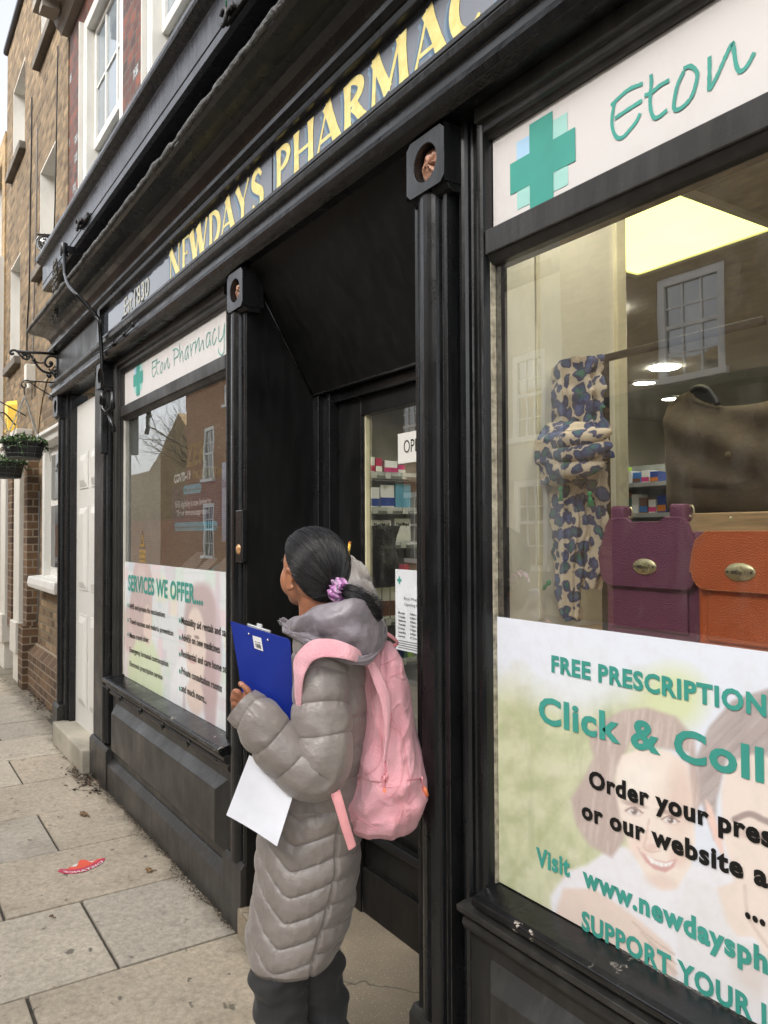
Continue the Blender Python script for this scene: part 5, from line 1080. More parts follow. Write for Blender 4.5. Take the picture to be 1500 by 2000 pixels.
# satchel bags
def leather(name,c):
    m,nt,b=newmat(name); v=coords(nt); vo=N(nt,'TexVoronoi'); vo.inputs['Scale'].default_value=420; nt.links.new(v,vo.inputs['Vector'])
    nt.links.new(mix(nt,ramp(nt,noise(nt,v,8,4),[(.3,0.),(.7,.5)]),c,tuple(x*.7 for x in c)),b.inputs['Base Color']); b.inputs['Roughness'].default_value=.38; b.inputs['Specular IOR Level'].default_value=.5
    bump(nt,b,vo.outputs['Distance'],.6,.003); return m
BRS=surf('pale_brass',(.62,.56,.34),.28,.1,20,.05,80,metal=.75)
def bag(name,label,bl,tr,zbot,Y,col,stitch,tabs,flapz,body_w=1.):
    """front face on plane Y. bl,tr: X range; flap from top z to flapz"""
    x0,x1=bl; zt=tr; w_=x1-x0; L=leather(name+'_leather',col); t=thing('satchel_bag',label,'handbag',((x0+x1)/2,Y+.05,zbot),'satchel bags in the display window')
    mb=MB(); mb.box(x0+.004,x1-.004,Y+.012,Y+.09,zbot,zt-.05); o=mk('body',mb,L,t,bevel=.012)
    mb=MB(); mb.box(x0+.03,x1-.03,Y+.006,Y+.014,zbot+.03,flapz+.03); mk('front_pocket',mb,L,t,bevel=.003)
    r=.035; n=8; hz=zt
    top=[(x0+.012,hz-.06),(x0+.02,hz-.035),(x0+.03,hz-.02),(x0+.075,hz-.018),(x0+.088,hz-.028),(x1-.088,hz-.028),(x1-.075,hz-.018),(x1-.03,hz-.02),(x1-.02,hz-.035),(x1-.012,hz-.06)] if tabs else [(x0+.004,hz-.07),(x0+.012,hz-.045),(x0+.035,hz-.028),(x1-.035,hz-.028),(x1-.012,hz-.045),(x1-.004,hz-.07)]
    side=[(x1+.003,hz-.11)]; bot=[(x1-.002-r+r*math.cos(a),flapz+r+r*math.sin(a)) for a in np.linspace(0,-math.pi/2,n)]+[(x0+.002+r-r*math.sin(a),flapz+r-r*math.cos(a)) for a in np.linspace(0,math.pi/2,n)]
    prof=top+side+bot+[(x0-.003,hz-.11)]
    mb=MB(); mb.ey(prof,Y-.004,Y+.006); fl=mk('flap',mb,L,t,bevel=.002)
    cx,cz=(x0+x1)/2,(zt+flapz)/2
    ins=[(cx+(p[0]-cx)*.965,cz+(p[1]-cz)*.965) for p in prof]; mb=MB()
    for a,b_ in zip(ins,ins[1:]+ins[:1]):
        dlen=math.hypot(b_[0]-a[0],b_[1]-a[1]); k=max(1,int(dlen/.005))
        for i in range(k):
            f0,f1=(i+.15)/k,(i+.75)/k; mb.tube([(a[0]+(b_[0]-a[0])*f0,Y-.0048,a[1]+(b_[1]-a[1])*f0),(a[0]+(b_[0]-a[0])*f1,Y-.0045,a[1]+(b_[1]-a[1])*f1)],.001,4)
    mk('stitching',mb,flat(name+'_thread',stitch),fl)
    zc=flapz+(zt-flapz)*.27; mb=MB(); mb.lathe((cx,Y-.004,zc),[(0,-.003),(.029,-.003),(.031,-.001),(.031,0)],32,axis='y'); 
    mb.v=[(v_[0],v_[1],zc+(v_[2]-zc)*.56) for v_ in mb.v]; pl=mk('lock_plate',mb,BRS,t)
    mb=MB(); mb.tube([(cx,Y-.006,zc),(cx,Y-.018,zc)],.004,10); mb.box(cx-.007,cx+.005,Y-.022,Y-.017,zc-.003,zc+.003); mb.tube([(cx-.024,Y-.006,zc),(cx-.024,Y-.0085,zc)],.0025,8); mb.tube([(cx+.024,Y-.006,zc),(cx+.024,Y-.0085,zc)],.0025,8); mk('turn_lock',mb,surf('dull_steel',(.3,.28,.22),.3,metal=.9),pl)
    if tabs:
        for s_ in (0,1):
            xa=x0+.03 if not s_ else x1-.068; mb=MB(); mb.box(xa,xa+.038,Y+.0,Y+.03,hz-.03,hz+.008); mk('strap_loop',mb,L,t,bevel=.006)
            mb=MB(); xx=xa+.041; mb.tube([(xx+.006*math.cos(b2),Y+.02,hz-.008+.012*math.sin(b2)) for b2 in np.linspace(0,6.28,16)],.0022,6,cap=False); mk('ring',mb,BRS,t)
    return t
Yb=.20
l=PY(1172,1100,Yb)[0]; r=PY(1362,1040,Yb)[0]; zt=PY(1215,995,Yb)[2]; fz=PY(1180,1143,Yb)[2]
bag('purple','plum purple satchel bag with oval brass lock, left of the orange one',(l,r),zt,1.277,Yb,s2l((112,52,84)),(.16,.05,.1),True,fz)
Yo=.155; l=PY(1349,1100,Yo)[0]; zt=PY(1400,1008,Yo)[2]; fz=PY(1370,1153,Yo)[2]
bag('orange','burnt orange satchel bag with oval brass lock, cut by the right picture edge',(l,l+.215),zt,1.277,Yo,s2l((196,92,38)),(.45,.2,.08),False,fz)
mb=MB(); q=PY(1434,1015,Yo); mb.tube([(q[0]-.004,Yo-.004,q[2]+.004),(q[0],Yo-.01,q[2])],.003,8); tag(mk('metal_stud',mb,BRS),'tiny metal stud on the top edge of the orange handbag','stud')
# shelves deep inside behind the bags
def prod(mb,x0,x1,y0,y1,z0,z1): mb.box(x0,x1,y0,y1,z0,z1)
PC=[s2l(c) for c in ((230,228,220),(186,40,80),(200,60,120),(60,120,190),(40,70,150),(90,160,190),(235,235,235),(150,190,60),(240,240,232),(120,80,60),(210,120,40),(60,110,90))]
PM=[flat('packaging_%s'%n_,c,.4) for n_,c in zip(('cream','crimson','magenta','sky','navy','cyan','white','lime','ivory','brown','orange','green'),PC)]
SHW=flat('grey_white_shelf_metal',(.4,.4,.38),.4)
Yd=3.6
sh=thing('product_shelf','distant wall shelf of small packets seen above the purple handbag','shelf',PY(1270,1000,Yd))
q0=PY(1225,900,Yd); q1=PY(1345,900,Yd)
mb=MB()
for y_ in (945,1003): z_=PY(1270,y_,Yd)[2]; mb.box(q0[0]-.1,q1[0]+.4,Yd-.2,Yd+.12,z_-.03,z_)
mk('shelf_board',mb,SHW,sh); mb=MB(); mb.box(q0[0]-.1,q1[0]+.4,Yd+.12,Yd+.15,1.0,PY(1270,905,Yd)[2]); mb.box(q0[0]-.16,q0[0]-.1,Yd-.2,Yd+.15,1.0,PY(1270,900,Yd)[2]); mk('back_panel',mb,surf('grey_green_back',(.3,.31,.27),.6),sh)
rg=random.Random(11)
def product(x0,x1,y0,y1,z0,z1,m,label,group,axis='y',band=None,txt=None,txtm=None):
    t=thing('product_box',label,'box',((x0+x1)/2,(y0+y1)/2,z0),group); mb=MB(); mb.box(x0,x1,y0,y1,z0,z1); c_=mk('carton',mb,m,t,bevel=.001)
    if band is not None:
        mb=MB(); h=z1-z0
        if axis=='y': mb.box(x0-.0005,x1+.0005,y0-.0008,y0+.002,z0+h*.08,z0+h*.45)
        else: mb.box(x1-.002,x1+.0008,y0-.0005,y1+.0005,z0+h*.08,z0+h*.45)
        mk('printed_band',mb,band,t)
    return t
cols={7:'lime green',0:'cream',3:'blue',4:'navy',8:'ivory',11:'green',9:'brown',10:'orange',6:'white',2:'magenta',5:'cyan',1:'crimson'}
for row,(yb_,seq,tops) in enumerate(((945,(7,0,3,8,4),(30,22,20,24,22)),(1003,(10,11,0,9,8,4),(40,30,36,30,26,34)))):
    x=1229; z_=PY(1270,yb_,Yd)[2]
    for k,(m_,tp) in enumerate(zip(seq,tops)):
        w_=rg.randint(11,16); a=PY(x,yb_,Yd)[0]; b_=PY(x+w_,yb_,Yd)[0]; zt_=PY(x,yb_-tp,Yd)[2]
        product(a,b_,Yd-.16,Yd-.05,z_,zt_,PM[m_],('%s packet, number %s along the %s distant shelf above the purple bag'%(cols[m_],['one','two','three','four','five','six'][k],['upper','lower'][row])),'packets on the distant shelf',band=PM[(m_+6)%12]); x+=w_+3
# shelves behind the door (they run into the shop on the left wall)
Xs=-3.15
dsh=thing('product_shelf','grey wall shelving of medicine boxes seen through the shop door','shelf',PX(760,1300,Xs))
zs_=[PX(760,y,Xs)[2] for y in (925,993,1060,1125,1210,1290)]
mb=MB()
for z_ in zs_: mb.box(Xs-.35,Xs+.0,.55,1.35,z_-.004,z_+.002)
mk('shelf_board',mb,SHW,dsh)
mb=MB()
for z_ in zs_: mb.ey([(Xs,z_-.03),(Xs+.012,z_-.028),(Xs+.016,z_-.012),(Xs+.010,z_+.006),(Xs,z_+.006)],.55,1.35)
tr=mk('price_rail',mb,surf('clear_grey_rail',(.32,.33,.31),.25),dsh)
mb=MB()
for z_ in zs_:
    for k in range(9): y_=.62+k*.085+rg.uniform(-.01,.01); mb.box(Xs+.013,Xs+.018,y_,y_+.03,z_-.026,z_+.003)
mk('price_ticket',mb,flat('white_ticket',(.6,.6,.56)),tr)
mb=MB(); mb.box(Xs-.4,Xs-.36,.4,1.6,.1,2.4); mb.box(Xs-.36,Xs+.01,.45,1.55,PX(760,800,Xs)[2]+.08,2.4)
mk('back_panel',mb,surf('shelf_back_grey',(.34,.33,.28),.6),dsh)
mb=MB()
for k in range(40): mb.box(Xs-.355,Xs-.352,1.0,1.008,1.2+k*.024,1.212+k*.024)
mk('slotted_upright',mb,BLKD,dsh)
def dprod(px0,px1,ybase,ytop,m,label,band=None,dx=.0,writing=None,wm=None):
    a=PX(px0,ybase,Xs-dx)[1]; b_=PX(px1,ybase,Xs-dx)[1]; z0=min(zs_,key=lambda z_:abs(z_-PX((px0+px1)/2,ybase,Xs-dx)[2]))+.003; zt_=PX((px0+px1)/2,ytop,Xs-dx)[2]
    t=product(Xs-.1-dx,Xs-dx-.004,a,b_,z0,zt_,PM[m],label,'medicine boxes behind the door',axis='x',band=None if band is None else PM[band])
    if writing:
        vs,fs=text_mesh(writing,.03); xa,xb=min(v[0] for v in vs),max(v[0] for v in vs); W_=(b_-a)*.8/(xb-xa); mb=MB(); mb.add([(Xs-dx-.004+.0012,a+(b_-a)*.1+(v[0]-xa)*W_,zt_-(zt_-z0)*.3+v[1]*W_*1.1) for v in vs],fs); mk('lettering',mb,wm or INKB,t,fixn=False)
    return t
dprod(716,733,925,892,0,'white carton with red mark, leftmost on the top shelf behind the door',1)
dprod(735,747,925,895,1,'narrow crimson carton second on the top shelf behind the door',8)
dprod(752,777,925,900,6,'wide white and magenta carton under the OPEN sign on the top shelf',2)
dprod(779,792,925,908,2,'small pink carton at the right of the top shelf behind the door',0)
dprod(716,724,993,963,8,'small cream and red carton at the left end of the second shelf',1)
dprod(725,742,993,952,6,'white carton with navy wave, second on the second shelf behind the door',4)
dprod(744,771,993,947,6,'larger white carton with navy wave in the middle of the second shelf',4)
dprod(773,803,968,944,5,'cyan carton lying on top of the blue one on the second shelf').location=(0,0,0) if False else Vector((Xs-.05,PX(788,968,Xs)[1],PX(788,993,Xs)[2]))
dprod(773,800,993,970,3,'mid blue carton at the right of the second shelf behind the door')
dprod(728,765,1060,1016,6,'white nasal rinse carton reading NeilMed left of the black bag top',8,writing='NeilMed')
dprod(772,803,1060,1013,6,'white nasal rinse carton reading NeilMed at the right of the third shelf',8,writing='NeilMed')
dprod(716,727,1060,1016,8,'white carton partly hidden by the black cloth bag on the third shelf',0)
dprod(762,775,1125,1095,1,'red carton half hidden by the black cloth bag',6)
dprod(777,800,1125,1103,1,'bright red packet lying above the opening hours notice',10)
for k,(a,b_) in enumerate(((717,729),(731,746),(748,762),(764,776))):
    dprod(a,b_,1210,1130,0,'tall beige box file, number %s from the left below the black bag'%['one','two','three','four'][k],9)
for k,(a,b_,m_) in enumerate(((774,784,3),(786,796,11),(798,808,7),(776,790,4))): dprod(a,b_,1290,1262+2*k if k<3 else 1262,m_,'%s packet on the lowest shelf below the opening hours notice'%cols[m_])
# black cloth bag hanging inside the door
GB=surf('black_quilted_nylon',(.018,.017,.014),.55,.3,30,.6,25,dist=.02)
Ybg=.62; mb=MB(); G=[]
for (y,a,b_) in ((1027,726,754),(1035,720,756),(1060,708,755),(1080,704,760),(1100,703,764),(1125,704,763),(1140,708,756),(1146,715,748)):
    p=PY(a,y,Ybg);q=PY(b_,y,Ybg); cx=(p[0]+q[0])/2; w_=(q[0]-p[0])/2
    G.append([(cx+w_*(1+.12*mnoise.noise(Vector((math.cos(t)*2,math.sin(t)*2,y*.03))))*math.cos(t),Ybg+.09*math.sin(t)*(1+.2*math.sin(5*t+y*.1)),(p[2]+q[2])/2) for t in np.linspace(0,2*math.pi,33)[:-1]])
mb.grid(G,wrap=True); tag(mk('cloth_bag',mb,GB,sub=1),'crumpled black nylon bag hanging inside the shop door','bag')
# notices on the door glass
Yn=.362
op=PY(778,850,Yn); mb=MB(); mb.box(op[0],op[0]+.24,Yn-.002,Yn,1.762,1.868); on=tag(mk('open_sign',mb,WHT),'white sign reading OPEN on the shop door glass','sign')
mb=MB(); text_plane(mb,'OPEN',PY(790,880,Yn)[0],1.797,.125,.044,Yn-.003,bold=-.004); mk('lettering',mb,INKB,on,fixn=False)
a=PY(773,1112,Yn); mb=MB(); mb.box(a[0],a[0]+.25,Yn-.002,Yn,1.108,1.39); hn=tag(mk('opening_hours_notice',mb,flat('laminated_paper',(.72,.74,.76),.25)),'white laminated opening hours notice with teal cross on the door','notice')
mb=MB(); cross(mb,a[0]+.026,1.352,.013,.0045,Yn-.003,0); mk('cross_logo',mb,TEAL,hn)
mb=MB(); xx=a[0]+.05; text_plane(mb,'Eton Pharmacy',a[0]+.055,1.285,.12,.010,Yn-.003,bold=0); text_plane(mb,'Opening Hours',a[0]+.055,1.265,.12,.010,Yn-.003,bold=0)
for k,dn in enumerate(('Monday','Tuesday','Wednesday','Thursday','Friday','Saturday','Sunday')):
    text_plane(mb,dn,a[0]+.018,1.235-.0135*k,.03+.002*len(dn),.0075,Yn-.003,bold=.02)
    text_plane(mb,'9.00am - 6.00pm' if k<5 else ('9.00am - 5.00pm' if k==5 else 'Closed'),a[0]+.09,1.235-.0135*k,.08,.0075,Yn-.003,bold=.02)
for k in range(4): mb.add([(a[0]+.018,Yn-.003,1.14-k*.008),(a[0]+.2,Yn-.003,1.14-k*.008),(a[0]+.2,Yn-.003,1.1425-k*.008),(a[0]+.018,Yn-.003,1.1425-k*.008)],[(0,1,2,3)])
mk('printed_text',mb,flat('grey_ink',(.08,.08,.08)),hn,fixn=False,clean=False)
# vaccination poster, warning label and leaflets in the left window
Yc=.25
X0=PY(336,1000,Yc)[0]; mb=MB(); mb.box(X0,X0+1.02,Yc,Yc+.01,1.555,1.79); cv=tag(mk('vaccination_poster',mb,surf('dark_plum_print',(.035,.02,.05),.5,.2,3,.02,40)),'dark poster about Covid-19 vaccinations inside the left window','poster')
WPI=flat('white_print_ink',(.75,.75,.78)); OYI=flat('olive_yellow_ink',(.16,.15,.02))
tline('white_lettering',cv,WPI,'COVID-19',(340,944),(340,928),(372,935),Yc-.003,bold=.03); tline('white_lettering',cv,WPI,'NHS eligibility is now limited to',(342,992),(342,980),(412,984),Yc-.003,bold=.005); tline('white_lettering',cv,WPI,"75+ or immunosuppressed",(345,1008),(345,997),(408,1003),Yc-.003,bold=.005)
tline('yellow_lettering',cv,OYI,'VACCINATIONS',(375,936),(375,920),(405,931),Yc-.003,prefix='VACCIN',bold=.03); tline('yellow_lettering',cv,OYI,'ZER',(363,912),(363,872),(402,900),Yc-.003,bold=.03)
CY=flat('cyan_label_ink',s2l((70,165,190)))
def pill(pts,txt):
    P=[PY(x,y,Yc-.002) for x,y in pts]; mb=MB(); x0,x1=P[0][0],P[1][0]; z0,z1_=P[0][2],P[2][2]; r=(z1_-z0)*.3
    c=[(x0+r,z0),(x1-r,z0),(x1,z0+r),(x1,z1_-r),(x1-r,z1_),(x0+r,z1_),(x0,z1_-r),(x0,z0+r)]; mb.add([(a_,Yc-.002,b_) for a_,b_ in c],[tuple(range(8))]); o=mk('label_panel',mb,CY,cv)
    mb=MB(); text_plane(mb,txt,x0+r*.5,z0+(z1_-z0)*.3,x1-x0-r,(z1_-z0)*.33,Yc-.004,bold=.0); mk('lettering',mb,INKB,o,fixn=False)
pill([(358,966),(393,962),(358,949)],'£85 per person'); pill([(341,1037),(425,1037),(341,1021)],'newdayspharmacy covid-19 vaccination booking')
c=PY(443,960,Yc-.03); mb=MB(); mb.box(c[0]-.05,c[0]+.15,Yc-.035,Yc-.03,1.48,1.86); bl=tag(mk('leaflet_poster',mb,surf('pale_blue_print',(.3,.42,.62),.4,.3,6,.02,40)),'pale blue leaflet poster at the right edge of the left window','poster')
mb=MB(); text_plane(mb,'Come in',c[0]-.04,1.74,.13,.035,Yc-.0365,bold=.02); mk('lettering',mb,flat('navy_ink',(.02,.03,.12)),bl,fixn=False)
q0=PY(271,1085,.08); t=thing('warning_label','yellow triangular warning label on the white reveal inside the left window','label',(q0[0],.08,q0[2])); xa=PY(272,1070,.075)[0]; xb=PY(284,1070,.075)[0]; zt_=PY(278,1033,.075)[2]; zb_=PY(278,1070,.075)[2]
mb=MB(); mb.add([(xa,.075,zb_),(xb,.075,zb_),((xa+xb)/2,.075,zt_)],[(0,1,2)]); k=.12; mb.add([(xa+(xb-xa)*k,.0742,zb_+.006),(xb-(xb-xa)*k,.0742,zb_+.006),((xa+xb)/2,.0742,zt_-.02)],[(0,1,2)],1); cxx=(xa+xb)/2; mb.add([(cxx-.02,.0736,zb_+.02),(cxx+.02,.0736,zb_+.02),(cxx+.012,.0736,zb_+.045),(cxx-.006,.0736,zb_+.06)],[(0,1,2,3)]); mk('triangle',mb,[INKB,YEL],t,fixn=False)
mb=MB(); z2=PY(278,1074,.075)[2]; z3=PY(278,1098,.075)[2]; mb.add([(xa,.075,z3),(xb,.075,z3),(xb,.075,z2),(xa,.075,z2)],[(0,1,2,3)]); pn=mk('text_panel',mb,YEL,t,fixn=False); mb=MB(); text_plane(mb,'CCTV in',xa+.008,z2-.028,xb-xa-.016,.016,.0742,bold=.03); text_plane(mb,'operation',xa+.008,z2-.055,xb-xa-.016,.014,.0742,bold=.03); mk('lettering',mb,INKB,pn,fixn=False)
LF=[flat('grey_leaflet',(.16,.14,.11)),flat('teal_leaflet',s2l((70,150,160))),flat('pale_leaflet',(.22,.2,.17))]
for k,(x,y,w_,h_,m_,l_) in enumerate(((372,1098,22,50,0,'grey leaflet leaning left above the services poster'),(395,1104,16,40,2,'pale leaflet standing next to the teal one in the left window'),(408,1108,14,26,1,'small teal leaflet in the left window above the services poster'),(432,1110,20,54,0,'tall grey leaflet at the right above the services poster'))):
    p=PY(x,y+14,.17); mb=MB(); w2=w_*.011*.5; h2=h_*2.6/1530; mb.add([(p[0]-w2,.15,p[2]),(p[0]+w2,.15,p[2]),(p[0]+w2*.4,.24,p[2]+h2),(p[0]-w2*.8,.24,p[2]+h2)],[(0,1,2,3)]); tag(mk('leaflet',mb,LF[m_],solid=.003),l_,'leaflet','leaflets standing in the left window')

# ---------------------------------------------------------------- the other side of the street (seen reflected in the glass)
YO=-9.0; WHO=white_paint('bright_white_sash_paint',(.86,.86,.84),.1,.4)
def opp(name,label,x0,x1,h,mat,wins,cols=3,sill=True,roof=.4):
    t=thing(name,label,'house',((x0+x1)/2,YO,0)); mb=MB(); hol=[w_[:4] for w_ in wins]; walled(mb,x0,x1,0,h,hol,YO-.35,YO); mk('wall',mb,mat,t)
    mb=MB(); mb.ex([(YO,h),(YO+.2,h+.06),(YO+.25,h+.2),(YO-4,h+2.0),(YO-4,h)],x0,x1); mk('roof',mb,SILLST,t)
    for w_ in wins:
        xa,xb,za,zb=w_[:4]; f=MB(); k=.13
        f.box(xa,xa+k,YO-.12,YO-.02,za,zb); f.box(xb-k,xb,YO-.12,YO-.02,za,zb); f.box(xa+k,xb-k,YO-.12,YO-.02,zb-k,zb); f.box(xa-.06,xb+.06,YO-.12,YO+.08,za-.1,za)
        f.box(xa+k,xb-k,YO-.1,YO-.04,(za+zb)/2-.03,(za+zb)/2+.03)
        for c in range(1,cols): xc=xa+k+(xb-xa-2*k)*c/cols; f.box(xc-.014,xc+.014,YO-.09,YO-.05,za,zb-k)
        for r in (1,3): zc=za+(zb-k-za)*r/4; f.box(xa+k,xb-k,YO-.085,YO-.055,zc-.013,zc+.013)
        o=mk('window',f,WHO,t); g=MB(); g.box(xa+k,xb-k,YO-.075,YO-.07,za,zb-k); mk('pane',g,PANE,o)
    return t
opp('brick_house','brown brick house across the street with a white sash window, reflected in the glass',-8.75,6,8.2,BRN,[(-7.85,-6.70,3.9,5.45),(-4.6,-3.5,3.9,5.45),(-1.5,-.4,3.9,5.45),(-1.4,-.5,6.4,7.6)])
mb=MB(); mb.box(-8.7,6,YO+.0,YO+.12,0,3.55); mb.ex([(YO+.1,3.55),(YO+.3,3.6),(YO+.3,3.72),(YO,3.8),(YO,3.55)],-8.72,6); tag(mk('dark_shopfront',mb,BLKD),'dark shopfront at the foot of the brown brick house across the street','shopfront')
opp('rendered_house','cream rendered house across the street',-13.5,-9.9,6.2,surf('cream_render',(.62,.58,.48),.8,.1,2,.2,40),[(-12.9,-11.9,3.3,4.9),(-11.2,-10.3,3.3,4.9),(-12.9,-11.9,.9,2.5),(-11.2,-10.3,.9,2.5)])
opp('brick_house','narrow brown brick house across the street beside the cream one',-9.9,-8.75,9.0,BRN,[])
opp('brick_house','brick terrace across the street farther along',-24.4,-13.5,6.8,RED2,[(-16,-15,3.3,4.9),(-19,-18,3.3,4.9),(-22,-21,3.3,4.9),(-16,-15,.9,2.5),(-19,-18,.9,2.5)])
opp('red_brick_house','red brick house across the street with tall white sash windows',-29.8,-24.4,6.9,RED2,[(-27.9,-26.8,3.5,5.4),(-27.9,-26.8,.7,2.6),(-25.9,-25.0,6.0,6.7)])
mb=MB(); mb.box(-60,-29.8,YO-.35,YO,0,2.1); tag(mk('garden_wall',mb,RED2),'low red brick garden wall across the street','wall')
mb=MB(); mb.box(-44,-31.2,YO-9,YO-1.2,0,4.6); mb.ey([(-38.5,4.6),(-31.2,4.6),(-34.2,6.9)],YO-9,YO-1.2); tag(mk('gabled_house',mb,BRN),'brown gabled house behind the garden wall across the street','house')
BARK=surf('grey_brown_bark',(.09,.075,.055),.9,.3,12,.5,30)
def tree(x,y,h,seed,label):
    rg=random.Random(seed); t=thing('bare_tree',label,'tree',(x,y,0),'bare winter trees across the street'); tr_=MB(); br=MB()
    def grow(p,d,L,r,lv):
        pts=[p]; q=p.copy(); dd=d.copy(); n=5
        for i in range(n):
            dd=(dd+Vector((rg.uniform(-.16,.16),rg.uniform(-.16,.16),rg.uniform(-.06,.12)))).normalized(); q=q+dd*L/n; pts.append(q.copy())
        (tr_ if lv==0 else br).tube(pts,[r*(1-.55*i/n) for i in range(n+1)],7 if lv<2 else (4 if lv<3 else 3),cap=False)
        if lv<5:
            nb_=[6,4,4,3,3][lv]
            for k in range(nb_):
                f=rg.uniform(.35,1) if lv else rg.uniform(.5,1); b0=pts[min(n,int(f*n))]; a=rg.random()*6.28; spread=rg.uniform(.45,1.0)
                u=dd.orthogonal().normalized(); w_=dd.cross(u); nd=(dd*math.cos(spread)+(u*math.cos(a)+w_*math.sin(a))*math.sin(spread)+Vector((0,0,.12))).normalized(); grow(b0,nd,L*rg.uniform(.55,.8),r*.5*(1-.3*f),lv+1)
    grow(Vector((x,y,0)),Vector((0,0,1)),h*.33,h*.022,0); mk('trunk',tr_,BARK,t,clean=False,fixn=False); mk('branches',br,BARK,t,clean=False,fixn=False)
tree(-31.5,-10.2,13,4,'spreading bare tree beside the red brick house across the street')
tree(-24,-15,15,9,'tall bare tree rising behind the roofs across the street')
tree(-37,-12,13,21,'bare tree farther along behind the garden wall across the street')
tree(-17.5,-14,14,33,'bare tree behind the brick terrace across the street')
# street lamp across the road, seen in the glass at the left of the right window
q=PY(985,600,9.12); lx=-10.9; t=thing('street_lamp','old lantern street lamp across the street','street lamp',(lx,-7.4,0)); mb=MB(); mb.lathe((lx,-7.4,0),[(.09,0),(.09,.6),(.05,.7),(.04,4.2)],12); mk('post',mb,IRON,t); mb=MB(); mb.lathe((lx,-7.4,4.2),[(.04,0),(.12,.05),(.2,.5),(.24,.55),(.08,.75),(.03,.85),(0,.95)],6); mk('lantern',mb,IRON,t)
# ---------------------------------------------------------------- the schoolchild at the door
from mathutils.bvhtree import BVHTree
DG=2.0; MPP=DG/1530
Rh=np.array([r_[0],r_[1],0]); Dh=np.array([dv_[0],dv_[1],0]); Dh/=np.linalg.norm(Dh); Zh=np.array([0,0,1.])
def g(x,y,d=0.): return PD(x,y,DG+d)
gp=g(590,2205); gp[2]=0
person=thing('person','person in a long taupe quilted coat with a black ponytail writing at the shop door','person',gp)
def perlin(x,y,z): return mnoise.noise(Vector((x,y,z)))
def skin_mat():
    m,nt,b=newmat('brown_skin'); v=coords(nt); nt.links.new(ramp(nt,noise(nt,v,14,4),[(.3,s2l((150,98,72))),(.7,s2l((176,120,90)))]),b.inputs['Base Color'])
    b.inputs['Roughness'].default_value=.45; b.inputs['Subsurface Weight'].default_value=.12; b.inputs['Subsurface Radius'].default_value=(.01,.004,.002); b.inputs['Subsurface Scale'].default_value=.5; bump(nt,b,noise(nt,v,500,3),.08,.001); return m
SKIN=skin_mat()
phi=math.radians(43); fh=Dh*math.cos(phi)-Rh*math.sin(phi); lh=-Rh*math.cos(phi)-Dh*math.sin(phi)   # where the face and the left ear point
C0=g(612,1101,0)
def hd(f,l,z): return C0+fh*f+lh*l+Zh*z
RM=np.array([fh,lh,Zh]).T
mb=MB()
mb.ell(hd(-.004,0,0),.090,.072,.087,24,16,R=RM); mb.ell(hd(-.02,0,-.04),.07,.062,.06,20,14,R=RM); mb.ell(hd(.034,0,-.045),.056,.056,.066,20,14,R=RM); mb.ell(hd(.058,0,-.083),.03,.032,.028,16,10,R=RM)
mb.ell(hd(.048,.034,-.042),.030,.028,.042,14,10,R=RM); mb.ell(hd(.048,-.034,-.042),.030,.028,.042,14,10,R=RM)   # cheeks
mb.ell(hd(.085,0,-.03),.016,.009,.026,12,8,R=RM); mb.ell(hd(.095,0,-.043),.012,.013,.009,12,8,R=RM)       # nose
mb.ell(hd(.084,0,-.066),.011,.021,.006,12,8,R=RM); mb.ell(hd(.081,0,-.075),.011,.018,.007,12,8,R=RM)      # lips
mb.ell(hd(.070,.026,.006),.012,.018,.006,12,8,R=RM); mb.ell(hd(.070,-.026,.006),.012,.018,.006,12,8,R=RM)
for sgn in (1,-1):                                                                                        # ears with rim and lobe
    for k in range(13):
        a=math.radians(-120+k*22); mb.ell(hd(-.004+.013*math.cos(a)*1.0,sgn*(.077+.004*math.sin(a)),-.035+.024*math.sin(a)),.006,.0055,.006,8,6,R=RM)
    mb.ell(hd(.0,sgn*.073,-.036),.012,.006,.02,10,8,R=RM); mb.ell(hd(.004,sgn*.074,-.060),.007,.006,.008,8,6,R=RM)
mb.tube([hd(.0,0,-.05),hd(-.012,0,-.09),g(622,1215,.0),g(632,1250,.01)],[.05,.046,.05,.06],14)
# torso, arms, legs under the clothes
mb.tube([g(632,1250,.01),g(640,1300,0),g(632,1450,0),g(610,1620,0),g(600,1700,0)],[.06,.085,.07,.07,.06],14)
mb.tube([g(632,1265,-.05),g(628,1295,-.10),g(628,1480,-.15)],[.035,.034,.03],10); mb.tube([g(628,1480,-.15),g(600,1500,-.15),g(510,1420,-.145),g(478,1378,-.14)],[.034,.034,.026,.02],10)
mb.tube([g(690,1270,.05),g(705,1235,.12),g(690,1130,.24)],[.035,.034,.026],10); mb.tube([g(690,1130,.24),g(660,1110,.33)],[.03,.02],10)
for dx,dd in ((0,-.055),(75,.06)):
    mb.tube([g(592+dx*.4,1700,dd*.5),g(556+dx*.9,1880,dd),g(555+dx,2040,dd),g(558+dx,2170,dd)],[.06,.05,.045,.035],12); q=g(556+dx,2188,dd)
    mb.ell([q[0]+fh[0]*.04,q[1]+fh[1]*.04,.05],.09,.035,.035,14,8,R=RM)
def finger(pts,r0,r1):
    P_=spline(pts,4); n=len(P_); mb.tube(P_,[r0+(r1-r0)*i/(n-1)-.0006*math.cos(3*math.pi*i/(n-1)) for i in range(n)],10); mb.ell(P_[-1],r1,r1,r1,10,8); mb.ell(P_[0],r0,r0,r0,10,8)
mb.ell(g(479,1372,-.128),.022,.016,.026,14,10)                                     # left palm
finger([g(492,1366,-.145),g(483,1348,-.150),g(476,1340,-.150),g(470,1335,-.146)],.0085,.0072)      # thumb
finger([g(474,1362,-.135),g(463,1351,-.140),g(457,1352,-.128),g(457,1362,-.112)],.0078,.0066)      # index, curled round the board edge
finger([g(472,1370,-.13),g(460,1361,-.133),g(454,1364,-.12),g(458,1374,-.105)],.0078,.0066)
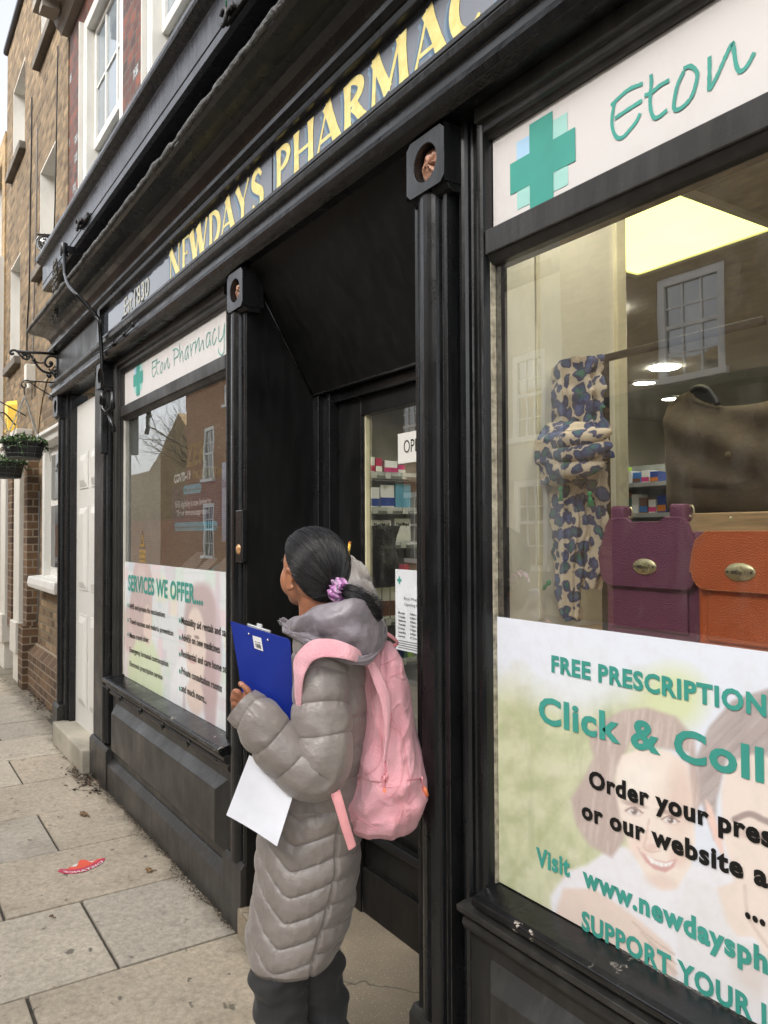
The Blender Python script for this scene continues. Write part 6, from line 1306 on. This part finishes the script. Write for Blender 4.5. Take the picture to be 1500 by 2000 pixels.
finger([g(472,1380,-.125),g(460,1374,-.127),g(456,1379,-.115),g(461,1388,-.102)],.0075,.0062)
finger([g(475,1389,-.12),g(465,1386,-.12),g(462,1391,-.11),g(467,1398,-.10)],.0068,.0056)
mb.ell(g(660,1108,.34),.024,.02,.026,14,10)                                        # right hand closed on the pencil
finger([g(665,1110,.33),g(674,1102,.325),g(678,1094,.33),g(674,1088,.34)],.008,.0065); finger([g(652,1105,.34),g(650,1092,.34),g(662,1087,.335),g(674,1092,.33)],.0078,.0066)
finger([g(650,1112,.345),g(645,1100,.345),g(658,1094,.335),g(668,1099,.33)],.0078,.0066); finger([g(650,1118,.345),g(646,1108,.345),g(656,1102,.335),g(666,1106,.33)],.0075,.0062); finger([g(654,1124,.345),g(648,1115,.34),g(656,1110,.335),g(663,1112,.332)],.0068,.0056)
body=mk('body',mb,SKIN,person,clean=False)
q=body.modifiers.new('remesh','REMESH'); q.mode='VOXEL'; q.voxel_size=.0032; q.use_smooth_shade=True
q=body.modifiers.new('smooth','SMOOTH'); q.factor=.6; q.iterations=4
baked(body)
for s_ in (1,-1):
    c=hd(.0705,s_*.029,-.014); mb=MB(); mb.ell(c,.0115,.0115,.0115,16,12); e=mk('eye',mb,flat('eye_white',(.7,.68,.65),.2),person); mb=MB(); mb.ell(c+fh*.0078,.0045,.0055,.0055,12,8,R=RM); mk('iris',mb,pane_mat('dark_brown_iris',(.02,.01,.006),.1),e)
mb=MB()
for s_ in (1,-1): mb.tube([hd(.087,s_*.014,.006),hd(.086,s_*.03,.012),hd(.074,s_*.046,.006)],[.002,.0025,.001],6)
HAIRM,nth,bh=newmat('glossy_black_hair'); v=coords(nth); nth.links.new(ramp(nth,noise(nth,v,60,4),[(.3,(.005,.0045,.0045)),(.7,(.014,.012,.012))]),bh.inputs['Base Color']); bh.inputs['Roughness'].default_value=.3; bh.inputs['Specular IOR Level'].default_value=.8
mk('eyebrow',mb,HAIRM,person)
mb=MB(); mb.obox(g(472,1337,-.1535),Rh*.004,Zh*.004,Dh*.0008); mk('thumb_nail',mb,flat('pale_nail',s2l((214,160,140)),.3),person)
# hair ------------------------------------------------------------
Rr=(.101,.084,.0925)
def hp(dir_,k=1.): d_=np.array(dir_)/np.linalg.norm(dir_); return C0+np.array([0,0,.001])+fh*d_[0]*Rr[0]*k+lh*d_[1]*Rr[1]*k+Zh*d_[2]*Rr[2]*k*(1.24 if d_[2]<0 else 1.)
def hline(psi):
    al=math.radians(56+ (123-56)*((1-math.cos(psi))/2)**.85); return np.array([math.cos(al),math.sin(al)*math.sin(psi),math.sin(al)*math.cos(psi)])
Td=np.array([-.84,.02,-.50]); Td/=np.linalg.norm(Td)
def slerp(a,b,t): om=math.acos(max(-1,min(1,float(a@b)))); return (math.sin((1-t)*om)*a+math.sin(t*om)*b)/math.sin(om)
mb=MB(); G=[]
for j in range(41):
    t=j/40; row=[]
    for k in range(160):
        ps=2*math.pi*k/160; dd=slerp(hline(ps),Td,t*.985); gr=1+.006*math.sin(ps*44+3*math.sin(ps*7))+.004*math.sin(ps*93)
        kk=(.985+.02*min(1,t*5))*gr+ (.05*max(0,t-.86)/.14)*.5
        row.append(hp(dd,kk))
    G.append(row)
mb.grid(G,wrap=True); hair=mk('hair',mb,HAIRM,person,clean=False)
HAIR2=surf('sheen_black_hair',(.016,.0155,.018),.2,.3,60,0,60)
mb=MB(); rg=random.Random(12)
for i in range(2600):
    ps=rg.random()*2*math.pi; a=hline(ps); t0=rg.random()**2*.5 if rg.random()<.6 else 0; wob=rg.uniform(-.015,.015); lift=rg.uniform(.998,1.02)
    if rg.random()<.02: lift+=rg.uniform(.01,.03)
    pts=[]
    for k in range(13):
        t=t0+(1-t0)*k/12*.985; dd=slerp(a,Td,t); dd=dd+np.array([0,wob*math.sin(math.pi*t),wob*math.sin(math.pi*t+1)]); kk=(.99+.022*min(1,t*5))*lift if t<.9 else (1.01)*lift+.025*(t-.9)/.1
        pts.append(hp(dd,kk))
    mb.tube(pts,rg.choice([.0004,.0006,.0009]),3,m=rg.choice([0,0,1]),cap=False)
# fine loose hairs over the crown and nape
for i in range(90):
    ps=rg.random()*2*math.pi; a=hline(ps); t0=rg.uniform(0,.6); L_=rg.uniform(.15,.45); up_=rg.uniform(.02,.07); sw=rg.uniform(-.12,.12); pts=[]
    for k in range(9):
        t=min(.98,t0+L_*k/8); dd=slerp(a,Td,t)+np.array([0,sw*(k/8)**2,0]); pts.append(hp(dd,1.01+up_*math.sin(math.pi*k/8*.8)))
    mb.tube(pts,.00025,3,m=1,cap=False)
# ponytail
def tail(u,v,t):   # u,v in the unit disc
    K=[(664,1154,-.085),(690,1162,-.10),(712,1176,-.105),(730,1190,-.10),(748,1197,-.09)]
    q=spline([g(*k_) for k_ in K],8); i=min(len(q)-1,int(t*(len(q)-1))); c=q[i]; r=[.012,.024,.031,.027,.010]; rr=np.interp(t,[0,.25,.5,.75,1],r)
    return c+np.array([0,0,1.])*v*rr+Dh*u*rr*.6+Rh*v*rr*-.25
for i in range(1500):
    a=rg.random()*6.283; r=math.sqrt(rg.random()); u,v=r*math.cos(a),r*math.sin(a); end=rg.uniform(.75,1); du=rg.uniform(-.5,.5)
    pts=[tail(u+du*k/12*.3,v+.25*math.sin(k*.5+u*3)*k/12,end*k/12) for k in range(13)]
    if rg.random()<.05: pts=[p+np.array([0,0,.012*k*k/60*rg.random()])+Rh*(.0012*k*k/10*rg.random()) for k,p in enumerate(pts)]
    mb.tube(pts,[.0007]*10+[.0006,.0005,.0003],3,m=rg.choice([0,0,0,1]),cap=False)
mb.grid([[tail(.85*math.cos(a),.85*math.sin(a),t) for a in np.linspace(0,6.283,17)[:-1]] for t in np.linspace(0,.9,16)],wrap=True)
mk('hair_strands',mb,[HAIRM,HAIR2],hair,clean=False,fixn=False)
mb=MB(); G=[]; c=g(661,1152,-.078); ax=(g(700,1165,-.10)-g(640,1140,-.06)); ax/=np.linalg.norm(ax); s1=np.cross(ax,Zh); s1/=np.linalg.norm(s1); s2=np.cross(s1,ax)
for k in range(72):
    a=2*math.pi*k/72; row=[]; R0=.0175; 
    for j in range(18):
        b=2*math.pi*j/18; rr=.0115*(1+.28*math.sin(a*11+2*math.sin(b))+.2*perlin(math.cos(a)*4,math.sin(a)*4,b))
        row.append(c+(s1*math.cos(a)+s2*math.sin(a))*(R0+rr*math.cos(b))+ax*rr*1.35*math.sin(b))
    G.append(row)
G.append(G[0]); mb.grid(G,wrap=True)
m,nt,b=newmat('purple_satin'); v=coords(nt); n1=noise(nt,v,70,3); nt.links.new(ramp(nt,n1,[(.35,s2l((92,48,104))),(.48,s2l((168,98,160))),(.56,s2l((214,164,206))),(.64,s2l((120,112,130)))]),b.inputs['Base Color']); b.inputs['Roughness'].default_value=.3; b.inputs['Sheen Weight'].default_value=.4
mk('scrunchie',mb,m,person,clean=False)
# coat ------------------------------------------------------------
def nylon(name,c,c2):
    m,nt,b=newmat(name); v=coords(nt); n1=noise(nt,v,9,5); n2=noise(nt,v,55,5,.6)
    col=mix(nt,ramp(nt,n1,[(.3,0.),(.75,1.)]),c,c2); st=ramp(nt,noise(nt,v,4.2,4,.6),[(.66,0.),(.78,.35)]); col=mix(nt,st,col,(.16,.10,.055))
    nt.links.new(col,b.inputs['Base Color']); nt.links.new(ramp(nt,n2,[(.3,.3),(.7,.45)]),b.inputs['Roughness']); b.inputs['Specular IOR Level'].default_value=.55; b.inputs['Sheen Weight'].default_value=.15
    ad=N(nt,'Math',operation='MULTIPLY_ADD'); nt.links.new(noise(nt,coords(nt,(1,1,2.4)),20,4,.55),ad.inputs[0]); ad.inputs[1].default_value=1.; nt.links.new(n2,ad.inputs[2])
    bump(nt,b,ad.outputs[0],.4,.006); return m
NYL=nylon('taupe_quilted_nylon',(.19,.163,.146),(.275,.242,.222)); HOOD=nylon('mauve_grey_nylon',(.165,.142,.158),(.225,.198,.22))
def clothloft(mb,levels,nt_,ns,disp,sup=1.,ang0=0):
    Ls=[l[0] for l in levels]; G=[]
    for j in range(ns+1):
        y=Ls[0]+(Ls[-1]-Ls[0])*j/ns; L=np.interp(y,Ls,[l[1] for l in levels]); R=np.interp(y,Ls,[l[2] for l in levels]); dc=np.interp(y,Ls,[l[3] for l in levels]); dh_=np.interp(y,Ls,[l[4] for l in levels])
        c=g((L+R)/2,y,dc); w_=(R-L)/2*MPP*(DG+dc)/DG; row=[]
        for k in range(nt_):
            a=2*math.pi*k/nt_; ca,sa=math.cos(a),math.sin(a); ca2=math.copysign(abs(ca)**sup,ca); sa2=math.copysign(abs(sa)**sup,sa)
            e=disp(y,(L+R)/2+(R-L)/2*ca2,a,L,R)
            row.append(c+Rh*ca2*(w_+e)+Dh*sa2*(dh_+e)+Zh*(0))
        G.append(row)
    mb.grid(G,wrap=True); return G
def puff(s,A,p=.4): return A*(abs(math.sin(math.pi*s))**p-.75)
xsea=lambda y: np.interp(y,[1560,1610,1667,1730,1767,1813,1867,1900],[668,663,661,650,637,623,613,605])
xap=lambda y: np.interp(y,[1560,1615,1757,1890],[590,585,568,536])
def dsp(y,X,a,L,R):
    near=math.sin(a)<.15
    if y<1556: s=(y-1272)/57; e=puff(s,.008)
    else:
        xa,xs=xap(y),xsea(y)
        if not near: s=(y+.25*abs(X-600))/47; e=puff(s,.009)
        elif X<xs:
            k=.80 if X<xa else .31; dx=abs(X-xa); rnd_=math.sqrt(dx*dx+30)-5; s=(y+k*rnd_-1615)/46.; e=puff(s,.0125,.34); 
        else: s=(y-.1*(X-xs)-1598)/43.; e=puff(s,.009)
        if near: e-=.009*max(0,1-abs(X-xs)/5)
        if y>1875: e*=max(.2,(1905-y)/30)
    e+=.005*perlin(X*.016,y*.02,math.sin(a)*2)+.0018*perlin(X*.035,y*.05,5+math.sin(a)); 
    e+=.0030*perlin(X*.16,y*.03,9)*(1-abs(math.sin(math.pi*s)))**1.3
    e+=.0007*math.sin(X*.30+3*perlin(X*.02,y*.04,1))*abs(math.sin(math.pi*(y-1615)/46.))
    return e
mb=MB()
CL=[(1222,590,690,.01,.05),(1240,575,708,.01,.08),(1270,570,722,.01,.11),(1320,570,726,.01,.12),(1380,572,722,.0,.12),(1450,565,716,.0,.118),(1520,548,710,.0,.122),(1560,526,712,.0,.128),(1600,510,713,.0,.133),(1640,503,707,.0,.136),(1700,500,701,.0,.14),(1750,492,694,.0,.142),(1800,484,682,.0,.145),(1835,482,668,.0,.145),(1850,484,660,.0,.142)]
G=clothloft(mb,CL,260,420,dsp)
# hem: turn the edge under
lo=G[-1]; cx=sum(lo)/len(lo); mb.grid([lo,[p+(cx-p)*.05+np.array([0,0,-.012]) for p in lo],[p+(cx-p)*.12+np.array([0,0,-.004]) for p in lo],[p+(cx-p)*.16+np.array([0,0,.06]) for p in lo]],wrap=True)
def sleeve(path,rad,sp,n=80,seg=300,A=.006,seed=0,off=0.,zs=1.):
    P_=[np.array(g(*p)) for p in path]; q=spline(P_,40); 
    cum=[0]
    for a,b in zip(q,q[1:]): cum.append(cum[-1]+np.linalg.norm(b-a))
    tot=cum[-1]; kn=[cum[min(40*i,len(cum)-1)] for i in range(len(path))]
    G=[]; up=None
    for j in range(seg+1):
        s=tot*j/seg; i=min(len(q)-2,int(np.searchsorted(cum,s,side='right')-1)); f=(s-cum[i])/(cum[i+1]-cum[i]+1e-9); p=q[i]+(q[i+1]-q[i])*f
        i0,i1=max(0,i-6),min(len(q)-1,i+7); t=q[i1]-q[i0]; t/=np.linalg.norm(t)
        if up is None: up=-Dh-t*(-Dh@t)
        up=up-t*(up@t); up/=np.linalg.norm(up); b_=np.cross(t,up); r=np.interp(s,kn,rad)*MPP
        if s<.02: r*=math.sqrt(max(.05,s/.02))
        row=[]
        for k in range(n):
            a=2*math.pi*k/n; c_=math.cos(a); sn=math.sin(a)
            e=puff(s/sp+off+.05*math.sin(2*a+s*20),A,.32)+.005*perlin(s*14,c_*2+seed,sn*2)+.0018*perlin(s*40,c_*2,sn*2+seed)+.0035*perlin(s*8,c_*7+seed,sn*7)*(1-abs(math.sin(math.pi*(s/sp+off))))**1.3+.0009*math.sin(a*7+s*30+4*perlin(s*10,0,seed))*abs(math.sin(math.pi*(s/sp+off)))
            row.append(p+(up*c_+b_*sn)*(r+e))
        G.append(row)
    mb.grid(G,wrap=True); return G
SL=sleeve([(640,1266,-.06),(631,1310,-.085),(627,1400,-.115),(629,1468,-.135),(622,1502,-.14),(588,1495,-.145),(540,1450,-.145),(503,1405,-.145),(473,1376,-.135)],[36,50,54,56,56,52,48,43,34],.0745,A=.009,off=.2)
e=SL[-1]; cx=sum(e)/len(e); t=(cx-sum(SL[-8])/len(e)); mb.grid([e,[p+(cx-p)*.12-t*.2 for p in e],[p+(cx-p)*.2-t*2.5 for p in e]],wrap=True)
SR=sleeve([(695,1262,.03),(712,1232,.08),(706,1180,.15),(692,1128,.22),(676,1110,.29),(664,1108,.33)],[34,38,36,32,29,22],.07,seg=130,A=.006,seed=5)
coat=mk('quilted_coat',mb,NYL,person,clean=False)
# collar and hood
mb=MB()
def crescent(K,n=56,seg=110,seed=0,amp=.006,crease=True,sx=.62):
    P_=[np.array(g(*k_[:3])) for k_ in K]; q=spline(P_,16); rv=np.interp(np.linspace(0,1,len(q)),np.linspace(0,1,len(K)),[k_[3] for k_ in K]); G=[]
    for j,p in enumerate(q):
        t=q[min(j+1,len(q)-1)]-q[max(j-1,0)]; t/=np.linalg.norm(t); out=np.cross(t,Zh); out/=np.linalg.norm(out); up=np.cross(out,t); row=[]
        for k in range(n):
            a=2*math.pi*k/n; c_,s_=math.cos(a),math.sin(a); fold=1+(.10*math.sin(3*a+j*.08+seed)+.07*math.sin(5*a-j*.11)) if crease else 1
            e=amp*perlin(j*.09+seed,c_*1.6,s_*1.6)+.003*perlin(j*.3,c_*4,s_*4)
            row.append(p+(up*c_*(rv[j]*fold+e)+out*s_*(rv[j]*sx*fold+e)))
        G.append(row)
    mb.grid(G,wrap=True)
crescent([(548,1213,.045,.004),(562,1221,.02,.016),(592,1228,-.04,.034),(636,1221,-.10,.058),(680,1228,-.115,.072),(716,1236,-.085,.062),(738,1226,-.015,.04),(735,1215,.04,.015)],seed=1,amp=.012)
crescent([(556,1219,.03,.006),(575,1236,-.03,.013),(612,1252,-.10,.016),(650,1272,-.15,.014),(690,1288,-.155,.012),(722,1284,-.13,.010),(748,1246,-.05,.008),(752,1222,.0,.005)],seed=4,amp=.004,crease=False,sx=.9)
hood=mk('hood',mb,HOOD,person,clean=False,sub=1)
mb=MB(); q=[g(*k_) for k_ in [(552,1217,.03),(572,1228,-.02),(600,1240,-.08),(640,1262,-.135),(688,1282,-.155)]]; G=[]
for i in range(9):
    G.append([p+Zh*(-.008-.012*i/8+.004*math.sin(i*1.3))+Dh*(-.006*math.sin(math.pi*i/8)) for p in spline(q,8)])
mb.grid(G); mk('collar_facing',mb,NYL,person,clean=False,solid=.003)
# trousers
TRS,ntt,bt_=newmat('black_cotton_trousers'); v=coords(ntt); ntt.links.new(ramp(ntt,noise(ntt,v,10,5),[(.3,(.016,.016,.017)),(.7,(.032,.031,.031))]),bt_.inputs['Base Color']); bt_.inputs['Roughness'].default_value=.85; bt_.inputs['Sheen Weight'].default_value=.06; bump(ntt,bt_,noise(ntt,v,260,3),.25,.002)
mb=MB()
def td(seed):
    def f(y,X,a,L,R): return .009*perlin(X*.018+seed,y*.03,math.sin(a)*1.2+seed)+.005*math.sin(y*.085+X*.03+seed+3*perlin(X*.01,y*.01,seed))*(.5+.5*math.cos(a-2.2-seed))+.006*perlin(X*.04,y*.05,seed)
    return f
clothloft(mb,[(1740,545,620,0,.05),(1800,530,620,-.0,.07),(1850,505,600,-.03,.08),(1880,489,600,-.05,.085),(1900,489,600,-.05,.08),(1950,495,600,-.05,.078),(2000,508,601,-.05,.075),(2080,522,602,-.05,.072),(2150,524,600,-.05,.07),(2178,524,598,-.05,.07)],90,160,td(1))
clothloft(mb,[(1740,570,630,0,.05),(1800,575,650,.01,.07),(1850,572,660,.04,.08),(1880,572,668,.06,.085),(1900,570,671,.06,.08),(1950,578,675,.06,.078),(2000,586,681,.06,.075),(2080,596,684,.06,.072),(2150,600,680,.06,.07),(2178,600,678,.06,.07)],90,160,td(4))
mk('trousers',mb,TRS,person,clean=False)
for dx,dd in ((0,-.05),(78,.06)):
    q=g(556+dx,2188,dd); mb=MB(); G=[]
    for j in range(15):
        t=j/14; x=-.09+.26*t; w_=.038*math.sin(math.pi*min(.97,.12+t*.86))**.5; h=.075-.045*t; G.append([q*[1,1,0]+fh*x+lh*w_*math.cos(a)+Zh*(.004+ (h*max(0,math.sin(a)) if math.sin(a)>0 else 0)) for a in np.linspace(0,6.283,17)[:-1]])
    mb.grid(G,wrap=True); mk('shoe',mb,flat('black_shoe_leather',(.02,.02,.02),.4),person,clean=False)
# backpack ---------------------------------------------------------
PNK,ntp,bp=newmat('pink_canvas'); v=coords(ntp); ntp.links.new(ramp(ntp,noise(ntp,v,8,5),[(.3,s2l((232,160,170))),(.7,s2l((240,180,188)))]),bp.inputs['Base Color']); bp.inputs['Roughness'].default_value=.75; bp.inputs['Sheen Weight'].default_value=.3
ad=N(ntp,'Math',operation='MULTIPLY_ADD'); ntp.links.new(noise(ntp,coords(ntp,(1,1,.5)),14,4,.5),ad.inputs[0]); ad.inputs[1].default_value=3.; ntp.links.new(noise(ntp,v,420,2),ad.inputs[2]); bump(ntp,bp,ad.outputs[0],.6,.010)
PNK2=surf('pink_webbing',s2l((238,164,166)),.6,.05,20,.3,300); PNKD=surf('deep_pink_piping',s2l((232,160,168)),.6,.08,20,.2,100)
PZIP=surf('rose_zip_tape',s2l((212,132,146)),.5,.1,60,.4,300)
bpk=thing('backpack','soft pink canvas backpack worn on one shoulder over the taupe coat','backpack',g(745,1630,.05))
def bd(y,X,a,L,R):
    e=.010*perlin(X*.028,y*.009,math.sin(a)*1.5)+.006*perlin(X*.06,y*.02,3+math.sin(a))
    e+=.006*math.sin((X-y*.35)*.10+2*perlin(X*.01,y*.01,2))*max(0,-math.sin(a))*(1 if y<1500 else .4)
    if y>1500: e+=.006*math.sin((y+X*.6)*.09)*max(0,-math.sin(a))
    fo=perlin(X*.05+y*.012,y*.018-X*.01,7.3); e+=.005*max(0,1-abs(fo)*7)*max(0,-math.sin(a))
    e-=.006*math.exp(-((X-np.interp(y,[1290,1440,1560],[752,748,756]))/4)**2)
    e+=.012*np.clip((X-np.interp(y,[1290,1440,1600],[752,748,742]))/14,0,1)*np.clip((y-1470)/30,0,1)*max(0,-math.sin(a))
    return e
BL=[(1250,734,752,.0,.01),(1256,720,766,.0,.035),(1268,712,776,.0,.06),(1290,709,786,.0,.078),(1330,710,794,.0,.088),(1380,712,803,.0,.095),(1430,710,812,.0,.1),(1460,706,820,.0,.105),(1490,698,829,-.0,.11),(1520,688,834,-.005,.115),(1550,672,833,-.01,.115),(1580,664,822,-.01,.11),(1600,672,812,-.01,.10),(1615,690,798,-.01,.08),(1625,712,784,-.01,.05),(1631,736,762,-.01,.01)]
mb=MB(); clothloft(mb,BL,120,170,bd,sup=.85); pack=mk('main_compartment',mb,PNK,bpk,clean=False)
bvh=BVHTree.FromPolygons([Vector(p) for p in mb.v],mb.f)
def onp(x,y,off=.002,tree=bvh):
    d=Vector(ray(x,y)); d.normalize(); h,n_,i,dist=tree.ray_cast(Vector(CC),d); 
    return np.array(h)-np.array(d)*off if h else g(x,y,-.1)
def seam(pts,r=.0012,mat=PNKD,name='seam',par=None):
    mb=MB(); mb.tube([onp(x,y) for x,y in [tuple(p) for p in spline(pts,8)]],r,6); return mk(name,mb,mat,par or bpk)
seam([(733,1300),(742,1340),(757,1375),(764,1400),(757,1440),(752,1480),(754,1510),(750,1530)],0.0024,PZIP,'zip')
seam([(722,1300),(724,1350),(733,1400),(745,1450),(741,1490),(722,1510),(702,1520),(700,1535)],.0009)
seam([(742,1299),(758,1294),(771,1286)],.0012); seam([(761,1322),(775,1316),(788,1312)],.0009); seam([(764,1400),(785,1440),(792,1480),(800,1530),(798,1570)],.0009)
seam([(794,1524),(810,1522),(828,1520)],.0016,PZIP,'zip'); seam([(762,1556),(780,1534),(786,1500),(782,1460)],.0009); seam([(686,1586),(705,1600),(738,1622)],.0012); seam([(716,1504),(745,1535),(760,1537),(780,1536)],.0009); seam([(752,1560),(768,1555),(786,1578),(776,1612)],.0009)
# strap over the shoulder
def ribbon(A,B,name,off=0,mat=PNK,par=bpk,th=.007,nseg=8):
    a=spline([np.array(g(*p)) for p in A],nseg); b_=spline([np.array(g(*p)) for p in B],nseg); G=[]
    for p,q in zip(a,b_): G.append([p+(q-p)*t+Dh*(-.004*math.sin(math.pi*t)) for t in np.linspace(0,1,7)])
    mb=MB(); mb.grid(G); return mk(name,mb,mat,par,clean=False,solid=th,sub=1)
ribbon([(718,1282,-.10),(690,1262,-.16),(650,1248,-.155),(610,1250,-.145),(583,1272,-.135),(573,1293,-.13),(575,1330,-.14),(577,1400,-.12)],[(716,1302,-.11),(690,1292,-.175),(663,1286,-.185),(634,1284,-.187),(614,1290,-.182),(601,1306,-.172),(592,1332,-.17),(588,1400,-.14)],'shoulder_strap',th=.004)
ribbon([(645,1551,-.185),(655,1580,-.19),(667,1620,-.19),(681,1662,-.185)],[(664,1541,-.18),(673,1572,-.185),(684,1612,-.185),(696,1652,-.18)],'adjusting_strap',mat=PNK2,th=.002)
ribbon([(712,1290,-.11),(728,1330,-.125),(745,1380,-.13),(752,1440,-.13),(748,1490,-.125)],[(728,1286,-.10),(748,1325,-.115),(762,1365,-.115),(760,1430,-.122),(752,1485,-.122)],'slack_strap',th=.005)
mb=MB(); q=[g(744,1256,-.03),g(742,1240,-.03),(g(752,1236,-.02)),g(768,1246,-.0),g(777,1256,.02),g(766,1261,.03),g(748,1256,.03)]; q=spline(q,6); G=[[p+Zh*.006*s_ for s_ in (-1,1)] for p in q]; mb.grid(G); mk('grab_handle',mb,PNK2,bpk,clean=False,solid=.005,sub=1)
ORG=flat('orange_pink_rubber',s2l((245,140,98)),.4)
for (x,y,x2,y2) in ((749,1523,753,1560),(754,1518,760,1553),(823,1524,835,1556)):
    a=onp(x,y,.006); b_=a+(g(x2,y2,-.15)-g(x,y,-.15)); mb=MB(); mb.tube([a+Zh*.006,a,a+(b_-a)*.5],.0022,6); mb.lathe(a+Zh*.004,[(.006,-.002),(.007,0),(.006,.002)],12,axis='y'); z_=mk('zip_pull',mb,PNKD,bpk)
    mb=MB(); mb.tube([a+(b_-a)*.45,a+(b_-a)*.55,b_],[.004,.006,.005],10); mk('rubber_grip',mb,ORG,z_)
# clipboard ---------------------------------------------------------
cb=thing('clipboard','bright blue clipboard with a white barcode sticker held in the left hand','clipboard',g(490,1440,-.08))
BLU=surf('blue_plastic_board',s2l((14,42,140)),.35,.05,10,.05,60)
TL,TR_,BR_,BL_=g(450,1213,-.085),g(567,1249,-.085),g(576,1440,-.075),g(487,1440,-.085)
nrm=np.cross(TR_-TL,BL_-TL); nrm/=np.linalg.norm(nrm); nrm*=np.sign(nrm@Dh)
mb=MB(); o=[TL,TL+(TR_-TL)*.97,TR_+(BR_-TR_)*.03,BR_,BL_]; mb.add([p for p in o]+[p+nrm*.003 for p in o],[(0,1,2,3,4),(9,8,7,6,5)]+[(i,(i+1)%5,5+(i+1)%5,5+i) for i in range(5)]); mk('board',mb,BLU,cb,bevel=.0006)
mb=MB(); c=(g(482,1222,-.082)+g(528,1237,-.082))/2; ax=(g(528,1237,-.082)-g(482,1222,-.082))/2; mb.obox(c+nrm*.008,ax,Zh*.006,nrm*.006); mb.obox(c+nrm*.02+Zh*.004,ax*.25,Zh*.008,nrm*.006); mk('metal_clip',mb,surf('chromed_clip',(.7,.7,.7),.2,metal=.8),cb,bevel=.002)
for x,y in ((486,1238),(523,1250)): mb=MB(); mb.ell(g(x,y,-.088),.0028,.0028,.0028,10,8); mk('rivet',mb,surf('chrome_rivet',(.7,.7,.7),.2,metal=.9),cb)
mb=MB(); L4=[g(493,1241,-.0872),g(510,1246,-.0872),g(514,1272,-.0872),g(497,1266,-.0872)]; mb.add(L4,[(0,1,2,3)]); stk_=mk('barcode_label',mb,flat('white_paper_label',(.75,.73,.72)),cb,fixn=False)
mb=MB(); rg=random.Random(1); x=.18
def L4p(u,v): return L4[0]*(1-u)*(1-v)+L4[1]*u*(1-v)+L4[2]*u*v+L4[3]*(1-u)*v-nrm*.0006
while x<.85:
    w_=rg.choice([.02,.03,.05]); mb.add([L4p(x,.55),L4p(x+w_,.55),L4p(x+w_,.88),L4p(x,.88)],[(0,1,2,3)]); x+=w_+rg.choice([.02,.03,.04])
for u0,u1 in ((.2,.4),(.5,.8)): mb.add([L4p(u0,.40),L4p(u1,.40),L4p(u1,.46),L4p(u0,.46)],[(0,1,2,3)])
mk('barcode',mb,INKB,stk_,fixn=False)
mb=MB(); A_=[g(487,1475,-.13),g(442,1592,-.135)]; B_=[g(583,1520,-.16),g(541,1653,-.19)]; G=[]
for i in range(13):
    t=i/12; a=A_[0]+(A_[1]-A_[0])*t; b_=B_[0]+(B_[1]-B_[0])*t; G.append([a+(b_-a)*s_+Dh*(.006*math.sin(math.pi*s_)*t) for s_ in np.linspace(0,1,13)])
mb.grid(G,sm=False); pm=flat('white_writing_paper',(.80,.81,.86),.7); tag(mk('paper_sheet',mb,pm,clean=False,solid=.0006),'blank white sheet of paper hanging below the left forearm of the taupe coat','paper')
pc=thing('pencil','yellow pencil standing up above the raised grey sleeve behind the head','pencil',g(676,1110,.33))
a,b_=g(676.5,1112,.33),g(683.5,1058,.33); mb=MB(); mb.tube([a,a+(b_-a)*.94],.0042,6); mk('shaft',mb,flat('yellow_pencil_lacquer',s2l((240,190,60)),.35),pc); mb=MB(); mb.tube([a+(b_-a)*.94,b_],[.0044,.0040],10); mk('end_cap',mb,flat('orange_pencil_end',s2l((214,120,50))),pc)
